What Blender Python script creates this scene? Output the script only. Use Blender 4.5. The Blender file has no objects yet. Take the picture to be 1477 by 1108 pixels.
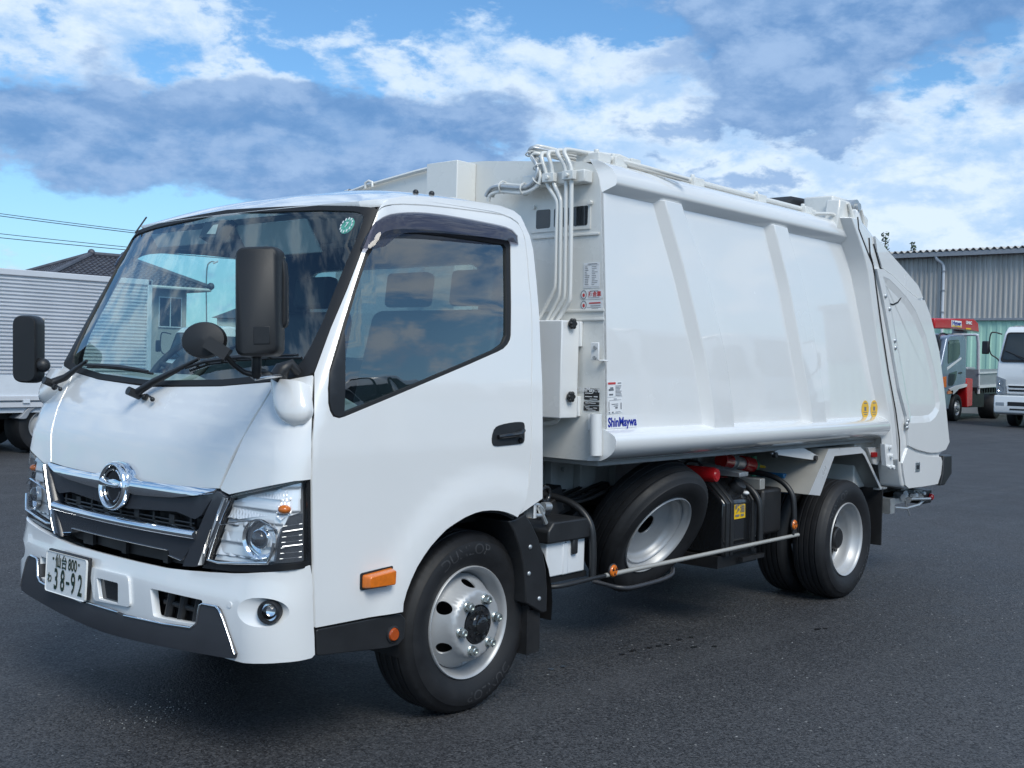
import bpy, bmesh, math, random
from mathutils import Vector, Matrix
from mathutils.geometry import delaunay_2d_cdt
random.seed(7)
R = math.radians
sc = bpy.context.scene
COL = sc.collection

# ---------------------------------------------------------------- camera
cam = bpy.data.cameras.new('camera')
cam_ob = bpy.data.objects.new('camera', cam)
COL.objects.link(cam_ob)
cam.sensor_fit = 'HORIZONTAL'
cam.sensor_width = 36.0
cam.lens = 1631.0 / 1477.0 * 36.0
cam.clip_start = 0.05
cam.clip_end = 3000
_yaw, _pit, _rol = 0.855, -0.019, 0.025
_f = Vector((math.sin(_yaw) * math.cos(_pit), math.cos(_yaw) * math.cos(_pit), math.sin(_pit)))
_r0 = Vector((math.cos(_yaw), -math.sin(_yaw), 0))
_u0 = _r0.cross(_f)
_r = _r0 * math.cos(_rol) + _u0 * math.sin(_rol)
_u = -_r0 * math.sin(_rol) + _u0 * math.cos(_rol)
cam_ob.matrix_world = Matrix(((_r.x, _u.x, -_f.x, -3.566), (_r.y, _u.y, -_f.y, -3.313), (_r.z, _u.z, -_f.z, 1.515), (0, 0, 0, 1)))
sc.camera = cam_ob

# ---------------------------------------------------------------- light
SUN_AZ, SUN_EL = R(204), R(46)          # azimuth from +Y towards +X
sky_strength = 0.07
world = bpy.data.worlds.new('World')
sc.world = world
world.use_nodes = True
wt = world.node_tree
for n in list(wt.nodes):
    wt.nodes.remove(n)

class G:
    """tiny helper that writes node maths as expressions"""
    def __init__(s, tree): s.t = tree
    def n(s, kind, **kw):
        nd = s.t.nodes.new(kind)
        for k, v in kw.items(): setattr(nd, k, v)
        return nd
    def put(s, sock, v):
        if hasattr(v, 'links'): s.t.links.new(v, sock)
        else: sock.default_value = v
    def m(s, op, a, b=None, c=None, clamp=False):
        nd = s.n('ShaderNodeMath', operation=op, use_clamp=clamp)
        s.put(nd.inputs[0], a)
        if b is not None: s.put(nd.inputs[1], b)
        if c is not None: s.put(nd.inputs[2], c)
        return nd.outputs[0]
    def ramp(s, v, a, b, lo=0.0, hi=1.0):
        nd = s.n('ShaderNodeMapRange', interpolation_type='SMOOTHSTEP')
        s.put(nd.inputs[0], v)
        for i, q in enumerate((a, b, lo, hi)): nd.inputs[i + 1].default_value = q
        return nd.outputs[0]
    def mix(s, f, a, b):
        nd = s.n('ShaderNodeMix', data_type='RGBA')
        s.put(nd.inputs[0], f)
        for sock, v in ((nd.inputs[6], a), (nd.inputs[7], b)):
            if hasattr(v, 'links'): s.t.links.new(v, sock)
            else: sock.default_value = (*v, 1)
        return nd.outputs[2]
    def noise(s, vec, scale, detail=6, rough=0.55, dist=0.0, out=0):
        nd = s.n('ShaderNodeTexNoise')
        if vec is not None: s.t.links.new(vec, nd.inputs['Vector'])
        nd.inputs['Scale'].default_value = scale
        nd.inputs['Detail'].default_value = detail
        nd.inputs['Roughness'].default_value = rough
        nd.inputs['Distortion'].default_value = dist
        return nd.outputs[out]

g = G(wt)
tc = g.n('ShaderNodeTexCoord')
sep = g.n('ShaderNodeSeparateXYZ')
wt.links.new(tc.outputs['Generated'], sep.inputs[0])
dx, dy, dz = sep.outputs
zc = g.m('MAXIMUM', dz, 0.0)
az0 = g.m('MULTIPLY', g.m('ARCTAN2', dx, dy), 57.2958)
el0 = g.m('MULTIPLY', g.m('ARCSINE', dz), 57.2958)
cq = g.n('ShaderNodeCombineXYZ')
wt.links.new(dx, cq.inputs[0])
wt.links.new(dy, cq.inputs[1])
wt.links.new(g.m('MULTIPLY', dz, 2.0), cq.inputs[2])
q = cq.outputs[0]
wob = g.n('ShaderNodeSeparateXYZ')
wt.links.new(g.noise(q, 7.0, 6, 0.6, 0.0, out=1), wob.inputs[0])
az = g.m('ADD', az0, g.m('MULTIPLY', g.m('SUBTRACT', wob.outputs[0], 0.5), 9.0))
el = g.m('ADD', el0, g.m('MULTIPLY', g.m('SUBTRACT', wob.outputs[1], 0.5), 4.5))
def blob(a, e, wa, we, amp=1.0):
    x = g.m('DIVIDE', g.m('SUBTRACT', az, a), wa)
    y = g.m('DIVIDE', g.m('SUBTRACT', el, e), we)
    s = g.m('ADD', g.m('MULTIPLY', x, x), g.m('MULTIPLY', y, y))
    return g.m('MULTIPLY', g.m('EXPONENT', g.m('MULTIPLY', s, -1.0)), amp)
def total(*v):
    r = v[0]
    for w in v[1:]: r = g.m('ADD', r, w)
    return r
n_big = g.noise(q, 4.0, 6, 0.55, 0.2)
n_mid = g.noise(q, 13.5, 10, 0.60, 0.15)
n_fine = g.noise(q, 34.0, 8, 0.60, 0.1)
white_d = total(g.m('MULTIPLY', n_mid, 0.80), g.m('MULTIPLY', n_big, 0.45), g.m('MULTIPLY', n_fine, 0.30),
                blob(64, 8.0, 14, 5.0, 0.27), blob(50, 13.2, 9, 2.4, 0.08), blob(29, 15.5, 10, 2.6, 0.06),
                blob(28, 6.0, 9, 1.9, -0.30), blob(44, 17.2, 9, 1.9, -0.13), blob(52, 17.8, 4, 2.0, -0.12))
qs = g.n('ShaderNodeVectorMath', operation='ADD')
wt.links.new(q, qs.inputs[0]); qs.inputs[1].default_value = (-0.010, -0.016, 0.030)
relief = g.ramp(total(g.m('SUBTRACT', n_mid, g.noise(qs.outputs[0], 13.5, 10, 0.60, 0.15)), g.m('MULTIPLY', g.m('SUBTRACT', n_big, g.noise(qs.outputs[0], 4.0, 6, 0.55, 0.2)), 0.8)), -0.14, 0.16)
white = g.ramp(white_d, 0.71, 0.84)
grey_d = total(g.m('MULTIPLY', g.m('SUBTRACT', n_big, 0.5), 0.9), g.m('MULTIPLY', g.m('SUBTRACT', n_mid, 0.5), 1.3), g.m('MULTIPLY', g.m('SUBTRACT', n_fine, 0.5), 0.5),
               blob(29, 10.4, 14, 2.6, 1.0), blob(42, 11.9, 9, 1.7, 0.9), blob(38, 9.0, 9, 1.4, 0.6),
               blob(65.5, 18.0, 10.5, 3.8, 1.25), blob(62.0, 12.8, 4.0, 3.4, 1.0), blob(73, 13.0, 2.4, 1.0, 0.5), blob(45, 10.0, 3.5, 0.8, 0.3),
               g.m('MULTIPLY', blob(59, 9.6, 11, 2.6, 2.4), g.m('SUBTRACT', n_mid, 0.50)), -0.0)
grey = g.ramp(grey_d, 0.32, 0.68)
K = 0.60 / sky_strength                 # cloud brightness relative to the sky texture
def kc(r_, g_, b_): return (r_ * K, g_ * K, b_ * K)
sky = g.n('ShaderNodeTexSky', sky_type='NISHITA', sun_disc=False)
sky.sun_elevation = SUN_EL
sky.sun_rotation = SUN_AZ
sky.altitude = 30
sky.air_density = 1.0
sky.dust_density = 0.6
sky.ozone_density = 2.0
base = g.n('ShaderNodeVectorMath', operation='MULTIPLY')
wt.links.new(sky.outputs[0], base.inputs[0])
base.inputs[1].default_value = (0.60, 0.88, 1.05)
hazy = g.ramp(el0, 1.0, 13.0, 0.5, 0.0)
c0 = g.mix(hazy, base.outputs[0], kc(0.34, 0.54, 0.74))
wcol = g.mix(g.m('MULTIPLY_ADD', relief, 0.75, g.m('MULTIPLY', g.ramp(white_d, 0.76, 1.02), 0.35), clamp=True), kc(0.31, 0.48, 0.72), kc(0.60, 0.70, 0.81))
c1 = g.mix(g.m('MULTIPLY', white, 0.93), c0, wcol)
gcol = g.mix(g.m('MULTIPLY', g.m('ADD', relief, g.ramp(total(g.m('MULTIPLY', n_fine, 0.5), n_mid, g.m('MULTIPLY', n_big, 0.8)), 0.95, 1.45)), 0.5), kc(0.108, 0.228, 0.45), kc(0.25, 0.385, 0.61))
c2 = g.mix(g.m('MULTIPLY', grey, 0.92), c1, gcol)
bg = g.n('ShaderNodeBackground')
wt.links.new(c2, bg.inputs[0])
bg.inputs[1].default_value = sky_strength
wo = g.n('ShaderNodeOutputWorld')
wt.links.new(bg.outputs[0], wo.inputs[0])

sun = bpy.data.lights.new('sun', 'SUN')
sun.energy = 1.1
sun.angle = R(28)
sun.color = (1.0, 0.96, 0.865)
sun_ob = bpy.data.objects.new('sun', sun)
COL.objects.link(sun_ob)
_sd = Vector((math.sin(SUN_AZ) * math.cos(SUN_EL), math.cos(SUN_AZ) * math.cos(SUN_EL), math.sin(SUN_EL)))
sun_ob.rotation_euler = _sd.to_track_quat('Z', 'Y').to_euler()

sc.view_settings.view_transform = 'Standard'
sc.view_settings.look = 'None'
sc.view_settings.gamma = 1.0
sc.view_settings.use_curve_mapping = False
sc.view_settings.exposure = 1.14
sc.cycles.max_bounces = 10
sc.cycles.transparent_max_bounces = 24
sc.cycles.glossy_bounces = 5
sc.cycles.diffuse_bounces = 4
sc.cycles.caustics_reflective = False
sc.cycles.caustics_refractive = False

# ---------------------------------------------------------------- materials
def new_mat(name):
    m = bpy.data.materials.new(name)
    m.use_nodes = True
    t = m.node_tree
    for n in list(t.nodes): t.nodes.remove(n)
    out = t.nodes.new('ShaderNodeOutputMaterial')
    return m, G(t), out
def pbr(name, col, rough=0.5, metal=0.0, coat=0.0, var=0.06, vscale=6.0, bump=0.0, bscale=60.0, spec=0.5, dirt=None):
    m, h, out = new_mat(name)
    b = h.n('ShaderNodeBsdfPrincipled')
    tcn = h.n('ShaderNodeTexCoord')
    nz = h.noise(tcn.outputs['Object'], vscale, 5, 0.6)
    f = h.ramp(nz, 0.25, 0.75)
    lo = tuple(c * (1 - var) for c in col); hi = tuple(min(1, c * (1 + var)) for c in col)
    c = h.mix(f, lo, hi)
    if dirt:
        d = h.ramp(h.noise(tcn.outputs['Object'], dirt[1], 8, 0.7), dirt[2], dirt[3])
        c = h.mix(h.m('MULTIPLY', d, dirt[4]), c, dirt[0])
    h.t.links.new(c, b.inputs['Base Color'])
    h.t.links.new(h.ramp(nz, 0.2, 0.8, rough * 0.88, min(1, rough * 1.12)), b.inputs['Roughness'])
    b.inputs['Metallic'].default_value = metal
    b.inputs['Specular IOR Level'].default_value = spec
    b.inputs['Coat Weight'].default_value = coat
    b.inputs['Coat Roughness'].default_value = 0.02
    b.inputs['Coat IOR'].default_value = 1.54
    if bump:
        bn = h.n('ShaderNodeBump')
        bn.inputs['Strength'].default_value = bump
        bn.inputs['Distance'].default_value = 0.01
        h.t.links.new(h.noise(tcn.outputs['Object'], bscale, 4, 0.6), bn.inputs['Height'])
        h.t.links.new(bn.outputs[0], b.inputs['Normal'])
    h.t.links.new(b.outputs[0], out.inputs[0])
    return m
def glass_mat(name, tint, ior=1.5, refl=1.0, alpha=0.0, body=(0.02, 0.02, 0.02)):
    """thin pane: tinted see-through plus mirror reflection that grows at grazing angles"""
    m, h, out = new_mat(name)
    tr = h.n('ShaderNodeBsdfTransparent'); tr.inputs[0].default_value = (*tint, 1)
    gl = h.n('ShaderNodeBsdfGlossy'); gl.inputs['Roughness'].default_value = 0.01
    gl.inputs[0].default_value = (1, 1, 1, 1)
    fr = h.n('ShaderNodeFresnel')
    geo = h.n('ShaderNodeNewGeometry')       # the same reflectance from both faces of the pane
    h.t.links.new(h.m('ADD', h.m('MULTIPLY', geo.outputs['Backfacing'], 1.0 / ior - ior), ior), fr.inputs[0])
    fac = h.m('MULTIPLY', fr.outputs[0], refl, clamp=True)
    under = tr.outputs[0]
    if alpha:
        df = h.n('ShaderNodeBsdfDiffuse'); df.inputs[0].default_value = (*body, 1)
        mx = h.n('ShaderNodeMixShader'); mx.inputs[0].default_value = alpha
        h.t.links.new(under, mx.inputs[1]); h.t.links.new(df.outputs[0], mx.inputs[2])
        under = mx.outputs[0]
    ms = h.n('ShaderNodeMixShader')
    h.t.links.new(fac, ms.inputs[0]); h.t.links.new(under, ms.inputs[1]); h.t.links.new(gl.outputs[0], ms.inputs[2])
    h.t.links.new(ms.outputs[0], out.inputs[0])
    return m

M = {}
M['white'] = pbr('white_paint', (0.80, 0.805, 0.80), 0.25, coat=1.0, var=0.012, vscale=2.0, bump=0.010, bscale=2.5)
M['whiteshade'] = pbr('body_white_shaded', (0.72, 0.715, 0.68), 0.28, coat=0.35, var=0.02, vscale=2.0)  # white paint with the front face's warm, dim light put into its colour
M['greyplate'] = pbr('chassis_primer_grey', (0.38, 0.39, 0.39), 0.5, var=0.1, vscale=5)
M['black'] = pbr('black_plastic', (0.018, 0.019, 0.021), 0.42, var=0.15, vscale=8, bump=0.05, bscale=400)
M['blackmat'] = pbr('black_rubber_seal', (0.012, 0.012, 0.013), 0.6, var=0.1)
M['blackgloss'] = pbr('black_gloss', (0.012, 0.013, 0.015), 0.12, coat=0.5, var=0.1)
M['mirrorblack'] = pbr('mirror_housing_grain', (0.011, 0.012, 0.014), 0.48, var=0.15, vscale=5, bump=0.12, bscale=500)
M['charcoal'] = pbr('charcoal_plastic', (0.045, 0.047, 0.054), 0.38, var=0.08, vscale=5, bump=0.08, bscale=420)
M['grille'] = pbr('grille_dark_grey', (0.042, 0.046, 0.055), 0.25, coat=0.2, var=0.06)
M['chassis'] = pbr('chassis_black', (0.012, 0.012, 0.013), 0.5, var=0.25, vscale=6, dirt=((0.05, 0.045, 0.04), 5, 0.5, 0.8, 0.5))
M['tyre'] = pbr('tyre_rubber', (0.010, 0.0105, 0.0125), 0.62, var=0.18, vscale=14, bump=0.06, bscale=160, dirt=((0.035, 0.035, 0.036), 7, 0.52, 0.85, 0.35))
M['tyretext'] = pbr('tyre_lettering', (0.040, 0.041, 0.044), 0.5, var=0.1)
M['rim'] = pbr('wheel_silver', (0.47, 0.48, 0.49), 0.42, metal=0.35, var=0.04, bump=0.03, bscale=200)
M['nut'] = pbr('zinc_nut', (0.52, 0.56, 0.54), 0.28, metal=0.85, var=0.15, vscale=40)
M['steel'] = pbr('stainless', (0.76, 0.76, 0.76), 0.34, metal=1.0, var=0.03, bump=0.02, bscale=120)
M['fenderlip'] = pbr('bright_steel_lip', (0.72, 0.73, 0.74), 0.30, metal=0.35, var=0.03)
M['dullsteel'] = pbr('dull_stainless', (0.44, 0.43, 0.40), 0.45, metal=0.25, var=0.05, bump=0.03, bscale=90)
M['chrome'] = pbr('chrome', (0.80, 0.82, 0.84), 0.05, metal=1.0, var=0.01)
M['reflector'] = pbr('lamp_reflector', (0.97, 0.97, 0.97), 0.14, metal=0.22, var=0.03)
M['lampgrey'] = pbr('lamp_housing_grey', (0.20, 0.21, 0.23), 0.3, var=0.05)
M['galv'] = pbr('galvanised', (0.52, 0.54, 0.55), 0.42, metal=0.7, var=0.1, vscale=20)
M['orange'] = pbr('amber_lens', (0.72, 0.17, 0.01), 0.12, coat=0.6, var=0.1, vscale=60, bump=0.05, bscale=90)
M['orangered'] = pbr('reflector_orange', (0.42, 0.07, 0.01), 0.18, coat=0.5, var=0.1, vscale=90)
M['red'] = pbr('red_paint', (0.50, 0.012, 0.015), 0.25, coat=0.5, var=0.06)
M['redlens'] = pbr('red_lens', (0.40, 0.012, 0.015), 0.15, coat=0.5, var=0.05)
M['yellow'] = pbr('yellow_sticker', (0.80, 0.50, 0.015), 0.4, var=0.03)
M['yellowdisc'] = pbr('inspection_disc', (0.78, 0.46, 0.04), 0.4, var=0.05, vscale=60)
M['stick'] = pbr('sticker_white', (0.78, 0.79, 0.80), 0.4, var=0.01)
M['ink'] = pbr('ink_grey', (0.16, 0.17, 0.19), 0.5, var=0.1)
M['inkred'] = pbr('ink_red', (0.55, 0.05, 0.05), 0.5, var=0.05)
M['inkblue'] = pbr('ink_blue', (0.006, 0.02, 0.30), 0.4, var=0.05)
M['plate'] = pbr('plate_white', (0.78, 0.79, 0.78), 0.35, var=0.01)
M['plategreen'] = pbr('plate_dark_green', (0.012, 0.035, 0.022), 0.35, var=0.05)
M['bluecap'] = pbr('blue_paint', (0.02, 0.14, 0.30), 0.3, coat=0.3, var=0.1)
M['greencap'] = pbr('green_paint', (0.05, 0.26, 0.15), 0.4, var=0.2, vscale=20)
M['battery'] = pbr('battery_white', (0.72, 0.74, 0.76), 0.45, var=0.03)
M['rubberdark'] = pbr('mudflap_rubber', (0.010, 0.010, 0.011), 0.7, var=0.3, vscale=9, dirt=((0.035, 0.035, 0.035), 9, 0.5, 0.8, 0.6))
M['interior'] = pbr('cab_interior_grey', (0.33, 0.35, 0.36), 0.7, var=0.05)
M['interiordark'] = pbr('cab_interior_dark', (0.035, 0.037, 0.04), 0.7, var=0.1)
M['liner'] = pbr('headliner_grey', (0.52, 0.53, 0.52), 0.85, var=0.05)
M['wind'] = glass_mat('windscreen_glass', (0.83, 0.97, 0.94), 1.52, 1.7)
M['sideglass'] = glass_mat('side_window_glass', (0.70, 0.86, 0.85), 1.52, 3.4)
M['farglass'] = glass_mat('rear_window_glass', (0.80, 0.92, 0.90), 1.5, 0.8)
M['tintglass'] = glass_mat('dark_tinted_glass', (0.28, 0.36, 0.37), 1.5, 0.8)
M['visor'] = glass_mat('smoked_visor', (0.30, 0.30, 0.36), 1.5, 1.1, 0.25, (0.05, 0.045, 0.06))
M['lens'] = glass_mat('clear_lens', (0.97, 0.98, 0.99), 1.5, 0.9)
M['smoklens'] = glass_mat('smoked_lens', (0.35, 0.37, 0.41), 1.5, 1.5, 0.45, (0.11, 0.12, 0.135))
M['darkpane'] = pbr('dark_pane', (0.015, 0.020, 0.026), 0.08, coat=0.5, var=0.1)
M['stickergreen'] = pbr('inspection_green', (0.16, 0.50, 0.38), 0.4, var=0.3, vscale=120)

# ---------------------------------------------------------------- mesh helpers
def link(o, parent=None):
    COL.objects.link(o)
    if parent is not None: o.parent = parent
    return o
def empty(name, loc=(0, 0, 0), rz=0.0, parent=None):
    o = bpy.data.objects.new(name, None)
    o.empty_display_size = 0.2
    o.location = loc; o.rotation_euler = (0, 0, rz)
    return link(o, parent)
def tag(o, label=None, cat=None, group=None, kind=None):
    if label: o['label'] = label
    if cat: o['category'] = cat
    if group: o['group'] = group
    if kind: o['kind'] = kind
    return o
class MB:
    def __init__(s): s.v = []; s.f = []; s.mi = []; s.cur = 0
    def add(s, verts, faces):
        k = len(s.v)
        s.v += [tuple(p) for p in verts]
        s.f += [tuple(i + k for i in f) for f in faces]
        s.mi += [s.cur] * len(faces)
        return s
    def box(s, x0, x1, y0, y1, z0, z1):
        return s.add([(x, y, z) for z in (z0, z1) for y in (y0, y1) for x in (x0, x1)],
                     [(0, 2, 3, 1), (4, 5, 7, 6), (0, 1, 5, 4), (2, 6, 7, 3), (0, 4, 6, 2), (1, 3, 7, 5)])
    def obox(s, c, ax, ay, az):
        """box from centre and three half-axis vectors"""
        c, ax, ay, az = map(Vector, (c, ax, ay, az))
        return s.add([c + ax * i + ay * j + az * k for k in (-1, 1) for j in (-1, 1) for i in (-1, 1)],
                     [(0, 2, 3, 1), (4, 5, 7, 6), (0, 1, 5, 4), (2, 6, 7, 3), (0, 4, 6, 2), (1, 3, 7, 5)])
    def prism(s, poly, axis, a0, a1, poly2=None):
        """polygon (2-D) pushed along an axis; 'Y': (x,z), 'X': (y,z), 'Z': (x,y)"""
        def P(p, a): return {'Y': (p[0], a, p[1]), 'X': (a, p[0], p[1]), 'Z': (p[0], p[1], a)}[axis]
        ar = sum(poly[i][0] * poly[(i + 1) % len(poly)][1] - poly[(i + 1) % len(poly)][0] * poly[i][1] for i in range(len(poly)))
        q = poly2 or poly
        if (ar > 0) == (axis == 'Y'): poly = poly[::-1]; q = q[::-1]
        n = len(poly); lo, hi = (a0, a1) if a0 < a1 else (a1, a0)
        if a0 > a1: poly, q = q, poly
        vs = [P(p, lo) for p in poly] + [P(p, hi) for p in q]
        fs = [tuple(range(n))[::-1], tuple(range(n, 2 * n))] + [(i, (i + 1) % n, n + (i + 1) % n, n + i) for i in range(n)]
        return s.add(vs, fs)
    def tube(s, pts, r, n=10, closed=False, caps=True):
        pts = [Vector(p) for p in pts]; m = len(pts)
        rad = r if isinstance(r, (list, tuple)) else [r] * m
        rings = []; up = None
        for i, p in enumerate(pts):
            a = pts[i - 1] if (i or closed) else p
            b = pts[(i + 1) % m] if (i < m - 1 or closed) else p
            t = (b - a).normalized()
            if up is None:
                up = Vector((0, 0, 1)) if abs(t.z) < 0.9 else Vector((1, 0, 0))
            sd = t.cross(up).normalized(); up = sd.cross(t).normalized()
            rings.append([p + (sd * math.cos(k * 2 * math.pi / n) + up * math.sin(k * 2 * math.pi / n)) * rad[i] for k in range(n)])
        vs = [v for rg in rings for v in rg]; fs = []
        for i in range(m if closed else m - 1):
            j = (i + 1) % m
            for k in range(n):
                l = (k + 1) % n
                fs.append((i * n + k, j * n + k, j * n + l, i * n + l))
        if caps and not closed:
            fs += [tuple(range(n)), tuple(range((m - 1) * n, m * n))[::-1]]
        return s.add(vs, fs)
    def cyl(s, a, b, r, n=20, r2=None): return s.tube([a, b], [r, r if r2 is None else r2], n)
    def lathe(s, prof, c=(0, 0, 0), n=64, jag=None):
        """profile of (radius, y) turned about the Y axis"""
        vs = []; m = len(prof)
        for k in range(n):
            a = 2 * math.pi * k / n
            for i, (r, y) in enumerate(prof):
                if jag and i in jag and k % 2: r -= jag[i]
                vs.append((c[0] + r * math.cos(a), c[1] + y, c[2] + r * math.sin(a)))
        fs = []
        for k in range(n):
            l = (k + 1) % n
            for i in range(m - 1):
                fs.append((k * m + i, k * m + i + 1, l * m + i + 1, l * m + i))
        return s.add(vs, fs)
    def ball(s, c, r, n=16, m=10, sx=1, sy=1, sz=1):
        vs = []; fs = []
        for i in range(m + 1):
            th = math.pi * i / m
            for k in range(n):
                a = 2 * math.pi * k / n
                vs.append((c[0] + sx * r * math.sin(th) * math.cos(a), c[1] + sy * r * math.sin(th) * math.sin(a), c[2] + sz * r * math.cos(th)))
        for i in range(m):
            for k in range(n):
                l = (k + 1) % n
                fs.append((i * n + k, (i + 1) * n + k, (i + 1) * n + l, i * n + l))
        return s.add(vs, fs)
    def split(s, name, mats, parent=None, **k):
        """one object per connected piece"""
        p = list(range(len(s.v)))
        def find(i):
            while p[i] != i: p[i] = p[p[i]]; i = p[i]
            return i
        for f in s.f:
            for i in f[1:]: p[find(i)] = find(f[0])
        groups = {}
        for f in s.f: groups.setdefault(find(f[0]), []).append(f)
        out = []
        for fs in groups.values():
            ids = sorted({i for f in fs for i in f}); mp_ = {i: j for j, i in enumerate(ids)}
            out.append(MB().add([s.v[i] for i in ids], [tuple(mp_[i] for i in f) for f in fs]).build(name, mats, parent, **k))
        return out
    def build(s, name, mats, parent=None, smooth=35, bevel=0.0, seg=2, fix=True):
        me = bpy.data.meshes.new(name)
        me.from_pydata(s.v, [], s.f)
        if not isinstance(mats, (list, tuple)): mats = [mats]
        for m in mats: me.materials.append(M[m] if isinstance(m, str) else m)
        for p, i in zip(me.polygons, s.mi): p.material_index = i
        if fix:
            bm = bmesh.new(); bm.from_mesh(me)
            bmesh.ops.remove_doubles(bm, verts=bm.verts, dist=1e-6)
            bmesh.ops.recalc_face_normals(bm, faces=bm.faces)
            bm.to_mesh(me); bm.free()
        if smooth:
            for p in me.polygons: p.use_smooth = True
            me.set_sharp_from_angle(angle=R(smooth))
        o = bpy.data.objects.new(name, me)
        link(o, parent)
        if bevel:
            b = o.modifiers.new('bevel', 'BEVEL'); b.width = bevel; b.segments = seg; b.limit_method = 'ANGLE'; b.angle_limit = R(30)
            b.harden_normals = False
        return o
def copy_tree(o, parent=None, label=None):
    c = o.copy(); COL.objects.link(c); c.parent = parent
    if label: c['label'] = label
    for ch in list(o.children): copy_tree(ch, c)
    return c
def rounded(poly, r, seg=4):
    """round the corners of a 2-D polygon"""
    out = []; n = len(poly)
    for i in range(n):
        p0, p1, p2 = (Vector(poly[(i + k) % n]) for k in (-1, 0, 1))
        ri = r[i] if isinstance(r, (list, tuple)) else r
        a, b = (p0 - p1), (p2 - p1)
        d = min(ri, a.length * 0.45, b.length * 0.45)
        if d < 1e-5: out.append(tuple(p1)); continue
        pa, pb = p1 + a.normalized() * d, p1 + b.normalized() * d
        for k in range(seg + 1):
            t = k / seg
            out.append(tuple(pa * (1 - t) ** 2 + p1 * 2 * t * (1 - t) + pb * t * t))
    return out
def rect(x0, x1, z0, z1, r=0.0, seg=4):
    p = [(x0, z0), (x1, z0), (x1, z1), (x0, z1)]
    return rounded(p, r, seg) if r else p
def smooth_poly(pts, closed=True, it=2):
    for _ in range(it):
        q = []; n = len(pts)
        for i in range(n if closed else n - 1):
            a, b = pts[i], pts[(i + 1) % n]
            q.append(tuple(x * 0.75 + y * 0.25 for x, y in zip(a, b)))
            q.append(tuple(x * 0.25 + y * 0.75 for x, y in zip(a, b)))
        if not closed: q = [pts[0]] + q + [pts[-1]]
        pts = q
    return pts
def offset_poly(poly, d):
    """inset a 2-D polygon by d (positive = inwards)"""
    n = len(poly)
    ar = sum(poly[i][0] * poly[(i + 1) % n][1] - poly[(i + 1) % n][0] * poly[i][1] for i in range(n))
    s = 1 if ar > 0 else -1
    out = []
    for i in range(n):
        p0, p1, p2 = (Vector(poly[(i + k) % n]) for k in (-1, 0, 1))
        a, b = (p1 - p0), (p2 - p1)
        if a.length < 1e-7: a = b
        if b.length < 1e-7: b = a
        na = Vector((-a.y, a.x)).normalized() * s; nb = Vector((-b.y, b.x)).normalized() * s
        m = na + nb
        if m.length < 1e-4: m = na
        m = m.normalized()
        k = max(0.5, m.dot(na))
        out.append(tuple(p1 + m * (d / k)))
    return out
def in_poly(x, y, poly):
    c = False; j = len(poly) - 1
    for i in range(len(poly)):
        xi, yi = poly[i]; xj, yj = poly[j]
        if (yi > y) != (yj > y) and x < (xj - xi) * (y - yi) / (yj - yi) + xi: c = not c
        j = i
    return c
def densify(poly, h):
    out = []; n = len(poly)
    for i in range(n):
        a, b = Vector(poly[i]), Vector(poly[(i + 1) % n])
        k = max(1, int(math.ceil((b - a).length / h)))
        for j in range(k): out.append(tuple(a + (b - a) * (j / k)))
    return out
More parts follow.
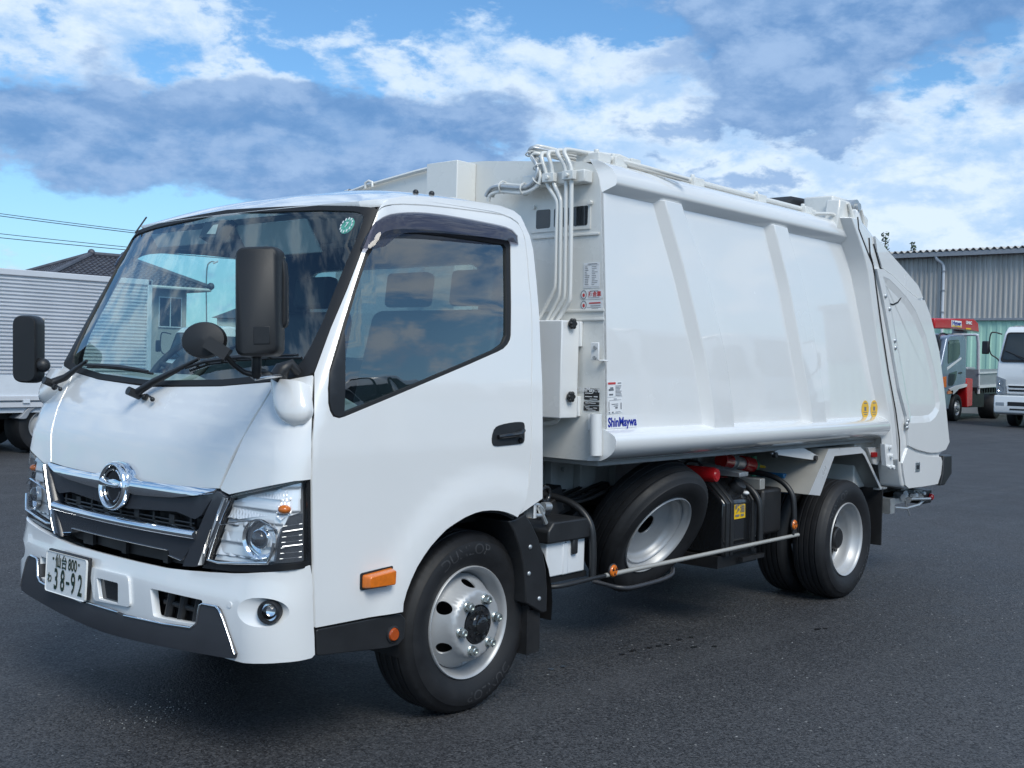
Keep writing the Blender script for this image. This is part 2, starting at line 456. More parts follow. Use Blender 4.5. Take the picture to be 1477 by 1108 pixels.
def panel(name, mp, outline, mat, parent=None, holes=(), off=0.0, thick=0.012, grid=0.05, mirror=False, edge=None):
    """sheet bounded by a 2-D outline (with holes), laid on the surface mp(a, b) -> point; has real edge thickness"""
    loops = [densify(outline, grid)] + [densify(h, grid) for h in holes]
    pts = []; edges = []
    for lp in loops:
        k = len(pts); n = len(lp)
        pts += [Vector(p) for p in lp]
        edges += [(k + i, k + (i + 1) % n) for i in range(n)]
    xs = [p[0] for p in loops[0]]; ys = [p[1] for p in loops[0]]
    allp = [p for lp in loops for p in lp]
    y = math.floor(min(ys) / grid) * grid + grid * 0.5
    while y < max(ys):
        x = math.floor(min(xs) / grid) * grid + grid * 0.5
        while x < max(xs):
            if in_poly(x, y, loops[0]) and not any(in_poly(x, y, h) for h in loops[1:]):
                if all((x - p[0]) ** 2 + (y - p[1]) ** 2 > (grid * 0.45) ** 2 for p in allp): pts.append(Vector((x, y)))
            x += grid
        y += grid
    vs, es, fs, ov, oe, of = delaunay_2d_cdt(pts, edges, [], 0, 1e-7)
    tris = []
    for f in fs:
        cx = sum(vs[i][0] for i in f) / 3; cy = sum(vs[i][1] for i in f) / 3
        if in_poly(cx, cy, loops[0]) and not any(in_poly(cx, cy, h) for h in loops[1:]):
            a, b, c = (vs[i] for i in f)
            if (b[0] - a[0]) * (c[1] - a[1]) - (b[1] - a[1]) * (c[0] - a[0]) < 0: f = f[::-1]
            tris.append(tuple(f))
    e = 0.002; P = []; N = []
    for v in vs:
        a, b = v[0], v[1]
        p = Vector(mp(a, b))
        da = Vector(mp(a + e, b)) - Vector(mp(a - e, b)); db = Vector(mp(a, b + e)) - Vector(mp(a, b - e))
        nn = da.cross(db).normalized()
        P.append(p + nn * off); N.append(nn)
    cnt = {}
    for t in tris:
        for i in range(3):
            k = (t[i], t[(i + 1) % 3])
            cnt[tuple(sorted(k))] = cnt.get(tuple(sorted(k)), []) + [k]
    V = list(P); F = list(tris); NN = list(N)
    if thick:
        for k, l in cnt.items():
            if len(l) == 1:
                a, b = l[0]
                pa, pb = P[a], P[b]
                qa, qb = pa - N[a] * thick, pb - N[b] * thick
                en = (pb - pa).cross(N[a]).normalized()
                i = len(V)
                V += [pa, pb, qb, qa]; NN += [(en + N[a] * 0.6).normalized(), (en + N[b] * 0.6).normalized(), en, en]
                F.append((i + 1, i, i + 3, i + 2))
    if mirror:
        V = [Vector((p.x, 2 * YC - p.y, p.z)) for p in V]; NN = [Vector((p.x, -p.y, p.z)) for p in NN]; F = [f[::-1] for f in F]
    me = bpy.data.meshes.new(name)
    me.from_pydata([tuple(p) for p in V], [], F)
    me.materials.append(M[mat])
    for p in me.polygons: p.use_smooth = True
    me.normals_split_custom_set_from_vertices([tuple(n) for n in NN])
    o = bpy.data.objects.new(name, me)
    return link(o, parent)
def strip_on(mp, line, half, lift, mb=None, closed=False):
    """raised ribbon of half-width along a 2-D line on a surface"""
    mb = mb or MB(); n = len(line); rings = []
    for i, p in enumerate(line):
        a = Vector(line[i - 1]) if (i or closed) else Vector(p); b = Vector(line[(i + 1) % n]) if (i < n - 1 or closed) else Vector(p)
        t = (b - a).normalized(); s = Vector((-t.y, t.x))
        ring = []
        for k, h in ((-1, 0), (-0.8, 0.6), (-0.35, 0.95), (0.25, 1.0), (0.75, 0.6), (1, 0)):
            w = half[i] if isinstance(half, (list, tuple)) else half
            u = Vector(p) + s * (k * w)
            ring.append(surf_off(mp, u.x, u.y, lift * h + 0.0))
        rings.append(ring)
    vs = [v for r in rings for v in r]; fs = []
    for i in range(n if closed else n - 1):
        j = (i + 1) % n
        for k in range(5): fs.append((i * 6 + k, j * 6 + k, j * 6 + k + 1, i * 6 + k + 1))
    if not closed: fs += [tuple(range(6)), tuple(6 * (n - 1) + k for k in range(5, -1, -1))]
    return mb.add(vs, fs)
def surf_off(mp, a, b, off):
    e = 0.002
    p = Vector(mp(a, b)); da = Vector(mp(a + e, b)) - Vector(mp(a - e, b)); db = Vector(mp(a, b + e)) - Vector(mp(a, b - e))
    return p + da.cross(db).normalized() * off
_txt = {}
def text_mesh(string, size, bold=0.0, sx=1.0):
    """flat lettering as (verts, faces), centred at the origin, baseline along +x"""
    cu = bpy.data.curves.new('lettering', 'FONT')
    cu.body = string; cu.size = size; cu.align_x = 'CENTER'; cu.align_y = 'CENTER'; cu.resolution_u = 3
    cu.offset = bold
    o = bpy.data.objects.new('lettering', cu); COL.objects.link(o)
    dg = bpy.context.evaluated_depsgraph_get()
    me = bpy.data.meshes.new_from_object(o.evaluated_get(dg))
    vs = [(v.co.x * sx, v.co.y) for v in me.vertices]; fs = [tuple(p.vertices) for p in me.polygons]
    bpy.data.objects.remove(o); bpy.data.curves.remove(cu); bpy.data.meshes.remove(me)
    return vs, fs
def text_on(mb, string, size, frame, bold=0.0, sx=1.0, lift=0.0):
    """frame: origin, right, up, normal"""
    o, r_, u_, n_ = (Vector(q) for q in frame)
    vs, fs = text_mesh(string, size, bold, sx)
    return mb.add([o + r_ * x + u_ * y + n_ * lift for x, y in vs], fs)
# ---------------------------------------------------------------- cab surfaces (x back, y away, z up; front axle at x = 0)
YC = 0.9
def lerp(t, z):
    if z <= t[0][0]: return t[0][1]
    for (a, va), (b, vb) in zip(t, t[1:]):
        if z <= b: return va + (vb - va) * (z - a) / (b - a)
    return t[-1][1]
def sm(t, z, h=0.03): return (lerp(t, z - h) + 2 * lerp(t, z) + lerp(t, z + h)) / 4
CABP = ([(0.3, 0.99), (0.6, 1.0), (1.15, 1.0), (1.4, 0.985), (1.75, 0.945), (2.05, 0.9), (2.13, 0.885), (2.2, 0.86)], [(0.3, -1.13), (0.6, -1.145), (0.98, -1.14), (1.15, -1.115), (1.27, -1.07), (1.36, -1.015), (2.13, -0.66), (2.2, -0.62)], [(0.3, 0.07), (1.2, 0.07), (1.45, 0.07), (2.13, 0.11)], [(0.3, 0.1), (1.2, 0.1), (1.4, 0.07), (2.2, 0.05)])
BUMP = ([(0.3, 0.992), (0.8, 1.004)], [(0.3, -1.175), (0.5, -1.19), (0.62, -1.185), (0.7, -1.165), (0.8, -1.16)], [(0.3, 0.075)], [(0.3, 0.165)])
def front_x(u, z, P=CABP):
    hw, xc, k, rc = [sm(t, z) for t in P]
    a = abs(u); x = xc + k * a * a; e = a - (hw - rc)
    if e > 0: x += rc * (1 - math.sqrt(max(0, 1 - min(1, e / rc) ** 2)))
    return x
def MU(P=CABP): return lambda u, z: (front_x(u, z, P), YC - u, z)
def MT(P=CABP):
    def f(t, z):
        hw, xc, k, rc = [sm(q_, z) for q_ in P]
        x0 = xc + k * hw * hw + rc
        if t >= x0: return (t, YC - hw, z)
        d = x0 - t
        if d < rc * math.pi / 2:
            th = math.pi / 2 - d / rc; u = hw - rc + rc * math.sin(th)
            return (xc + k * u * u + rc * (1 - math.cos(th)), YC - u, z)
        u = hw - rc - (d - rc * math.pi / 2)
        return (xc + k * u * u, YC - u, z)
    return f
def MW(P=CABP):
    T_ = MT(P)
    def f(w, z):
        hw, xc, k, rc = [sm(q_, z) for q_ in P]
        x0 = xc + k * hw * hw + rc
        p = T_(x0 + abs(w) - (hw - rc) - rc * math.pi / 2, z)
        return p if w >= 0 else (p[0], 2 * YC - p[1], p[2])
    return f
cu, ct, cw = MU(), MT(), MW()
bu, bt, bw = MU(BUMP), MT(BUMP), MW(BUMP)
def planeY(y0): return lambda x, z: (x, y0, z)
def planeX(x0): return lambda u, z: (x0, YC - u, z)
def sym(half):
    """mirror a near-side half outline (from centre line outwards and back) about u = 0"""
    return half + [(-a, b) for a, b in reversed(half) if abs(a) > 1e-6]
def flip_copy(o, parent):
    c = copy_tree(o, parent)
    c.location = (0, 2 * YC, 0); c.scale = (1, -1, 1)
    return c

# ---------------------------------------------------------------- the garbage truck
truck = tag(empty('garbage_truck', (0, 0, 0)), 'large white garbage truck with black mirrors and ribbed white body in front', 'garbage truck')

# hood and front skin
hood_top = [(0.7542,1.4198),(0.7078,1.4158),(0.462,1.3931),(0.1146,1.3794),(-0.1151,1.3759)]
hood_top[-1] = (0.0, 1.376)
hood_bot = [(0.0, 1.008), (0.12, 1.007), (0.306, 1.008), (0.5, 1.012)] + [(0.6396,1.0192)]
seam = [(0.7115,1.2148)]
panel('hood_panel', cu, sym([hood_bot[0], hood_bot[1], hood_bot[2], hood_bot[3], hood_bot[4], seam[0], hood_top[0], hood_top[1], hood_top[2], hood_top[3], hood_top[4]]), 'white', truck, grid=0.045, thick=0.02)
hood_o = sym([hood_bot[0], hood_bot[1], hood_bot[2], hood_bot[3], hood_bot[4], seam[0], hood_top[0], hood_top[1], hood_top[2], hood_top[3], hood_top[4]])
panel('hood_seal', cu, offset_poly(hood_o, -0.012), 'blackmat', truck, holes=[offset_poly(hood_o, 0.02)], off=-0.014, thick=0, grid=0.05)
corner = [(-1.372,1.019),(-1.3618,1.0123),(-1.3228,1.003),(-1.1512,1.0423),(-1.0244,1.0711),(-0.9635,1.0753),(-0.9623,1.1543),(-0.9542,1.2535),(-0.9331,1.4029),(-0.9261,1.4495),(-1.0311,1.4326),(-1.1108,1.4175),(-1.2567,1.2152)]
cp = panel('corner_panel', ct, corner, 'white', truck, grid=0.035, thick=0.02)
# mirror bracket moulding on the corner panel
bt = [(-1.118,1.4134),(-0.9373,1.4404)]; bb_ = [(-1.0122,1.2698)][0]
mb = MB(); NR, NC = 14, 15; rows = []
for k in range(NR + 1):
    v = k / NR; z = (bt[0][1] - 0.004) + (bb_[1] - bt[0][1]) * v
    w_ = math.sqrt(max(0.0, 1 - max(0, (v - 0.55) / 0.45) ** 2)) if v > 0.55 else 1.0
    tcn_ = (bt[0][0] + bt[1][0]) / 2 + (bb_[0] - (bt[0][0] + bt[1][0]) / 2) * v
    hw_ = abs(bt[1][0] - bt[0][0]) / 2 * (1 - 0.18 * v) * max(0.02, w_)
    for j in range(NC + 1):
        s_ = -1 + 2 * j / NC
        rows.append(tuple(surf_off(ct, tcn_ + s_ * hw_, z, 0.058 * max(0.0, w_) * (1 - s_ ** 4) ** 0.5 * (1 - 0.25 * v) - 0.001)))
mb.add(rows, [(k * (NC + 1) + j, (k + 1) * (NC + 1) + j, (k + 1) * (NC + 1) + j + 1, k * (NC + 1) + j + 1) for k in range(NR) for j in range(NC)] + [tuple(range(NC + 1))])
mb.build('mirror_bracket', 'white', cp, smooth=50)
flip_copy(cp, truck)

# windscreen with its black surround
gl_half = [(0.0974,1.4013),(0.4617,1.4199),(0.6921,1.4427),(0.8178,1.462),(0.8541,1.498),(0.8647,1.5532),(0.8734,1.662),(0.8671,1.7429),(0.8635,1.8719),(0.8646,1.9543),(0.8586,2.0439),(0.8514,2.0729),(0.8239,2.0885),(0.7892,2.0961),(0.6129,2.1098),(0.2656,2.1253)]
gl_half[0] = (0.0, 1.402); gl_half[-1] = (0.0, 2.133)
glass_out = sym(gl_half)
ws = panel('windscreen', cu, glass_out, 'wind', truck, off=-0.004, thick=0.0, grid=0.06)
sl_half = [(0.1119,1.3827),(0.4607,1.3952),(0.7063,1.4184),(0.8984,1.4448),(0.9295,1.4597),(0.9271,1.4867),(0.9175,1.6356),(0.9112,1.781),(0.8977,1.9363),(0.8829,2.0972),(0.872,2.108),(0.7777,2.1182),(0.5413,2.1349),(0.2498,2.1479)]
sl_half[0] = (0.0, 1.384); sl_half[-1] = (0.0, 2.152)
panel('windscreen_seal', cu, sym(sl_half), 'blackmat', ws, holes=[glass_out], off=0.002, thick=0.03, grid=0.05)
pan = [(0.734,2.0466),(0.8123,2.0373)]
mb = MB()
cx, cz = [(0.7788,2.0417)][0]
ring = [(cx + 0.033 * math.cos(a * 0.2618), cz + 0.033 * math.sin(a * 0.2618)) for a in range(24)]
panel('inspection_sticker', cu, ring, 'stickergreen', ws, off=-0.009, thick=0, grid=0.02)
for k in range(12):
    a = k * math.pi / 6
    mb.add([surf_off(cu, cx + 0.027 * math.cos(a) + dx_, cz + 0.027 * math.sin(a) + dz_, -0.0025) for dx_, dz_ in ((-.003, -.005), (.003, -.005), (.003, .005), (-.003, .005))], [(0, 1, 2, 3)])
text_on(mb, '7', 0.032, (surf_off(cu, cx, cz, -0.0024), (0, -1, 0), Vector((0.45, 0, 0.9)).normalized(), (-1, 0, 0)), 0.001)
mb.build('sticker_print', 'stick', ws, smooth=0)
# camera pod and visor band behind the glass
pod = [(-0.18,2.1226),(0.0078,2.1254),(-0.0339,2.039),(-0.172,2.0473)]
panel('camera_pod', cu, pod, 'black', ws, off=-0.02, thick=0.05, grid=0.05)
panel('camera_window', cu, [(-0.0867,2.0966),(-0.0496,2.0973),(-0.038,2.0519),(-0.1115,2.0564)], 'liner', ws, off=-0.015, thick=0.0, grid=0.05)

# roof
RZ = [(-0.72, 2.122), (-0.5, 2.146), (-0.3, 2.160), (0.16, 2.163), (0.24, 2.150), (0.30, 2.118), (0.345, 2.06)]
def roof_pt(x, y):
    u = YC - y; hwr = 0.876
    xf = front_x(min(abs(u), 0.82), 2.14) - 0.012
    s = max(0.0, min(1.0, (x - xf) / 0.75))
    A = max(0.0, 1 - min(1, abs(u) / hwr) ** 2.7) ** 0.5
    B = 1 - (1 - s) ** 2.2
    Bs = max(0.0, min(1.0, (x - xf) / 0.16)) ** 0.7
    rear = 1 - 0.35 * max(0.0, (x - 0.05) / 0.29) ** 2
    return (x, y, sm(RZ, x) + (0.022 * Bs + 0.098 * B) * A * rear)
ro = []
for i in range(25):
    u = -0.872 + 1.744 * i / 24
    ro.append((front_x(min(abs(u), 0.82), 2.14) - 0.008 + max(0, abs(u) - 0.82) * 1.2, YC - u))
ro = ro + [(0.345, YC - 0.872), (0.345, YC + 0.872)]
ro = ro[::-1]
roof = panel('roof', roof_pt, ro, 'white', truck, grid=0.04, thick=0.03)
panel('headliner', lambda x, y: tuple(Vector(roof_pt(x, y)) - Vector((0, 0, 0.045))), [(YC + (p[0] - YC), p[1]) for p in offset_poly(ro, 0.03)], 'liner', roof, grid=0.12, thick=0)
mb = MB()
for px_ in [(-0.2242,0.15,2.2226),(-0.1293,0.15,2.229),(0.2548,0.15,2.2437),(0.348,0.15,2.2425)]:
    mb.ball((px_[0], 0.16, roof_pt(px_[0], 0.16)[2] + 0.004), 0.013, 10, 6)
mb.split('roof_plug', 'black', roof)
# roof antenna on the far pillar
MB().tube([(-0.62, 1.70, 2.10), (-0.55, 1.72, 2.185)], 0.004, 6).build('antenna', 'black', roof)

# door (near side), mirrored to the far side below
door_out = [(-0.9234,0.5312),(-0.9294,0.5969),(-0.9349,0.6737),(-0.9404,0.7562),(-0.9482,0.9023),(-0.9559,1.0651),(-0.9518,1.2037),(-0.9173,1.4573),(-0.8304,1.6251),(-0.741,1.781),(-0.6555,1.9364),(-0.5654,2.0945),(-0.5492,2.1086),(-0.5284,2.1179),(-0.4855,2.1287),(-0.428,2.1375),(-0.2985,2.149),(-0.1638,2.1555),(-0.0202,2.1605),(0.1219,2.1645),(0.1877,2.1635),(0.2357,2.1549),(0.2696,2.1414),(0.2866,2.1265),(0.3022,2.1007),(0.3091,2.0665),(0.3119,1.9777),(0.309,1.8868),(0.3114,1.7997),(0.3075,1.7063),(0.2961,1.5728),(0.2791,1.4371),(0.2688,1.25),(0.2651,1.0906),(0.2601,1.0355),(0.25,0.99),(0.2333,0.9329),(0.2115,0.8886),(0.17,0.8418),(0.134,0.857),(0.0925,0.871),(0.0428,0.8811),(-0.0064,0.8867),(-0.0581,0.8877),(-0.1021,0.8837),(-0.1635,0.8707),(-0.2247,0.8498),(-0.2727,0.8307),(-0.3122,0.8057),(-0.358,0.7731),(-0.3972,0.737),(-0.4346,0.6957),(-0.4654,0.6486),(-0.4882,0.6049),(-0.5026,0.5617),(-0.5035,0.5288),(-0.7091,0.5294)]
win_out = [(-0.8785,1.404),(-0.8814,1.3501),(-0.8734,1.3203),(-0.8591,1.2997),(-0.8292,1.2927),(-0.7989,1.2985),(-0.5831,1.3625),(-0.3536,1.4315),(-0.1024,1.5064),(0.0719,1.5604),(0.1102,1.5742),(0.1404,1.5946),(0.1574,1.6148),(0.1643,1.6338),(0.1866,1.8291),(0.2101,2.0342),(0.2056,2.0489),(0.195,2.0553),(0.0006,2.0544),(-0.1842,2.0545),(-0.325,2.0483),(-0.444,2.0385),(-0.5,2.0298),(-0.5422,2.0171),(-0.5812,1.9939),(-0.6109,1.9667),(-0.6465,1.9273),(-0.7185,1.7845),(-0.7825,1.6479),(-0.8233,1.5579),(-0.8633,1.4693)]
def flare(t, z):
    d = math.hypot(t, z - 0.40)
    k = max(0.0, min(1.0, (0.70 - d) / 0.16)); k = k * k * (3 - 2 * k)
    w_ = max(0.0, min(1.0, (1.12 - z) / 0.10)) * max(0.0, min(1.0, (t + 0.75) / 0.15))
    j = max(0.0, 1 - abs(z - 1.16 - 0.05 * t) / 0.10)
    return surf_off(ct, t, z, 0.016 * k * w_ + 0.0 * j)
door = panel('door', flare, door_out, 'white', truck, holes=[win_out], grid=0.045, thick=0.03)
pane_out = [(-0.7831,1.6161),(-0.8032,1.4812),(-0.812,1.327),(-0.7956,1.3139),(-0.5827,1.3772),(-0.3525,1.4454),(-0.1012,1.5209),(0.0603,1.5715),(0.1124,1.5983),(0.1361,1.6322),(0.1586,1.8273),(0.1808,2.0218),(0.1688,2.0345),(-0.002,2.0361),(-0.1866,2.0368),(-0.3269,2.0325),(-0.4458,2.023),(-0.498,2.0148),(-0.5364,2.0026),(-0.5716,1.9813),(-0.6034,1.9538),(-0.6446,1.9043),(-0.7124,1.7715)]
panel('door_seal', ct, offset_poly(door_out, -0.012), 'blackmat', door, holes=[offset_poly(door_out, 0.02)], off=-0.014, thick=0, grid=0.05)
panel('window_frame', ct, win_out, 'blackmat', door, holes=[pane_out], off=-0.004, thick=0.03, grid=0.05)
panel('window_pane', ct, pane_out, 'sideglass', door, off=-0.014, thick=0, grid=0.08)
panel('door_lining', ct, offset_poly(door_out, 0.03), 'interior', door, holes=[offset_poly(win_out, -0.01)], off=-0.05, thick=0, grid=0.12)
vis_top = [(-0.6617,1.9417),(-0.6378,1.9842),(-0.608,2.0232),(-0.5867,2.0483),(-0.5606,2.0686),(-0.5186,2.0871),(-0.4628,2.1006),(-0.3935,2.1116),(-0.3198,2.1189),(-0.2163,2.1233),(-0.1123,2.123),(0.0036,2.1209),(0.1083,2.1182),(0.1735,2.1152),(0.2225,2.1071),(0.2469,2.0981),(0.2608,2.083),(0.2611,2.0418)]
vis_bot = [(0.1931,2.043),(0.0786,2.041),(-0.0335,2.0381),(-0.1436,2.0341),(-0.2472,2.0298),(-0.3517,2.0234),(-0.4469,2.0139),(-0.4761,2.0093),(-0.5031,2.0018),(-0.5386,1.9818),(-0.5744,1.9546),(-0.5938,1.9425),(-0.6161,1.9342),(-0.6592,1.9307)]
n = 24
def along(line, k):
    L = [0]
    for a, b in zip(line, line[1:]): L.append(L[-1] + math.hypot(b[0] - a[0], b[1] - a[1]))
    d = k * L[-1]
    for i in range(len(line) - 1):
        if d <= L[i + 1] + 1e-9:
            f = (d - L[i]) / max(1e-9, L[i + 1] - L[i]); return (line[i][0] + (line[i + 1][0] - line[i][0]) * f, line[i][1] + (line[i + 1][1] - line[i][1]) * f)
    return line[-1]
vb = vis_bot[::-1]
rows = []
for i in range(n + 1):
    a, b = along(vis_top, i / n), along(vb, i / n)
    row = []
    for k, (f, o) in enumerate(((0, 0.003), (0.06, 0.016), (0.3, 0.034), (0.65, 0.044), (1.0, 0.046))):
        row.append(surf_off(ct, a[0] + (b[0] - a[0]) * f, a[1] + (b[1] - a[1]) * f, o * (1 - 0.6 * (abs(i / n - 0.5) * 2) ** 6)))
    rows.append(row)
vm = MB().add([tuple(p) for r_ in rows for p in r_], [(i * 5 + k, (i + 1) * 5 + k, (i + 1) * 5 + k + 1, i * 5 + k + 1) for i in range(n) for k in range(4)])
vm.build('rain_visor', 'visor', door, smooth=60)
panel('quarter_cover', ct, [(-0.8624,1.4599),(-0.8158,1.5582),(-0.7835,1.6291),(-0.8075,1.3064),(-0.8293,1.2991),(-0.854,1.3047),(-0.8684,1.3253),(-0.8743,1.3533),(-0.8727,1.404)], 'black', door, off=0.003, thick=0.015, grid=0.05)
# handle: dark recessed cup with a pull bar and key barrel
h_out = smooth_poly([(0.0078,1.1973),(0.0093,1.1648),(0.029,1.1552),(0.1008,1.1569),(0.1927,1.1594),(0.2186,1.166),(0.2218,1.2024),(0.2233,1.248),(0.2048,1.256),(0.1491,1.2558),(0.067,1.2473),(0.0266,1.235)], True, 1)
panel('handle', ct, h_out, 'black', door, off=0.004, thick=0.01, grid=0.03)
mb = MB()
hp = [(0.0387,-0.0972,1.1963),(0.1706,-0.0967,1.2055),(0.2035,-0.0961,1.2151)]
mb.tube([Vector(hp[0]) + Vector((0, -0.012, 0)), Vector(hp[1]) + Vector((0, -0.020, 0)), Vector(hp[2]) + Vector((0, -0.014, 0.005))], [0.009, 0.013, 0.010], 10)
kb = [(0.1883,-0.0984,1.1762)][0]
mb.cyl((kb[0], kb[1] - 0.002, kb[2]), (kb[0], kb[1] - 0.012, kb[2]), 0.011, 14)
mb.build('handle_bar', 'blackgloss', door)
# side indicator on the door
ind = [(-0.7129,-0.1,0.7041),(-0.5597,-0.1,0.6986),(-0.558,-0.1,0.6416),(-0.7042,-0.1,0.6451)]
mb = MB()
x0, x1 = ind[0][0], ind[1][0]; z0, z1 = ind[2][2], ind[0][2] + 0.006
mb.prism(rounded([(x0, z0 + 0.004), (x1, z0), (x1, z1), (x0, z1 - 0.012)], 0.008), 'Y', -0.1, -0.143, poly2=rounded([(x0 + 0.012, z0 + 0.010), (x1 - 0.012, z0 + 0.007), (x1 - 0.010, z1 - 0.007), (x0 + 0.012, z1 - 0.018)], 0.008))
mb.build('side_indicator', 'orange', door, bevel=0.003)
mb = MB()
mb.prism(rounded([(x0 - 0.006, z0 - 0.001), (x1 + 0.005, z0 - 0.005), (x1 + 0.005, z1 + 0.005), (x0 - 0.006, z1 - 0.006)], 0.008), 'Y', -0.099, -0.106)
mb.build('indicator_gasket', 'blackmat', door)
flip_copy(door, truck)

# rear pillar strip between door and the back of the cab
pill = [(0.1899,0.8447),(0.2211,0.8848),(0.2452,0.932),(0.2619,0.9893),(0.2723,1.0902),(0.2755,1.2498),(0.2868,1.4371),(0.3033,1.573),(0.3148,1.7066),(0.3187,1.8002),(0.3168,1.8874),(0.3192,1.9783),(0.3158,2.0691),(0.3033,2.1056),(0.2867,2.1354),(0.3227,2.1425),(0.3488,2.0913),(0.3629,2.0294),(0.3655,1.8909),(0.3637,1.7088),(0.3581,1.5276),(0.3551,1.4032),(0.3483,1.155),(0.3574,0.9083)]
rp = panel('rear_pillar', ct, pill, 'white', truck, grid=0.045, thick=0.02)
flip_copy(rp, truck)
# roof side rail above the door
rail = [(-0.5623,2.099),(-0.5481,2.1129),(-0.5274,2.1227),(-0.4843,2.1336),(-0.4267,2.1425),(-0.297,2.1544),(-0.1622,2.161),(-0.0182,2.1662),(0.1239,2.1701),(0.1948,2.1703),(0.243,2.1614),(0.2764,2.1475),(0.2912,2.1343),(0.3267,2.1398),(0.3099,2.1761),(0.2676,2.1965),(0.1799,2.2078),(0.035,2.2068),(-0.1381,2.1985),(-0.3045,2.186),(-0.4243,2.1733),(-0.4981,2.1524),(-0.5417,2.1275)]
rs = panel('roof_rail', ct, rail, 'white', truck, grid=0.04, thick=0.02)
flip_copy(rs, truck)

# back wall of the cab with its window
bw_out = sym([(0, 0.80), (0.985, 0.82), (0.985, 1.2), (0.97, 1.45), (0.93, 1.8), (0.88, 2.03), (0.80, 2.09), (0.5, 2.12), (0, 2.13)])
bw_win = rect(-0.62, 0.62, 1.52, 1.97, 0.07)
back = panel('cab_back_wall', lambda u, z: (0.335, YC + u, z), bw_out, 'white', truck, holes=[bw_win], grid=0.15, thick=0.02)
panel('back_lining', lambda u, z: (0.30, YC + u, z), offset_poly(bw_out, 0.03), 'interiordark', back, holes=[offset_poly(bw_win, -0.01)], grid=0.2, thick=0)
panel('back_window', lambda u, z: (0.325, YC + u, z), bw_win, 'tintglass', back, grid=0.3, thick=0)

# interior
MB().box(-0.96, 0.30, -0.05, 1.85, 0.98, 1.02).build('cab_floor', 'interiordark', truck)
dash = MB().prism([(-0.88, 1.03), (-0.62, 1.03), (-0.56, 1.20), (-0.58, 1.33), (-0.66, 1.365), (-0.84, 1.372), (-0.88, 1.34)], 'Y', 0.08, 1.72)
dash.prism([(-0.80, 1.365), (-0.60, 1.36), (-0.56, 1.40), (-0.62, 1.425), (-0.76, 1.40)], 'Y', 1.15, 1.66)
dash = dash.build('dashboard', 'interior', truck, bevel=0.012)
MB().box(-0.585, -0.572, 0.72, 1.0, 1.20, 1.31).build('radio', 'blackgloss', dash)
seat_y = (0.36, 1.42)
for sy_, w_ in ((0.45, 0.84), (1.38, 0.52)):
    mb = MB()
    mb.prism(rounded([(-0.42, 1.04), (0.10, 1.04), (0.12, 1.17), (-0.40, 1.20)], 0.05), 'Y', sy_ - w_ / 2, sy_ + w_ / 2)
    mb.prism(rounded([(0.02, 1.15), (0.16, 1.15), (0.28, 1.70), (0.26, 1.76), (0.18, 1.74)], 0.05), 'Y', sy_ - w_ / 2, sy_ + w_ / 2)
    st = mb.build('seat', 'interiordark', truck, bevel=0.02)
    for hy in ((sy_ - 0.22, sy_ + 0.22) if w_ > 0.8 else (sy_,)):
        MB().prism(rounded([(0.19, 1.77), (0.27, 1.77), (0.29, 1.93), (0.21, 1.94)], 0.03), 'Y', hy - 0.13, hy + 0.13).build('headrest', 'interiordark', st, bevel=0.02)
mb = MB()
sc_, sa = Vector((-0.50, 1.46, 1.465)), R(38)
e1 = Vector((0, 1, 0)); e2 = Vector((math.sin(sa) * 0.0 + math.cos(R(46)), 0, math.sin(R(46))))
mb.tube([sc_ + (e1 * math.cos(k * math.pi / 20) + e2 * math.sin(k * math.pi / 20)) * 0.20 for k in range(40)], 0.016, 10, closed=True)
ne = e1.cross(e2)
for k in (0.0, math.pi, -math.pi / 2):
    mb.tube([sc_ + (e1 * math.cos(k) + e2 * math.sin(k)) * 0.195, sc_ + ne * 0.02 + (e1 * math.cos(k) + e2 * math.sin(k)) * 0.05], 0.013, 8)
mb.tube([sc_ + ne * 0.04, sc_ + ne * -0.01], [0.07, 0.075], 20)
tw = sc_ + ne * 0.03
mb.tube([tw, Vector((-0.66, 1.46, 1.25))], 0.03, 10)
mb.build('steering_wheel', 'interiordark', truck, smooth=50)
# sun visors and shaded glass band rolled against the roof
MB().prism([(-0.60, 2.09), (-0.585, 2.09), (-0.50, 1.96), (-0.515, 1.955)], 'Y', 0.42, 0.92).build('sun_visor', 'liner', truck, bevel=0.006)
MB().prism([(-0.60, 2.09), (-0.585, 2.09), (-0.545, 2.03), (-0.56, 2.025)], 'Y', 1.0, 1.6).build('sun_visor', 'liner', truck, bevel=0.006)

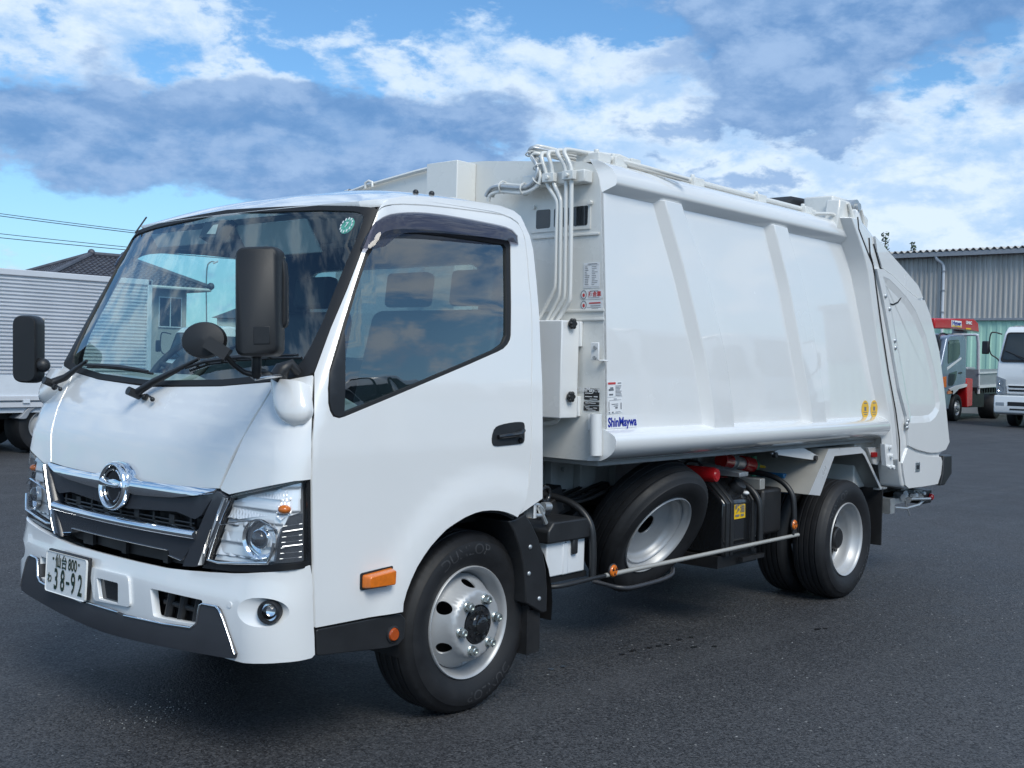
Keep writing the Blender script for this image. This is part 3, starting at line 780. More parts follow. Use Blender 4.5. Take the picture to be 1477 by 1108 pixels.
# wipers
def on_glass(pts, o=0.02): return [surf_off(cu, a, b, o) for a, b in pts]
WA = [Vector(p) for p in [(-1.0481,1.6675,1.3705)] + [(-0.9967,1.6395,1.3954)]]
for arm, blade, knob in (([(-0.0225,1.3314),(0.0698,1.3848),(0.3051,1.4842)], [(0.2384,1.4476),(0.3427,1.4752),(0.5102,1.4938),(0.6887,1.5053),(0.8509,1.5097)], [(0.0175,1.3286)]),
                         ([(-0.8884,1.3752),(-0.8195,1.3951),(-0.581,1.4598)], [(-0.6145,1.4433),(-0.461,1.4449),(-0.2661,1.4416),(-0.1146,1.4347),(-0.0167,1.4284)], [(-0.9022,1.3535)])):
    mb = MB(); a = on_glass(arm, 0.035)
    if arm[0][0] < -0.5: a = [WA[0], WA[1], a[2]]
    mb.tube(a, [0.017, 0.016, 0.007], 8)
    mb.tube([a[0] + Vector((0.02, 0, -0.01)), a[0] + Vector((-0.035, 0, 0.012))], 0.018, 12)
    w = mb.build('wiper', 'black', truck, smooth=50)
    mb = MB(); b = on_glass(blade, 0.03); c = on_glass(blade, 0.006)
    mb.tube(b, [0.005, 0.008, 0.010, 0.008, 0.005], 6); mb.tube(c, 0.0055, 6)
    for i in range(1, 4):
        mb.tube([b[i], c[i]], 0.006, 6)
        mb.tube([(b[i] + b[i - 1]) / 2 + Vector((0, 0, .004)), (c[i] + c[i - 1]) / 2], 0.005, 6)
    mb.build('wiper_blade', 'black', w, smooth=50)
    mb = MB(); k = on_glass(knob, 0.012)[0] if arm[0][0] > -0.5 else WA[0] + Vector((0.0, -0.03, -0.02))
    mb.ball(k, 0.014, 10, 6); mb.tube([k, k + Vector((-0.01, -0.03, 0.012)), k + Vector((-0.01, -0.075, -0.002))], 0.004, 6); mb.ball(k + Vector((-0.012, -0.078, -0.006)), 0.010, 10, 6)
    mb.build('washer_nozzle', 'black', w, smooth=50)

# mirrors
def rect_mirror(pts, tilt, name='mirror', rc=0.46):
    """pts: centre line of the housing, given as four corner points lying on one plane"""
    tl, tr, br, bl = (Vector(p) for p in pts)
    rt = ((tr - tl) + (br - bl)) * 0.25; up = ((tl - bl) + (tr - br)) * 0.25; c = (tl + tr + br + bl) / 4
    nn = rt.cross(up).normalized()            # towards the front of the truck
    w, h = rt.length, up.length; rt.normalize(); up.normalize()
    ol = rounded([(-w, -h), (w, -h), (w, h), (-w, h)], min(w, h) * rc, 8)
    mb = MB(); rings = []
    for s, d in ((0.93, -0.055), (1.0, -0.045), (1.0, -0.005), (0.975, 0.030), (0.93, 0.045), (0.85, 0.053)):
        rings.append([c + rt * (x * (s if s >= 0.97 else 1 - (1 - s) * 1.0)) + up * (y * (1 - (1 - s) * w / h)) + nn * d for x, y in ol])
    n = len(ol); vs = [v for r_ in rings for v in r_]
    fs = [(k * n + i, k * n + (i + 1) % n, (k + 1) * n + (i + 1) % n, (k + 1) * n + i) for k in range(5) for i in range(n)]
    fs += [tuple(range(n))[::-1], tuple(5 * n + i for i in range(n))]
    mb.add(vs, fs)
    return mb.build(name, 'mirrorblack', truck, smooth=48), c, rt, up, nn, w, h
# near side mirror: main housing, step on its outer edge, arm and round under-mirror
mm, c, rt, up, nn, w, h = rect_mirror([(-1.2723,-0.0565,1.8842),(-1.1683,-0.176,1.8905),(-1.1706,-0.1841,1.5166),(-1.2684,-0.0719,1.5082)], 0)
mb = MB()
side = [(w * 0.80, h * 0.93), (w * 1.10, h * 0.72), (w * 1.16, h * 0.45), (w * 1.17, -h * 0.36), (w * 1.10, -h * 0.46), (w * 0.80, -h * 0.50)]
n = len(side)
mb.add([c + rt * x + up * y + nn * d for d in (-0.06, -0.012) for x, y in side], [tuple(range(n))[::-1], tuple(range(n, 2 * n))] + [(i, (i + 1) % n, n + (i + 1) % n, n + i) for i in range(n)])
mb.build('mirror_shell', 'mirrorblack', mm, bevel=0.008)
MB().obox(c - nn * 0.056, rt * w * 0.9, up * h * 0.94, nn * 0.002).build('mirror_glass', 'chrome', mm)
MB().obox(c + nn * 0.0535 + rt * (w * 0.25) - up * (h * 0.62), rt * w * 0.36, up * h * 0.16, nn * 0.002).build('mirror_cover', 'mirrorblack', mm, bevel=0.002)
mb = MB()
piv = Vector([(-1.2022,-0.0882,1.4715)][0])
mb.tube([piv + Vector((0, 0, 0.085)), piv + Vector((0, 0, 0.035)), piv + Vector((0, 0, -0.025)), piv + Vector((0, 0, -0.035))], [0.014, 0.017, 0.017, 0.010], 12)
stub = Vector(surf_off(ct, *[(-1.0382,1.4273)][0], 0.03))
mb.build('mirror_pivot', 'black', mm, smooth=50)
mb = MB()
lo = piv + Vector((0, 0, -0.03))
mb.tube([lo + Vector((-0.012, 0.02, 0.01)), lo + Vector((-0.004, 0.0, -0.006)), lo + Vector((0.03, 0.0, 0.0)), stub + Vector((-0.04, -0.02, 0.005)), stub + Vector((0.0, 0.0, 0.0))], 0.0065, 8)
mb.build('mirror_stay', 'steel', mm, smooth=60)
mb = MB()
mb.tube([stub + Vector((-0.02, 0.02, -0.01)), stub + Vector((-0.01, 0.0, 0.03)), stub + Vector((0.015, -0.015, 0.05)), stub + Vector((0.06, -0.03, 0.0))], [0.035, 0.03, 0.02, 0.012], 10)
mb.tube([stub + Vector((-0.02, 0.02, -0.005)), lo + Vector((0.03, 0.0, 0.02)), piv + Vector((0, 0, -0.01))], [0.012, 0.011, 0.012], 8)
mb.build('mirror_arm', 'black', mm, smooth=50)
um = Vector([(-1.3447,0.0175,1.5656)][0]); uj = Vector([(-1.3011,-0.0338,1.5258)][0])
mb = MB()
un_ = (nn + up * 0.12).normalized(); ux = rt; uy = un_.cross(ux).normalized()
rings = []
for r_, d in ((0.066, -0.022), (0.075, -0.016), (0.075, 0.0), (0.070, 0.010), (0.04, 0.018), (0.0, 0.020)):
    rings.append([um + un_ * d + (ux * math.cos(k * math.pi / 16) * 1.02 + uy * math.sin(k * math.pi / 16) * 0.84) * max(r_, 0.0005) for k in range(32)])
vs = [v for q_ in rings for v in q_]
mb.add(vs, [(k * 32 + i, (k + 1) * 32 + i, (k + 1) * 32 + (i + 1) % 32, k * 32 + (i + 1) % 32) for k in range(5) for i in range(32)] + [tuple(range(32))])
d1 = (uj - um).normalized()
mb.obox(um + d1 * 0.062 + un_ * 0.02, d1 * 0.042, un_.cross(d1) * 0.022, un_ * 0.018)
um_ob = mb.build('under_mirror', 'mirrorblack', mm, smooth=40)
MB().tube([uj + un_ * 0.02, Vector([(-1.2643,-0.0469,1.4817)][0]), Vector([(-1.2304,-0.0561,1.4584)][0]), Vector([(-1.2084,-0.0816,1.4497)][0])], [0.010, 0.0095, 0.0095, 0.010], 10).build('mirror_rod', 'black', mm, smooth=60)
# far side mirror
fm, c, rt, up, nn, w, h = rect_mirror([(-1.0405,2.0487,1.6813),(-0.9576,1.9535,1.6845),(-0.9613,1.9483,1.3588),(-1.0354,2.0336,1.3593)], 0, rc=0.8)
MB().obox(c - nn * 0.056, rt * w * 0.9, up * h * 0.94, nn * 0.002).build('mirror_glass', 'chrome', fm)
fs_ = Vector([(-0.9624,1.9216,1.4458)][0])
mb = MB(); mb.ball(fs_, 0.034, 14, 8); mb.tube([fs_, c + rt * w * 0.7 - up * h * 0.35], [0.03, 0.022], 10)
mb.build('mirror_arm', 'black', fm, smooth=60)

# headlight (near side), mirrored for the other
hl_out = [(-1.3224,0.9955),(-1.2359,1.016),(-1.1509,1.0361),(-1.0763,1.0538),(-1.0246,1.0649),(-0.9634,1.0693),(-0.9598,0.9662),(-0.9568,0.878),(-0.9537,0.777),(-0.9875,0.7753),(-1.0434,0.7735),(-1.0979,0.7697),(-1.2048,0.7566),(-1.3077,0.7451),(-1.4417,0.7395),(-1.416,0.801),(-1.3885,0.861),(-1.3558,0.9287)]
hl = panel('headlight', ct, hl_out, 'lampgrey', truck, off=-0.045, thick=0, grid=0.03)
panel('headlight_trim', ct, [(-1.3356,0.9931),(-1.2364,1.0229),(-1.1512,1.0427),(-1.0763,1.0604),(-1.0244,1.0716),(-0.9611,1.0754),(-0.957,0.966),(-0.9536,0.8777),(-0.95,0.7589),(-0.987,0.7545),(-1.043,0.7504),(-1.0975,0.7454),(-1.204,0.7315),(-1.3069,0.7197),(-1.4711,0.7123),(-1.4211,0.8341),(-1.3895,0.8918),(-1.3567,0.9543)], 'blackgloss', hl, holes=[hl_out], off=-0.006, thick=0.04, grid=0.04)
# reflector bowls: chrome pieces at differing depth
def patch(name, pts, o0, o1, mat='reflector', grid=0.008, ripple=0.0, freq=90, saw=0.0, sf=30.0):
    def f(t, z):
        cxp = sum(p[0] for p in pts) / len(pts); czp = sum(p[1] for p in pts) / len(pts)
        rr = max(abs(p[0] - cxp) + abs(p[1] - czp) for p in pts)
        k = min(1, math.hypot(t - cxp, z - czp) / rr)
        return surf_off(ct, t, z, o0 + (o1 - o0) * k * k + ripple * math.sin(freq * (t + 0.35 * z)) - saw * ((z * sf) % 1.0) / sf)
    return panel(name, f, pts, mat, hl, thick=0, grid=grid)
patch('reflector', [(-1.331,0.9796),(-1.2356,1.0093),(-1.1505,1.03),(-1.0763,1.0465),(-1.0247,1.0575),(-0.9864,1.0617),(-0.9859,0.9532),(-1.0347,0.9428),(-1.0548,0.9179),(-1.0753,0.8951),(-1.0894,0.8571),(-1.1034,0.7754),(-1.205,0.7623),(-1.3079,0.751),(-1.43,0.7462),(-1.4062,0.8047),(-1.3808,0.8644)], -0.034, -0.022, 'reflector', saw=0.12, sf=22.0)
patch('upper_reflector', [(-1.3125,0.9888),(-1.1503,1.0264),(-1.0814,1.0426),(-1.05,1.0486),(-1.0492,1.0266),(-1.0863,0.9614),(-1.1131,0.9435),(-1.2175,0.9271),(-1.3568,0.9004)], -0.030, -0.008, 'reflector', ripple=0.0009, freq=420, saw=0.28, sf=11.0)
patch('lower_reflector', [(-1.3621,0.8869),(-1.2389,0.9111),(-1.1462,0.9254),(-1.0876,0.8969),(-1.0992,0.8316),(-1.1093,0.7886),(-1.121,0.7775),(-1.2781,0.7572),(-1.428,0.7477),(-1.395,0.8215)], -0.036, -0.008, 'reflector', ripple=0.0030, freq=110, saw=0.25, sf=17.0)
pc = Vector(surf_off(ct, *[(-1.1793,0.8532)][0], -0.036)); pn = (Vector((-0.93, -0.30, 0.0))).normalized()
mb = MB()
pr = pn.cross(Vector((0, 0, 1))).normalized(); pu = Vector((0, 0, 1))
def disc_rings(prof, ctr, n=24):
    vs = []; m = len(prof)
    for r_, d in prof:
        for k in range(n): vs.append(ctr + pn * d + (pr * math.cos(k * 2 * math.pi / n) + pu * math.sin(k * 2 * math.pi / n)) * max(r_, 0.0004))
    return vs, [(i * n + k, i * n + (k + 1) % n, (i + 1) * n + (k + 1) % n, (i + 1) * n + k) for i in range(m - 1) for k in range(n)]
mb.add(*disc_rings([(0.074, 0.022), (0.066, 0.016), (0.056, 0.0), (0.042, -0.004), (0.036, 0.016), (0.032, 0.018)], pc))
mb.build('projector_bezel', 'chrome', hl, smooth=40)
MB().add(*disc_rings([(0.033, 0.016), (0.030, 0.030), (0.020, 0.040), (0.0, 0.044)], pc)).build('projector_lens', 'smoklens', hl, smooth=60)
ab = Vector(surf_off(ct, *[(-1.0623,0.9673)][0], -0.03))
MB().ball(ab, 0.020, 14, 8, sx=1.2, sy=1.2, sz=0.85).build('indicator_bulb', 'orange', hl, smooth=60)
patch('indicator_reflector', [(-1.0815,1.001),(-1.0346,1.0144),(-1.0326,0.9551),(-1.0759,0.9273),(-1.1016,0.9407)], -0.026, -0.010, 'reflector', ripple=0.001, freq=400, saw=0.5, sf=40.0)
mb = MB()
for z_ in (0.0, 1.0):
    a, b = ([(-1.0589,0.8893),(-0.9928,0.8975)][:], [(-1.0626,0.8359),(-0.9916,0.8424)][:])[int(z_)]
    mb.tube([surf_off(ct, *a, -0.004), surf_off(ct, *b, -0.004)], 0.0025, 6)
for k in range(7):
    a = [(-1.0617,0.9178),(-0.9907,0.9261)]; b = [(-1.0734,0.781),(-0.9877,0.7858)]
    f_ = (k + 0.5) / 7
    mb.tube([surf_off(ct, a[0][0] + (b[0][0] - a[0][0]) * f_, a[0][1] + (b[0][1] - a[0][1]) * f_, -0.010), surf_off(ct, a[1][0], a[1][1] + (b[1][1] - a[1][1]) * f_, -0.010)], 0.0014, 5)
mb.split('light_guide', 'steel', hl)
strip_on(ct, [(-1.3234,0.9803),(-1.3558,0.9287),(-1.3885,0.861),(-1.414,0.8012),(-1.432,0.7485),(-1.3728,0.7455),(-1.2596,0.7569),(-1.1148,0.7744),(-1.1014,0.8067),(-1.0918,0.8495)], 0.0055, 0.006).build('lamp_frame', 'chrome', hl, smooth=60)
strip_on(ct, [(-1.366,0.8865),(-1.2645,0.9085),(-1.1567,0.9244),(-1.0802,0.8948)], 0.003, 0.006).build('lamp_divider', 'chrome', hl, smooth=60)
panel('smoked_cover', ct, [(-1.0438,0.9453),(-0.9886,0.9534),(-0.9804,0.7813),(-1.098,0.7734),(-1.0869,0.8598),(-1.073,0.8976),(-1.057,0.9129)], 'smoklens', hl, off=-0.012, thick=0, grid=0.03)
panel('lens', ct, hl_out, 'lens', hl, off=-0.001, thick=0, grid=0.03)
flip_copy(hl, truck)

# grille
gr_half = [(0.0, 1.006), (0.3, 1.007), (0.5, 1.010)] + [(0.6423,1.0158),(0.6951,0.9911),(0.6283,0.8623),(0.5651,0.7235)]
gr_out = sym([(0.0, 1.006), (0.3, 1.007), (0.5, 1.010)] + gr_half[3:] + [(0.45, 0.700), (0.0, 0.695)])
grille = panel('grille', cu, gr_out, 'blackmat', truck, off=-0.05, thick=0.0, grid=0.06)
up_face = [(0.4064,0.9101),(0.5579,0.9121),(0.5994,0.9605),(0.6375,1),(0.5446,0.9827),(0.3987,0.9627),(0.24,0.9546),(0.1383,0.9506)]
panel('upper_face', cu, sym([(0.0, 0.885)] + up_face[:1] + [(0.52, 0.893)] + up_face[1:2] + up_face[2:] + [(0.10, 0.965), (0.0, 0.90)]), 'grille', grille, off=0.006, thick=0.05, grid=0.05)
wing = sym([(0.0, 0.955), (0.075, 0.960)] + [(0.1383,0.9506),(0.24,0.9546),(0.3986,0.964),(0.5443,0.9845),(0.634,1.0087),(0.642,1.0171)] + [(0.5, 1.012), (0.3, 1.009), (0.17, 1.008), (0.125, 1.018), (0.095, 1.045), (0.05, 1.068), (0.0, 1.072)])
def wing_mp(u, z): return surf_off(cu, u, z, 0.012 + 0.013 * max(0, math.sin(max(0, min(1, (z - 0.945) / 0.075)) * math.pi)) + 0.006 * max(0, 1 - abs(u) / 0.2))
panel('chrome_wing', wing_mp, wing, 'chrome', grille, thick=0.03, grid=0.018)
# side struts running down to the bumper
st_ = [(0.6477,1.0086),(0.6951,0.9911),(0.6283,0.8623),(0.565,0.7248),(0.5348,0.7157),(0.4703,0.71),(0.4837,0.7382),(0.5489,0.8458),(0.5974,0.9291)]
def bulge(u, z): return surf_off(cu, u, z, 0.018)
for s in (1, -1):
    panel('grille_strut', cu, [(s * a, b) for a, b in st_][::s], 'grille', grille, off=0.016, thick=0.05, grid=0.04)
strip_on(cu, [(-a, b) for a, b in [(0.6643,1.0024),(0.6001,0.8722),(0.5456,0.7459),(0.5223,0.7167)]], 0.006, 0.024, strip_on(cu, [(0.6934,0.9896),(0.6303,0.8625),(0.5669,0.7277)], 0.004, 0.022)).split('strut_chrome', 'chrome', grille, smooth=60)
# second chrome bar and lower face
bar = [(-0.545 + 1.09 * k / 24, 0.833 + 0.004 * abs(k / 12 - 1) ** 2) for k in range(25)]
strip_on(cu, bar, 0.023, 0.036).build('chrome_bar', 'chrome', grille, smooth=70)
panel('lower_face', cu, [(-0.535, 0.815), (-0.455, 0.728), (-0.375, 0.738), (-0.37, 0.757), (0.37, 0.757), (0.375, 0.738), (0.455, 0.728), (0.535, 0.815)], 'grille', grille, off=0.010, thick=0.06, grid=0.05)
mb = strip_on(cu, [(-0.37 + 0.74 * k / 16, 0.758) for k in range(17)], 0.0035, 0.016)
strip_on(cu, [(-0.375, 0.739), (-0.455, 0.729)], 0.003, 0.015, mb); strip_on(cu, [(0.375, 0.739), (0.455, 0.729)], 0.003, 0.015, mb)
mb.build('lower_chrome', 'chrome', grille, smooth=60)
mb = MB()
for z_ in (0.872, 0.856):
    mb.tube([surf_off(cu, -0.5 + k * 0.05, z_, -0.012) for k in range(21)], 0.004, 6)
for k in range(9):
    u_ = -0.48 + 0.12 * k
    mb.obox(surf_off(cu, u_, 0.868, -0.02), (0.012, 0, 0), (0, 0.018 if k % 2 else 0.007, 0), (0, 0, 0.026))
mb.split('slot_vane', 'black', grille)
mb = MB()
for k in range(3):
    u_ = -0.30 + 0.30 * k
    mb.obox(surf_off(cu, u_, 0.725, -0.035), (0.008, 0, 0), (0, 0.016 if k % 3 else 0.04, 0), (0, 0, 0.03))
mb.split('lower_vane', 'blackmat', grille)
# round emblem: chrome oval ring, dark disc, flared crossbar and side arcs
ec = Vector((front_x(0, 0.974) - 0.030, YC, 0.974)); er, eu, en = Vector((0, -1, 0)), Vector((0.06, 0, 1)).normalized(), Vector((-1, 0, 0.06)).normalized()
def oval(rx, rz, d, n=48): return [ec + er * (rx * math.cos(k * 2 * math.pi / n)) + eu * (rz * math.sin(k * 2 * math.pi / n)) + en * d for k in range(n)]
rings = [oval(0.100, 0.098, -0.02), oval(0.099, 0.097, 0.004), oval(0.095, 0.093, 0.012), oval(0.089, 0.087, 0.014), oval(0.084, 0.082, 0.009), oval(0.082, 0.080, -0.004)]
mb = MB().add([v for q_ in rings for v in q_], [(k * 48 + i, k * 48 + (i + 1) % 48, (k + 1) * 48 + (i + 1) % 48, (k + 1) * 48 + i) for k in range(5) for i in range(48)])
emb = mb.build('emblem', 'chrome', grille, smooth=70)
MB().add(oval(0.0825, 0.0805, -0.003), [tuple(range(48))]).build('emblem_disc', 'blackgloss', grille)
def loc(x, z, d=0.006): return ec + er * x + eu * z + en * d
mb = MB()
bar_p = [(-0.074, 0.030), (-0.055, 0.013), (0.055, 0.013), (0.074, 0.030), (0.079, 0.004), (0.072, -0.012), (0.05, -0.007), (-0.05, -0.007), (-0.072, -0.012), (-0.079, 0.004)]
n = len(bar_p)
mb.tube([loc(x, 0.004 + 0.010 * (abs(x) / 0.079) ** 3, 0.0) for x in (-0.080, -0.070, -0.055, -0.03, 0.0, 0.03, 0.055, 0.070, 0.080)], [0.020, 0.015, 0.0105, 0.009, 0.009, 0.009, 0.0105, 0.015, 0.020], 12)
mb.tube([loc(0.070 * math.cos(a), 0.068 * math.sin(a), 0.002) for a in [R(28 + 44 * k / 8) for k in range(9)]], 0.005, 6)
mb.tube([loc(0.070 * math.cos(a), 0.068 * math.sin(a), 0.002) for a in [R(108 + 44 * k / 8) for k in range(9)]], 0.005, 6)
mb.tube([loc(0.060 * math.cos(a), -0.010 + 0.056 * math.sin(a), 0.002) for a in [R(188 + 60 * k / 8) for k in range(9)]], 0.005, 6)
mb.tube([loc(0.060 * math.cos(a), -0.010 + 0.056 * math.sin(a), 0.002) for a in [R(292 + 60 * k / 8) for k in range(9)]], 0.005, 6)
mb.build('emblem_mark', 'chrome', grille, smooth=50)

# bumper
btop = [(0.3641,0.691),(0.5957,0.704),(0.7395,0.7172),(0.9049,0.7385),(0.9951,0.7513),(1.0615,0.7627)]
end_ = [(1.0708,0.7261),(1.1004,0.5982),(1.1113,0.4949),(1.1113,0.4327),(1.0973,0.4223),(1.0426,0.4197),(0.9807,0.4189),(0.9257,0.4158),(0.846,0.4102),(0.7714,0.4112)]
bhalf = [(0.0, 0.690), (0.15, 0.690)] + btop + end_ + [(0.70, 0.415), (0.3, 0.415), (0.0, 0.415)]
intake = rounded([(0.3035,0.6054),(0.6253,0.6057),(0.6159,0.5146),(0.503,0.5059),(0.334,0.5003)], 0.012)
fog_c = [(0.9104,0.5984)][0]
fog_out = [(fog_c[0] + 0.098 * math.cos(k * math.pi / 16), fog_c[1] + 0.052 * math.sin(k * math.pi / 16)) for k in range(32)]
radar = rounded([(-0.0691,0.5945),(0.0968,0.5961),(0.1051,0.5145),(-0.0387,0.5121)], 0.008)
holes = [intake, [(-a, b) for a, b in intake][::-1], fog_out, [(-a, b) for a, b in fog_out][::-1], radar]
bo = bhalf + [(-a, b) for a, b in reversed(bhalf[1:-1])]
bumper = panel('bumper', bw, bo, 'white', truck, holes=holes, grid=0.045, thick=0.035)
# shelf on top of the bumper and dark box behind the openings
mb = MB()
for (a, b) in zip(btop, btop[1:]): pass
tl_ = [(-w_, z_) for w_, z_ in reversed(btop)] + [(-0.15, 0.69), (0.15, 0.69)] + btop
v0 = [surf_off(bw, w_, z_, 0.0) for w_, z_ in tl_]; v1 = [surf_off(bw, w_, z_, -0.10) for w_, z_ in tl_]
n = len(tl_)
mb.add([tuple(v - Vector((0, 0, 0.002))) for v in v0] + [tuple(v - Vector((0, 0, 0.012))) for v in v1], [(i, i + 1, n + i + 1, n + i) for i in range(n - 1)])
mb.build('bumper_shelf', 'white', bumper, smooth=30)
panel('bumper_backing', bw, [(-1.0, 0.43), (1.0, 0.43), (1.0, 0.665), (-1.0, 0.665)], 'blackmat', bumper, off=-0.07, thick=0, grid=0.08)
mb = MB()
for u_ in (0.37, 0.45, 0.54): mb.tube([surf_off(bw, u_, 0.50, -0.045), surf_off(bw, u_ + 0.015, 0.61, -0.05)], 0.018, 8)
mb.tube([surf_off(bw, 0.34, 0.555, -0.05), surf_off(bw, 0.6, 0.55, -0.05)], 0.012, 8)
mb.split('tow_hook_frame', 'blackmat', bumper)
fr_o = rounded([(-0.1328,0.6284),(0.1648,0.6321),(0.1904,0.5155),(-0.0833,0.5)], [0.012, 0.03, 0.02, 0.02])
panel('radar_frame', bw, fr_o, 'white', bumper, holes=[radar], off=0.010, thick=0.012, grid=0.03)
panel('radar_window', bw, radar, 'blackgloss', bumper, off=-0.006, thick=0, grid=0.05)
# fog lamp: dished bowl down to a small round lamp
fl = None
for s in (1, -1):
    mb = MB()
    lc = [(0.9433,0.5997)][0]
    ro_ = [surf_off(bw, s * a, b, 0.0) for a, b in fog_out]
    m1 = [surf_off(bw, s * (lc[0] + 0.060 * math.cos(k * math.pi / 16) - 0.012), lc[1] + 0.044 * math.sin(k * math.pi / 16), -0.016) for k in range(32)]
    r1 = [surf_off(bw, s * (lc[0] + 0.040 * math.cos(k * math.pi / 16)), lc[1] + 0.040 * math.sin(k * math.pi / 16), -0.024) for k in range(32)]
    rr = [(i, (i + 1) % 32) for i in range(32)]
    mb.add(ro_ + m1 + r1, [(a, b, 32 + b, 32 + a) for a, b in rr] + [(32 + a, 32 + b, 64 + b, 64 + a) for a, b in rr])
    bowl = mb.build('fog_bowl', 'white', bumper, smooth=60)
    fc = surf_off(bw, s * lc[0], lc[1], -0.03 if s > 0 else -0.062)
    fn = Vector((-0.85, -0.5 * s, 0.05)).normalized(); fr_ = fn.cross(Vector((0, 0, 1))).normalized(); fu = fr_.cross(fn)
    def frg(r_, d): return [fc + fn * d + fr_ * (r_ * math.cos(k * math.pi / 12)) + fu * (r_ * math.sin(k * math.pi / 12)) for k in range(24)]
    def lathe_f(prof):
        vs = [v for r_, d in prof for v in frg(max(r_, 0.0004), d)]
        return MB().add(vs, [(i * 24 + k, i * 24 + (k + 1) % 24, (i + 1) * 24 + (k + 1) % 24, (i + 1) * 24 + k) for i in range(len(prof) - 1) for k in range(24)])
    lathe_f([(0.043, -0.02), (0.043, 0.026), (0.039, 0.034), (0.034, 0.034), (0.032, 0.01)]).build('fog_light', 'black', bumper, smooth=50)
    lathe_f([(0.033, 0.004), (0.025, -0.008), (0.012, -0.014), (0.0, -0.014)]).build('fog_reflector', 'chrome', bumper, smooth=50)
    lathe_f([(0.033, 0.020), (0.024, 0.032), (0.012, 0.037), (0.0, 0.038)]).build('fog_lens', 'lens', bumper, smooth=50)
ps = [(0.7723,0.6101)][0]
panel('parking_sensor', bw, [(ps[0] + 0.011 * math.cos(k * 0.5236), ps[1] + 0.011 * math.sin(k * 0.5236)) for k in range(12)], 'white', bumper, off=0.003, thick=0.004, grid=0.02)
# dark lower guard with chrome edging
g_top = [(0.0, 0.487)] + [(0.1629,0.4808),(0.4179,0.4896),(0.5808,0.5),(0.6118,0.5191),(0.6251,0.5891),(0.6405,0.5957),(0.7119,0.5968),(0.731,0.588),(0.7538,0.5596),(0.8201,0.4426)]
g_bot = [(0.814,0.4249),(0.766,0.4193),(0.5949,0.4105),(0.3933,0.3992)] + [(0.12, 0.388), (0.0, 0.386)]
gh = g_top + g_bot
def guard_mp(w_, z_):
    k = max(0.0, min(1.0, (0.52 - z_) / 0.14))
    return surf_off(bw, w_, z_, 0.012 + 0.012 * math.sin(k * math.pi * 0.8) * max(0, 1 - abs(w_) / 0.9))
guard = panel('bumper_guard', guard_mp, gh + [(-a, b) for a, b in reversed(gh[1:-1])], 'charcoal', truck, grid=0.03, thick=0.04)
mb = MB()
for s in (1, -1): strip_on(guard_mp, [(s * a, b) for a, b in g_top[1:]], [0.0045] * (len(g_top) - 4) + [0.0045, 0.003, 0.0018], 0.005, mb)
strip_on(guard_mp, [(-0.12 + 0.04 * k, 0.487 + 0.0 * k) for k in range(7)], 0.0045, 0.006, mb)
mb.split('guard_chrome', 'chrome', guard, smooth=60)

# number plate
pcx = [(-0.2852,0.5753)][0]
pl = MB(); px0 = -1.215
tl_ = 0.036; pup = Vector((math.sin(tl_), 0, math.cos(tl_))); prt = Vector((0, -1, 0)); pnm = Vector((-math.cos(tl_), 0, math.sin(tl_)))
po = Vector((px0, YC - pcx[0], pcx[1]))
ol = rounded([(-0.165, -0.0825), (0.165, -0.0825), (0.165, 0.0825), (-0.165, 0.0825)], 0.012)
ol2 = rounded([(-0.168, -0.0855), (0.168, -0.0855), (0.168, 0.0855), (-0.168, 0.0855)], 0.014)
def plane_ring(o2, d): return [po + prt * x + pup * y + pnm * d for x, y in o2]
n = len(ol)
a_, b_, c_ = plane_ring(ol, 0.0), plane_ring(ol2, 0.003), plane_ring(ol2, -0.006)
pl.add(a_ + b_ + c_, [tuple(range(n))[::-1]] + [(i, (i + 1) % n, n + (i + 1) % n, n + i) for i in range(n)] + [(n + i, n + (i + 1) % n, 2 * n + (i + 1) % n, 2 * n + i) for i in range(n)])
plate = pl.build('number_plate', 'plate', truck, smooth=0)
mb = MB()
def ptx(s_, size, x, y, bold=0.0, sx=1.0): text_on(mb, s_, size, (po + prt * x + pup * y, prt, pup, pnm), bold, sx, 0.0022)
ptx('仙台', 0.062, -0.040, 0.047, 0.0012, 0.82)
ptx('800', 0.068, 0.056, 0.047, 0.0012, 0.72)
ptx('わ', 0.046, -0.133, -0.030, 0.0014, 0.80)
for s_, x in (('3', -0.078), ('8', -0.022), ('9', 0.066), ('2', 0.124)): ptx(s_, 0.124, x, -0.030, 0.0022, 0.60)
mb.obox(po + prt * 0.022 + pup * -0.030 + pnm * 0.0015, prt * 0.013, pup * 0.006, pnm * 0.001)
for x in (-0.108, 0.108): mb.add([po + prt * (x + 0.007 * math.cos(k * 0.6283)) + pup * (0.058 + 0.006 * math.sin(k * 0.6283)) + pnm * 0.0022 for k in range(10)], [tuple(range(10))])
mb.build('plate_lettering', 'plategreen', plate, smooth=0)
MB().obox(po - pnm * 0.016 + Vector((0, 0, 0.008)), prt * 0.17, pup * 0.085, pnm * 0.008).build('plate_holder', 'black', plate, bevel=0.004)

# sill under the door, with reflector
sill = MB().prism(rounded([(-0.9194,0.5226),(-0.4967,0.5184),(-0.4696,0.4909),(-0.4748,0.4174),(-0.504,0.3949),(-0.5702,0.3928),(-0.7676,0.4116),(-0.9135,0.4248)], 0.01), 'Y', -0.095, 0.15)
sl = sill.build('door_sill', 'black', truck, bevel=0.008)
rc_ = [(-0.538,-0.097,0.4428)][0]
MB().lathe([(0.0005, -0.010), (0.022, -0.010), (0.026, -0.005), (0.028, 0.004)], (rc_[0], -0.098, rc_[2]), 20).build('side_reflector', 'orangered', sl, smooth=40)
MB().lathe([(0.028, -0.006), (0.033, -0.004), (0.035, 0.004)], (rc_[0], -0.097, rc_[2]), 20).build('reflector_rim', 'black', sl, smooth=40)
flip_copy(sl, truck)
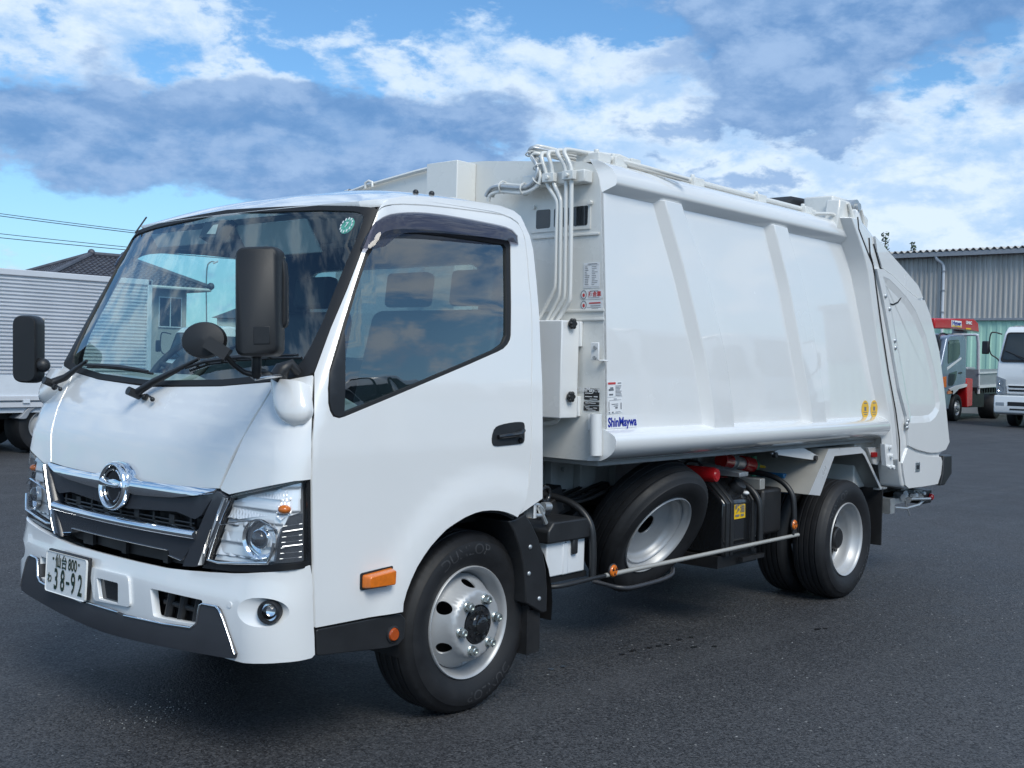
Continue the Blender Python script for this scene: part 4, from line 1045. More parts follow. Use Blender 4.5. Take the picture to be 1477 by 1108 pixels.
# wheel arch liner
mb = MB(); n = 20; rr = 0.475
vs = []; 
for k in range(n + 1):
    a = R(-8 + 196 * k / n)
    for y_ in (-0.07, 0.40): vs.append((rr * math.cos(a) * 1.02, y_, 0.40 + rr * math.sin(a)))
mb.add(vs, [(2 * k, 2 * k + 2, 2 * k + 3, 2 * k + 1) for k in range(n)])
mb.add([(rr * math.cos(R(-8 + 196 * k / n)) * 1.02, 0.40, 0.40 + rr * math.sin(R(-8 + 196 * k / n))) for k in range(n + 1)], [tuple(range(n + 1))])
al = mb.build('arch_liner', 'chassis', truck)
flip_copy(al, truck)
# rear mudguard of the front wheel
mg = MB().prism([(0.1893,0.8278),(0.2543,0.8467),(0.2991,0.7995),(0.3504,0.7291),(0.3876,0.6561),(0.4106,0.5778),(0.4242,0.4874),(0.4258,0.3857),(0.3937,0.3827),(0.2747,0.4457),(0.2693,0.5239),(0.2541,0.6093),(0.2223,0.6991),(0.1821,0.7736),(0.1433,0.8228)], 'Y', -0.088, 0.30).build('mudguard', 'black', truck, bevel=0.006)
mb = MB()
for b_ in [(0.2925,-0.088,0.695),(0.289,-0.088,0.576),(0.3651,-0.088,0.4535)]: mb.ball((b_[0], -0.089, b_[2]), 0.011, 10, 6, sy=0.6)
mb.split('mudguard_bolt', 'galv', mg)
fx = [(0.2994,-0.06,0.4443),(0.4293,-0.06,0.3747)]
MB().box(fx[0][0] + 0.03, fx[1][0] - 0.02, -0.06, -0.045, 0.20, 0.40).box(fx[0][0] + 0.02, fx[0][0] + 0.032, -0.06, 0.28, 0.20, 0.45).build('mud_flap', 'rubberdark', mg)
flip_copy(mg, truck)
# ---------------------------------------------------------------- wheels
TYRE = [(0.236, 0.010), (0.246, 0.002), (0.262, -0.006), (0.285, -0.018), (0.315, -0.025), (0.340, -0.021), (0.352, -0.017), (0.355, -0.012), (0.376, -0.001), (0.386, 0.009), (0.390, 0.020)]
for y_ in (0.040, 0.078, 0.116, 0.152):
    TYRE += [(0.393, y_ - 0.006), (0.385, y_ - 0.003), (0.385, y_ + 0.004), (0.3935, y_ + 0.007)]
TYRE += [(0.390, 0.176), (0.384, 0.190), (0.370, 0.204), (0.34, 0.218), (0.30, 0.214), (0.25, 0.20), (0.236, 0.185)]
def tyre_text(mb, word, size, ang, rad, y_):
    vs, fs = text_mesh(word, size, 0.0, 1.15)
    out = []
    for x, y in vs:
        a = ang - x / rad; r_ = rad + y
        yy = y_ - 0.0012
        for (ra, ya), (rb, yb) in zip(TYRE, TYRE[1:]):
            if ra <= r_ <= rb: yy = ya + (yb - ya) * (r_ - ra) / (rb - ra) - 0.0012; break
        out.append((r_ * math.cos(a), yy, r_ * math.sin(a)))
    mb.add(out, fs)
def make_tyre(parent):
    ty = MB().lathe(TYRE, n=144, jag={8: 0.004, 9: 0.006, 10: 0.005}).build('tyre', 'tyre', parent, smooth=40)
    return ty
def tyre_marks(parent, a1, a2):
    mb = MB()
    tyre_text(mb, 'DUNLOP', 0.066, R(a1), 0.318, -0.025); mb.build('tyre_lettering', 'tyretext', parent, smooth=0)
    mb = MB(); tyre_text(mb, 'DUNLOP', 0.062, R(a2), 0.318, -0.025); mb.build('tyre_lettering', 'tyretext', parent, smooth=0)
def front_wheel(name, loc, parent, rot=0.0, scale=None):
    w = empty(name, loc, 0, parent)
    make_tyre(w); tyre_marks(w, 100, -68)
    MB().lathe([(0.2445, 0.008), (0.2445, -0.002), (0.2405, -0.006), (0.232, -0.001), (0.226, 0.012), (0.220, 0.040), (0.212, 0.058), (0.205, 0.070), (0.205, 0.12)], n=96).build('rim', 'rim', w, smooth=50)
    def prof(r_):
        return lerp([(0.085, -0.052), (0.128, -0.052), (0.140, -0.049), (0.150, -0.038), (0.163, -0.010), (0.180, 0.022), (0.198, 0.050), (0.206, 0.062)], r_)
    hs = []
    for k in range(6):
        a = R(31 + 60 * k); c_ = (0.172 * math.cos(a), 0.172 * math.sin(a))
        hs.append([(c_[0] + 0.0175 * math.cos(t) * math.cos(a) - 0.029 * math.sin(t) * math.sin(a), c_[1] + 0.0175 * math.cos(t) * math.sin(a) + 0.029 * math.sin(t) * math.cos(a)) for t in [i * math.pi / 10 for i in range(20)]])
    hs.append([(0.086 * math.cos(k * math.pi / 20), 0.086 * math.sin(k * math.pi / 20)) for k in range(40)])
    panel('wheel_disc', lambda x, z: (x, prof(math.hypot(x, z)), z), [(0.205 * math.cos(k * math.pi / 36), 0.205 * math.sin(k * math.pi / 36)) for k in range(72)], 'rim', w, holes=hs, grid=0.011, thick=0.009)
    MB().lathe([(0.205, 0.10), (0.0, 0.10)], n=32).build('brake_drum', 'chassis', w)
    MB().lathe([(0.092, -0.045), (0.080, -0.047), (0.078, -0.056), (0.062, -0.060), (0.045, -0.062), (0.040, -0.068), (0.036, -0.080), (0.026, -0.086), (0.0, -0.087)], n=40).build('hub', 'blackgloss', w, smooth=35)
    mb = MB()
    for k in range(10):
        a = k * math.pi / 5
        mb.cyl((0.061 * math.cos(a), -0.055, 0.061 * math.sin(a)), (0.061 * math.cos(a), -0.066, 0.061 * math.sin(a)), 0.007, 6)
    mb.split('hub_bolt', 'black', w)
    for k in range(6):
        a = R(9 + 60 * k); cx, cz = 0.111 * math.cos(a), 0.111 * math.sin(a)
        mb = MB()
        mb.lathe([(0.023, 0.0), (0.023, -0.006), (0.019, -0.010)], (cx, -0.050, cz), 16)
        pts = [(cx + 0.0195 * math.cos(R(60 * i + 20)), cz + 0.0195 * math.sin(R(60 * i + 20))) for i in range(6)]
        mb.prism(pts, 'Y', -0.058, -0.080, )
        mb.lathe([(0.0165, -0.080), (0.014, -0.084), (0.0095, -0.084), (0.0095, -0.074), (0.0, -0.074)], (cx, 0, cz), 14)
        mb.build('wheel_nut', 'nut', w, smooth=30)
    return w
def rear_rim(parent, y0=0.0, dk=1.0, hand=True):
    MB().lathe([(0.2445, 0.008 + y0), (0.2445, -0.002 + y0), (0.2405, -0.006 + y0), (0.232, -0.001 + y0), (0.226, 0.012 + y0), (0.219, 0.040 + y0), (0.206, 0.052 * dk + y0), (0.200, 0.060 * dk + y0), (0.196, 0.085 * dk + y0), (0.190, 0.125 * dk + y0), (0.180, 0.138 * dk + y0), (0.165, 0.142 * dk + y0)], n=96).build('rim', 'rim', parent, smooth=50)
    def prof(r_): return y0 + dk * lerp([(0.05, 0.152), (0.125, 0.152), (0.140, 0.148), (0.165, 0.140), (0.182, 0.139)], r_)
    hs = []
    for k in range(6 if hand else 0):
        a = R(11 + 60 * k); c_ = (0.155 * math.cos(a), 0.155 * math.sin(a))
        hs.append([(c_[0] + 0.014 * math.cos(t) * math.cos(a) - 0.024 * math.sin(t) * math.sin(a), c_[1] + 0.014 * math.cos(t) * math.sin(a) + 0.024 * math.sin(t) * math.cos(a)) for t in [i * math.pi / 8 for i in range(16)]])
    hs.append([(0.060 * math.cos(k * math.pi / 12), 0.060 * math.sin(k * math.pi / 12)) for k in range(24)])
    panel('wheel_disc', lambda x, z: (x, prof(math.hypot(x, z)), z), [(0.182 * math.cos(k * math.pi / 30), 0.182 * math.sin(k * math.pi / 30)) for k in range(60)], 'rim', parent, holes=hs, grid=0.012, thick=0.009)
def rear_wheel(name, loc, parent):
    w = empty(name, loc, 0, parent)
    t1 = make_tyre(w); tyre_marks(w, 128, -40)
    t2 = copy_tree(t1, w); t2.location = (0, 0.27, 0)
    rear_rim(w)
    MB().lathe([(0.205, 0.16), (0.0, 0.16)], n=32).build('brake_drum', 'chassis', w)
    MB().lathe([(0.095, 0.155), (0.095, 0.12), (0.085, 0.112), (0.075, 0.112), (0.070, 0.06), (0.060, 0.052), (0.0, 0.050)], n=36).build('hub', 'chassis', w, smooth=35)
    mb = MB()
    for k in range(8):
        a = k * math.pi / 4; mb.cyl((0.082 * math.cos(a), 0.115, 0.082 * math.sin(a)), (0.082 * math.cos(a), 0.088, 0.082 * math.sin(a)), 0.011, 6)
    mb.split('hub_bolt', 'black', w)
    for k in range(6):
        a = R(9 + 60 * k); cx, cz = 0.111 * math.cos(a), 0.111 * math.sin(a)
        MB().cyl((cx, 0.155, cz), (cx, 0.100, cz), 0.019, 6).build('wheel_nut', 'black', w)
    return w
fw_ = front_wheel('front_wheel', (0, 0, 0.388), truck)
fw2 = copy_tree(fw_, truck); fw2.location = (0, 2 * YC, 0.388); fw2.rotation_euler = (0, 0, math.pi)
rw_ = rear_wheel('rear_wheel', (3.587, -0.0803, 0.3925), truck)
rw2 = copy_tree(rw_, truck); rw2.location = (3.587, 2 * YC + 0.0803, 0.3925); rw2.rotation_euler = (0, 0, math.pi)
# spare wheel, leaning on its carrier with the hollow side out
sp = empty('spare_wheel', (1.60, 0.095, 0.595), 0, truck)
make_tyre(sp); rear_rim(sp, 0.0, 0.66, False)
MB().lathe([(0.062, 0.20), (0.0, 0.20)], n=24).build('carrier_plate', 'chassis', sp)
nv = Vector((-0.055, -0.879, -0.475)).normalized()
yl = -nv; xl = yl.cross(Vector((0, 0, 1))).normalized(); zl = xl.cross(yl)
sp.matrix_local = Matrix(((xl.x, yl.x, zl.x, 1.60), (xl.y, yl.y, zl.y, 0.095), (xl.z, yl.z, zl.z, 0.595), (0, 0, 0, 1)))

# ---------------------------------------------------------------- compactor body
BY = [(1.06, -0.116), (1.30, -0.114), (1.77, -0.092), (2.10, -0.072), (2.35, -0.055)]
def body_y(z): return sm(BY, z, 0.1)
XR = lambda z: 3.62 + (2.45 - z) * 0.62           # the slanted rear edge of the body
half = [(0.02, 1.05), (-0.10, 1.056), (-0.116, 1.075)] + [(body_y(z), z) for z in (1.2, 1.35, 1.5, 1.65, 1.8, 1.95, 2.1, 2.25, 2.33)] + [(-0.046, 2.40), (-0.028, 2.445), (0.0, 2.478), (0.06, 2.498), (0.25, 2.516), (0.46, 2.538), (0.70, 2.562), (0.90, 2.570)]
secn = half + [(2 * YC - y, z) for y, z in reversed(half[:-1])]
n = len(secn)
BX = 0.79
mb = MB()
mb.add([(BX + 0.002, y, z) for y, z in secn] + [(XR(z), y, z) for y, z in secn], [(i, n + i, n + (i + 1) % n, (i + 1) % n) for i in range(n)] + [tuple(range(n, 2 * n))])
body = mb.build('compactor_body', 'white', truck, smooth=25)
bulk = MB().add([(BX, y, z) for y, z in secn] + [(BX + 0.02, y, z) for y, z in secn], [tuple(range(n))[::-1]] + [(i, n + i, n + (i + 1) % n, (i + 1) % n) for i in range(n)]).build('front_bulkhead', 'whiteshade', body, smooth=25)
# notch box on the bulkhead top
MB().box(0.645, BX - 0.002, 0.76, 0.985, 1.3, 2.553).build('bulkhead_box', 'whiteshade', body, bevel=0.004)
MB().box(0.74, BX - 0.003, 0.98, 1.86, 2.30, 2.345).build('bulkhead_rail', 'whiteshade', body, bevel=0.004)
hk = [(0.75,1.5858,2.4865),(0.75,1.5869,2.5181),(0.75,1.5577,2.5274),(0.75,1.5281,2.517),(0.75,1.5271,2.4895)]
MB().tube(hk, 0.008, 8).build('grab_hook', 'whiteshade', body, smooth=60)
MB().tube([(0.77, 1.90, 2.41), (0.77, 1.78, 2.475), (0.77, 1.60, 2.505), (0.77, 1.2, 2.548), (0.77, 0.98, 2.568)], 0.011, 6).build('top_flange', 'whiteshade', body, smooth=60)
# horizontal seams and plates on the bulkhead
mb = MB()
for q_ in ([(0.79,0.3543,2.1461),(0.79,-0.057,2.1389)], [(0.79,0.342,1.7753),(0.79,-0.0997,1.7754)], [(0.79,0.0636,1.7301),(0.79,-0.1011,1.7341)]):
    a, b = q_
    mb.box(BX - 0.008, BX - 0.001, b[1], a[1], (a[2] + b[2]) / 2 - 0.006, (a[2] + b[2]) / 2 + 0.006)
mb.split('bulkhead_seam', 'whiteshade', body, bevel=0.002)
wpl = [(0.79,0.3664,2.305),(0.79,-0.0019,2.3018),(0.79,-0.0021,2.1686),(0.79,0.3664,2.1676)]
MB().add([(BX - 0.006, p[1], p[2]) for p in wpl] + [(BX - 0.001, p[1], p[2]) for p in wpl], [(0, 1, 2, 3), (0, 4, 5, 1), (1, 5, 6, 2), (2, 6, 7, 3), (3, 7, 4, 0)]).build('vent_plate', 'whiteshade', body)
for q_ in ([(0.783,0.3365,2.2795),(0.783,0.2453,2.2797),(0.783,0.2454,2.1872),(0.783,0.3362,2.1856)], [(0.783,0.222,2.2801),(0.783,0.1276,2.2802),(0.783,0.1288,2.1867),(0.783,0.2215,2.1858)], [(0.783,0.1036,2.2806),(0.783,0.0122,2.2814),(0.783,0.0132,2.1861),(0.783,0.103,2.1865)]):
    o2 = rounded([(YC - p[1], p[2]) for p in q_], 0.012)
    panel('vent_window', planeX(0.7825), o2, 'darkpane', body, thick=0.003, grid=0.05)
mb = MB()
for q_ in [(0.78,0.3485,2.2939),(0.78,-0.0034,2.2938)]: mb.cyl((BX - 0.002, q_[1], q_[2]), (BX - 0.022, q_[1], q_[2]), 0.011, 8)
mb.split('plate_bolt', 'whiteshade', body)
# clamp rail and pipes
cb = [(0.73,0.3816,2.4422),(0.73,-0.0094,2.4455),(0.73,-0.0112,2.391),(0.73,0.3798,2.3868)]
MB().box(0.72, BX - 0.002, cb[1][1] + 0.0, cb[0][1], cb[2][2] - 0.006, cb[1][2] + 0.0).build('pipe_rail', 'whiteshade', body, bevel=0.006)
paths = [[(0.7,0.2048,2.4342),(0.7,0.1993,2.4),(0.7,0.2031,2.3835),(0.7,0.1392,2.3096),(0.7,0.1324,2.274),(0.7,0.1353,2.1672),(0.7,0.1325,1.8992),(0.7,0.1385,1.8725),(0.7,0.2135,1.7592),(0.7,0.2471,1.7187)],
         [(0.7,0.172,2.4674),(0.7,0.1697,2.3985),(0.7,0.1144,2.3127),(0.7,0.1106,2.2731),(0.7,0.1096,2.1657),(0.7,0.1039,1.865),(0.7,0.1114,1.8318),(0.7,0.1647,1.7486),(0.7,0.1854,1.715)],
         [(0.7,0.0866,2.4637),(0.7,0.0842,2.3901),(0.7,0.0773,2.1305),(0.7,0.0735,1.8477),(0.7,0.079,1.8212),(0.7,0.147,1.7384),(0.7,0.1635,1.7115)],
         [(0.7,0.054,2.4606),(0.7,0.0516,2.3873),(0.7,0.046,2.1288),(0.7,0.0415,1.8371),(0.7,0.0472,1.8073),(0.7,0.1083,1.7381),(0.7,0.1288,1.7081)]]
tops = [[(0.68,0.2425,2.5511)], [(0.68,0.1976,2.5534)], [(0.68,0.1471,2.5545)], [(0.68,0.1022,2.5537)]]
for pth, tp in zip(paths, tops):
    tp = Vector(tp[0])
    back_p = [tp + Vector((0.75, -0.24, -0.07)), tp + Vector((0.35, -0.10, -0.02)), tp + Vector((0.06, -0.01, -0.002))]
    pts = [tuple(p) for p in back_p] + [tuple(tp + Vector((0.005, 0, -0.012)))] + [tuple(p) for p in pth]
    MB().tube(smooth_poly(pts, False, 2), 0.0105, 8).build('hydraulic_pipe', 'whiteshade', body, smooth=60)
for a, b in ([(0.69,0.1985,2.4255),(0.69,0.1587,2.4018)], [(0.69,0.0762,2.4261),(0.69,0.0397,2.4031)]):
    mb = MB().box(0.675, 0.705, b[1] - 0.014, a[1] + 0.018, b[2] - 0.008, a[2] + 0.012)
    mb.cyl((0.675, (a[1] + b[1]) / 2, (a[2] + b[2]) / 2), (0.660, (a[1] + b[1]) / 2, (a[2] + b[2]) / 2), 0.012, 6)
    mb.build('pipe_clamp', 'whiteshade', body, bevel=0.003)
hose = [(0.7,0.5859,2.3452),(0.7,0.5716,2.3722),(0.7,0.5436,2.3858),(0.7,0.4874,2.3882),(0.7,0.4222,2.3759),(0.7,0.3445,2.3662),(0.7,0.2954,2.3742),(0.7,0.2563,2.3981),(0.7,0.2419,2.4307),(0.7,0.252,2.4689),(0.7,0.2821,2.509),(0.7,0.3031,2.5383),(0.7,0.2969,2.5547),(0.7,0.266,2.5583)]
for k in range(5):
    dx_, dy_, dz_ = ((0, 0, 0), (-0.018, 0.004, 0.012), (0.018, -0.004, 0.012), (-0.012, -0.008, -0.014), (0.01, 0.006, 0.026))[k]
    MB().tube(smooth_poly([(p[0] + dx_ + 0.004 * math.sin(i * 1.3 + k), p[1] + dy_ + 0.004 * math.sin(i * 1.7 + k * 2), p[2] + dz_) for i, p in enumerate(hose)] + [(1.1, hose[-1][1] - 0.15, hose[-1][2] - 0.05 + dz_)], False, 2), 0.010, 8).build('cable', 'galv' if k == 1 else 'whiteshade', body, smooth=60)
mb = MB()
for i in (3, 5, 7, 9, 11):
    p = Vector(hose[i]); t = (Vector(hose[i + 1]) - Vector(hose[i - 1])).normalized()
    s_ = t.cross(Vector((1, 0, 0))).normalized()
    mb.tube([p + Vector((1, 0, 0)) * 0.036 * math.cos(k * math.pi / 8) + s_ * 0.030 * math.sin(k * math.pi / 8) + Vector((0, 0, 0.008)) for k in range(16)], 0.004, 5, closed=True)
mb.split('cable_tie', 'whiteshade', body)
# pipe run along the roof edge
mb = MB()
for dy_, r_ in ((0.02, 0.016), (0.065, 0.013), (0.10, 0.013)):
    mb.tube([(0.86, dy_, 2.535), (1.2, dy_ + 0.005, 2.53), (3.2, dy_ + 0.01, 2.53)], r_, 8)
mb.split('roof_pipe', 'whiteshade', body, smooth=60)
for x_ in (0.88, 1.02, 1.75, 2.45, 3.05):
    mb = MB().box(x_ - 0.05, x_ + 0.05, -0.01, 0.13, 2.50, 2.545).cyl((x_ - 0.03, 0.02, 2.54), (x_ - 0.03, 0.02, 2.562), 0.014, 8)
    mb.build('roof_clamp', 'whiteshade', body, bevel=0.005)
mb = MB()
mb.tube([(0.80, 0.10, 2.55), (1.05, 0.03, 2.56), (1.2, 0.02, 2.54)], 0.012, 8); mb.box(1.12, 1.2, 0.0, 0.07, 2.53, 2.56)
mb.build('roof_coupling', 'whiteshade', body, bevel=0.005)

# top rail with its mitred front end, bottom rail
tr = [(-0.050, 2.335), (-0.100, 2.378), (-0.104, 2.392), (-0.100, 2.425), (-0.088, 2.455), (-0.060, 2.482), (-0.02, 2.500), (0.02, 2.506)]
n = len(tr)
xe = 3.52
mb = MB()
fr = [(BX + max(0.0, (-0.048 - y) * 1.15) + (0.004 if y > -0.049 else 0), y, z) for y, z in tr]
fl_ = [(BX + 0.003, body_y(2.335), 2.335)] + [(BX + 0.003, lerp([(2.335, -0.056), (2.40, -0.046), (2.445, -0.028), (2.478, 0.0), (2.506, 0.02)], z), z + 0.001) for y, z in tr[1:]]
rr_ = [(XR(z) - 0.09 - (0.05 if z > 2.46 else 0), y, z) for y, z in tr]
mb.add(fl_ + fr + rr_, [(i, i + 1, n + i + 1, n + i) for i in range(n - 1)] + [(n + i, n + i + 1, 2 * n + i + 1, 2 * n + i) for i in range(n - 1)] + [tuple(range(2 * n, 3 * n))])
rail_t = mb.build('top_rail', 'white', body, smooth=40)
br_ = [(-0.100, 1.212), (-0.112, 1.209), (-0.158, 1.190), (-0.180, 1.176), (-0.188, 1.158), (-0.187, 1.130), (-0.178, 1.108), (-0.158, 1.086), (-0.130, 1.068), (-0.100, 1.056), (-0.02, 1.050)]
mb = MB(); n = len(br_)
mb.add([(BX - 0.004, y, z) for y, z in br_] + [(4.02 - 0.3 * (z - 1.05), y, z) for y, z in br_] + [(4.06 - 0.3 * (z - 1.05), -0.09 + (y + 0.09) * 0.86, 1.12 + (z - 1.12) * 0.86) for y, z in br_],
       [tuple(range(n))[::-1], tuple(range(2 * n, 3 * n))] + [(k * n + i, k * n + i + 1, (k + 1) * n + i + 1, (k + 1) * n + i) for k in (0, 1) for i in range(n - 1)])
rail_b = mb.build('bottom_rail', 'white', body, smooth=38)
for o_ in (rail_t, rail_b): flip_copy(o_, body)

# slanted ribs and the rear frame
def rib(name, front, rear, foot, prot, ztop, zbot, flush=None):
    mb = MB(); rows = []
    zs = [ztop + (zbot - ztop) * k / 14 for k in range(15)]
    for z in zs:
        xf = lerp(front, z); xr = lerp(rear, z); y = body_y(z)
        if flush: prot = y + flush
        rows += [(xf - foot, y + 0.002, z), (xf, y - prot, z), (xr, y - prot, z), (xr + 0.012, y + 0.002, z)]
    fs = [(4 * k + i, 4 * k + 4 + i, 4 * k + 5 + i, 4 * k + 1 + i) for k in range(14) for i in range(3)] + [(0, 1, 2, 3), (59, 58, 57, 56)]
    return mb.add(rows, fs).build(name, 'white', body, smooth=25, bevel=0.006)
def xz(l): return sorted([(z, x) for x, z in l])
r1f = xz([(1.2815,2.355)] + [(1.4575,1.9983)] + [(1.6455,1.5519)] + [(1.7402,1.196)])
r1r = xz([(1.4373,2.3564)] + [(1.6689,2.0142)] + [(1.861,1.5558)] + [(1.9463,1.1905)])
r2f = xz([(2.4364,2.3484)] + [(2.6017,2.0084)] + [(2.7783,1.5111)] + [(2.8961,1.1823)])
r2r = xz([(2.5998,2.3493)] + [(2.8008,2.0217)] + [(2.9893,1.5134)] + [(3.0877,1.1776)])
ribs = [rib('rib', r1f, r1r, 0.060, 0.042, 2.362, 1.165), rib('rib', r2f, r2r, 0.060, 0.042, 2.362, 1.165)]
rff = xz([(3.329,2.4807),(3.4518,2.3729),(3.5922,2.2133)] + [(3.7272,1.8674),(3.8981,1.4554),(4.0438,1.1877),(4.1335,0.8953)])
rfr = xz([(3.462,2.4504),(3.5432,2.3638),(3.6817,2.2205)] + [(3.8088,1.8618),(3.9613,1.5246),(4.1203,1.203),(4.2057,0.8869)])
ribs.append(rib('rear_frame', rff, rfr, 0.06, 0.078, 2.50, 0.90, flush=0.167))
for o_ in ribs: flip_copy(o_, body)

# hinge box and details at the rear of the roof
hb = [(3.2022,2.5875),(3.331,2.6167),(3.3387,2.5057),(3.2099,2.4735)]
mb = MB().box(3.34, 3.58, -0.03, 0.18, 2.50, 2.655)
mb.prism([(3.26, 2.42), (3.72, 2.36), (3.74, 2.54), (3.50, 2.62), (3.30, 2.62)], 'Y', -0.10, 0.0)
mb.build('hinge_box', 'whiteshade', body, bevel=0.012)
mb = MB().cyl((3.48, -0.13, 2.585), (3.48, 0.0, 2.585), 0.05, 20).cyl((3.48, -0.15, 2.585), (3.48, -0.13, 2.585), 0.026, 12)
mb.build('hinge_pin', 'galv', body)
mb = MB()
mb.tube([(3.05, -0.04, 2.50), (3.25, -0.06, 2.52), (3.36, -0.09, 2.50), (3.52, -0.115, 2.44), (3.60, -0.12, 2.44), (3.62, -0.12, 2.50), (3.56, -0.12, 2.58)], 0.012, 8)
mb.tube([(3.40, -0.11, 2.60), (3.44, -0.13, 2.50), (3.46, -0.13, 2.42), (3.50, -0.13, 2.40)], 0.011, 8)
mb.split('hinge_hose', 'whiteshade', body, smooth=60)
MB().prism([(3.10, 2.50), (3.15, 2.59), (3.28, 2.66), (3.80, 2.68), (3.80, 2.50)], 'Y', 0.22, 1.58).build('hopper_seal', 'blackmat', body, bevel=0.02)
MB().prism([(3.78, 2.5), (3.78, 2.68), (3.95, 2.66), (4.0, 2.5)], 'Y', 0.20, 1.60).build('hinge_beam', 'whiteshade', body, bevel=0.01)

# stickers and plates
def sticker(name, mp, pts, mat, o=0.002, parent=body, r=0.0):
    ol = rounded(pts, r) if r else pts
    return panel(name, mp, ol, mat, parent, off=o, thick=0.001, grid=0.1)
def frame_of(mp, pts):
    """centre, right, up, normal and size of a roughly rectangular quad (tl, tr, br, bl) on a surface"""
    P = [surf_off(mp, a, b, 0.0035) for a, b in pts]
    c = (P[0] + P[1] + P[2] + P[3]) / 4; r_ = (P[1] + P[2] - P[0] - P[3]) / 2; u_ = (P[0] + P[1] - P[2] - P[3]) / 2
    return c, r_.normalized(), u_.normalized(), r_.length, u_.length
def lines(mb, fr_, rows):
    """rows: (x0, x1, y, h) in -0.5..0.5 units of the sticker: printed rules standing for its fine print"""
    c, r_, u_, w, h = fr_
    for x0, x1, y, t in rows:
        mb.add([c + r_ * (x * w) + u_ * ((y + dy) * h) for x, dy in ((x0, -t), (x1, -t), (x1, t), (x0, t))], [(0, 1, 2, 3)])
bp = planeX(BX)
side = lambda x, z: (x, body_y(z), z)
# spec sheet
q_ = [(0.8672,2.0049),(0.9635,2.0045),(0.9662,1.8835),(0.8687,1.8826)]
s_ = sticker('spec_sheet', bp, q_, 'stick'); mb = MB(); f_ = frame_of(bp, q_)
rw = [(-0.25, 0.35, 0.45, 0.012), (-0.47, 0.47, 0.40, 0.004), (-0.47, 0.47, -0.45, 0.004)]
random.seed(3)
for k in range(11):
    y_ = 0.34 - 0.07 * k
    rw += [(-0.42, -0.42 + random.uniform(0.12, 0.3), y_, 0.010), (0.02, 0.02 + random.uniform(0.15, 0.4), y_, 0.008)]
lines(mb, f_, rw); mb.build('print', 'ink', s_, smooth=0)
# two round-nosed notices
for q_, big in (([(0.8529,1.8745),(0.9862,1.8748),(0.9877,1.8301),(0.8545,1.8275)], True), ([(0.8546,1.8241),(0.9879,1.8252),(0.9893,1.7822),(0.8561,1.7771)], False)):
    s_ = sticker('notice', bp, q_, 'stick', r=0.015); c, r_, u_, w, h = f_ = frame_of(bp, q_)
    mb = MB(); mb.add([c - r_ * (w * 0.36) + r_ * (0.32 * h * math.cos(k * 0.5236)) + u_ * (0.40 * h * math.sin(k * 0.5236)) for k in range(12)] + [c - r_ * (w * 0.36) + r_ * (0.40 * h * math.cos(k * 0.5236)) + u_ * (0.48 * h * math.sin(k * 0.5236)) for k in range(12)], [(k, 12 + k, 12 + (k + 1) % 12, (k + 1) % 12) for k in range(12)])
    mb.build('badge_ring', 'ink', s_, smooth=0)
    mb = MB(); mb.add([c - r_ * (w * 0.36) + r_ * (0.16 * h * math.cos(k * 0.5236)) + u_ * (-0.05 * h + 0.2 * h * math.sin(k * 0.5236)) for k in range(12)], [tuple(range(12))])
    mb.build('badge_dot', 'inkred', s_, smooth=0); mb = MB()
    if big: text_on(mb, '適合車', 0.027, (c + r_ * (w * 0.14), r_, u_, r_.cross(u_)), 0.0008, 0.95)
    else: lines(mb, f_, [(-0.12, 0.40, 0.18, 0.07)])
    mb.build('red_print', 'inkred', s_, smooth=0)
    mb = MB(); lines(mb, f_, [(-0.08, 0.30, 0.36, 0.03), (-0.15, 0.35, -0.34, 0.02)] if big else [(-0.05, 0.40, -0.12, 0.03), (-0.22, 0.42, -0.30, 0.02), (0, 0.30, -0.42, 0.02)])
    mb.build('print', 'ink', s_, smooth=0)
# black name plates
for i, q_ in enumerate(([(0.8901,1.3998),(0.9817,1.3995),(0.9819,1.3445),(0.8911,1.3448)], [(0.8905,1.3353),(0.9822,1.3355),(0.9822,1.3212),(0.8902,1.3202)], [(0.8899,1.3159),(0.9824,1.3166),(0.9824,1.2924),(0.8899,1.2917)])):
    s_ = sticker('name_plate', bp, q_, 'black', o=0.003); c, r_, u_, w, h = f_ = frame_of(bp, q_)
    mb = MB()
    if i == 0:
        text_on(mb, 'ShinMaywa', 0.030, (c - r_ * w * 0.16 + u_ * h * 0.37 + Vector((-0.002, 0, 0)), r_, u_, r_.cross(u_)), 0.0008)
        f2 = (c + Vector((-0.002, 0, 0)), r_, u_, w, h)
        lines(mb, f2, [(0.2, 0.4, 0.34, 0.10), (-0.42, 0.10, 0.08, 0.03), (-0.42, 0.06, -0.22, 0.03), (0.16, 0.42, -0.20, 0.04), (-0.1, 0.4, -0.42, 0.025)])
    else: lines(mb, (c + Vector((-0.002, 0, 0)), r_, u_, w, h), [(-0.4, 0.3, 0.1, 0.10)] if i == 1 else [(-0.4, -0.1, 0.25, 0.06), (-0.3, 0.1, -0.1, 0.05), (0.15, 0.4, 0.1, 0.05), (-0.2, 0.3, -0.35, 0.04)])
    mb.build('print', 'stick', s_, smooth=0)
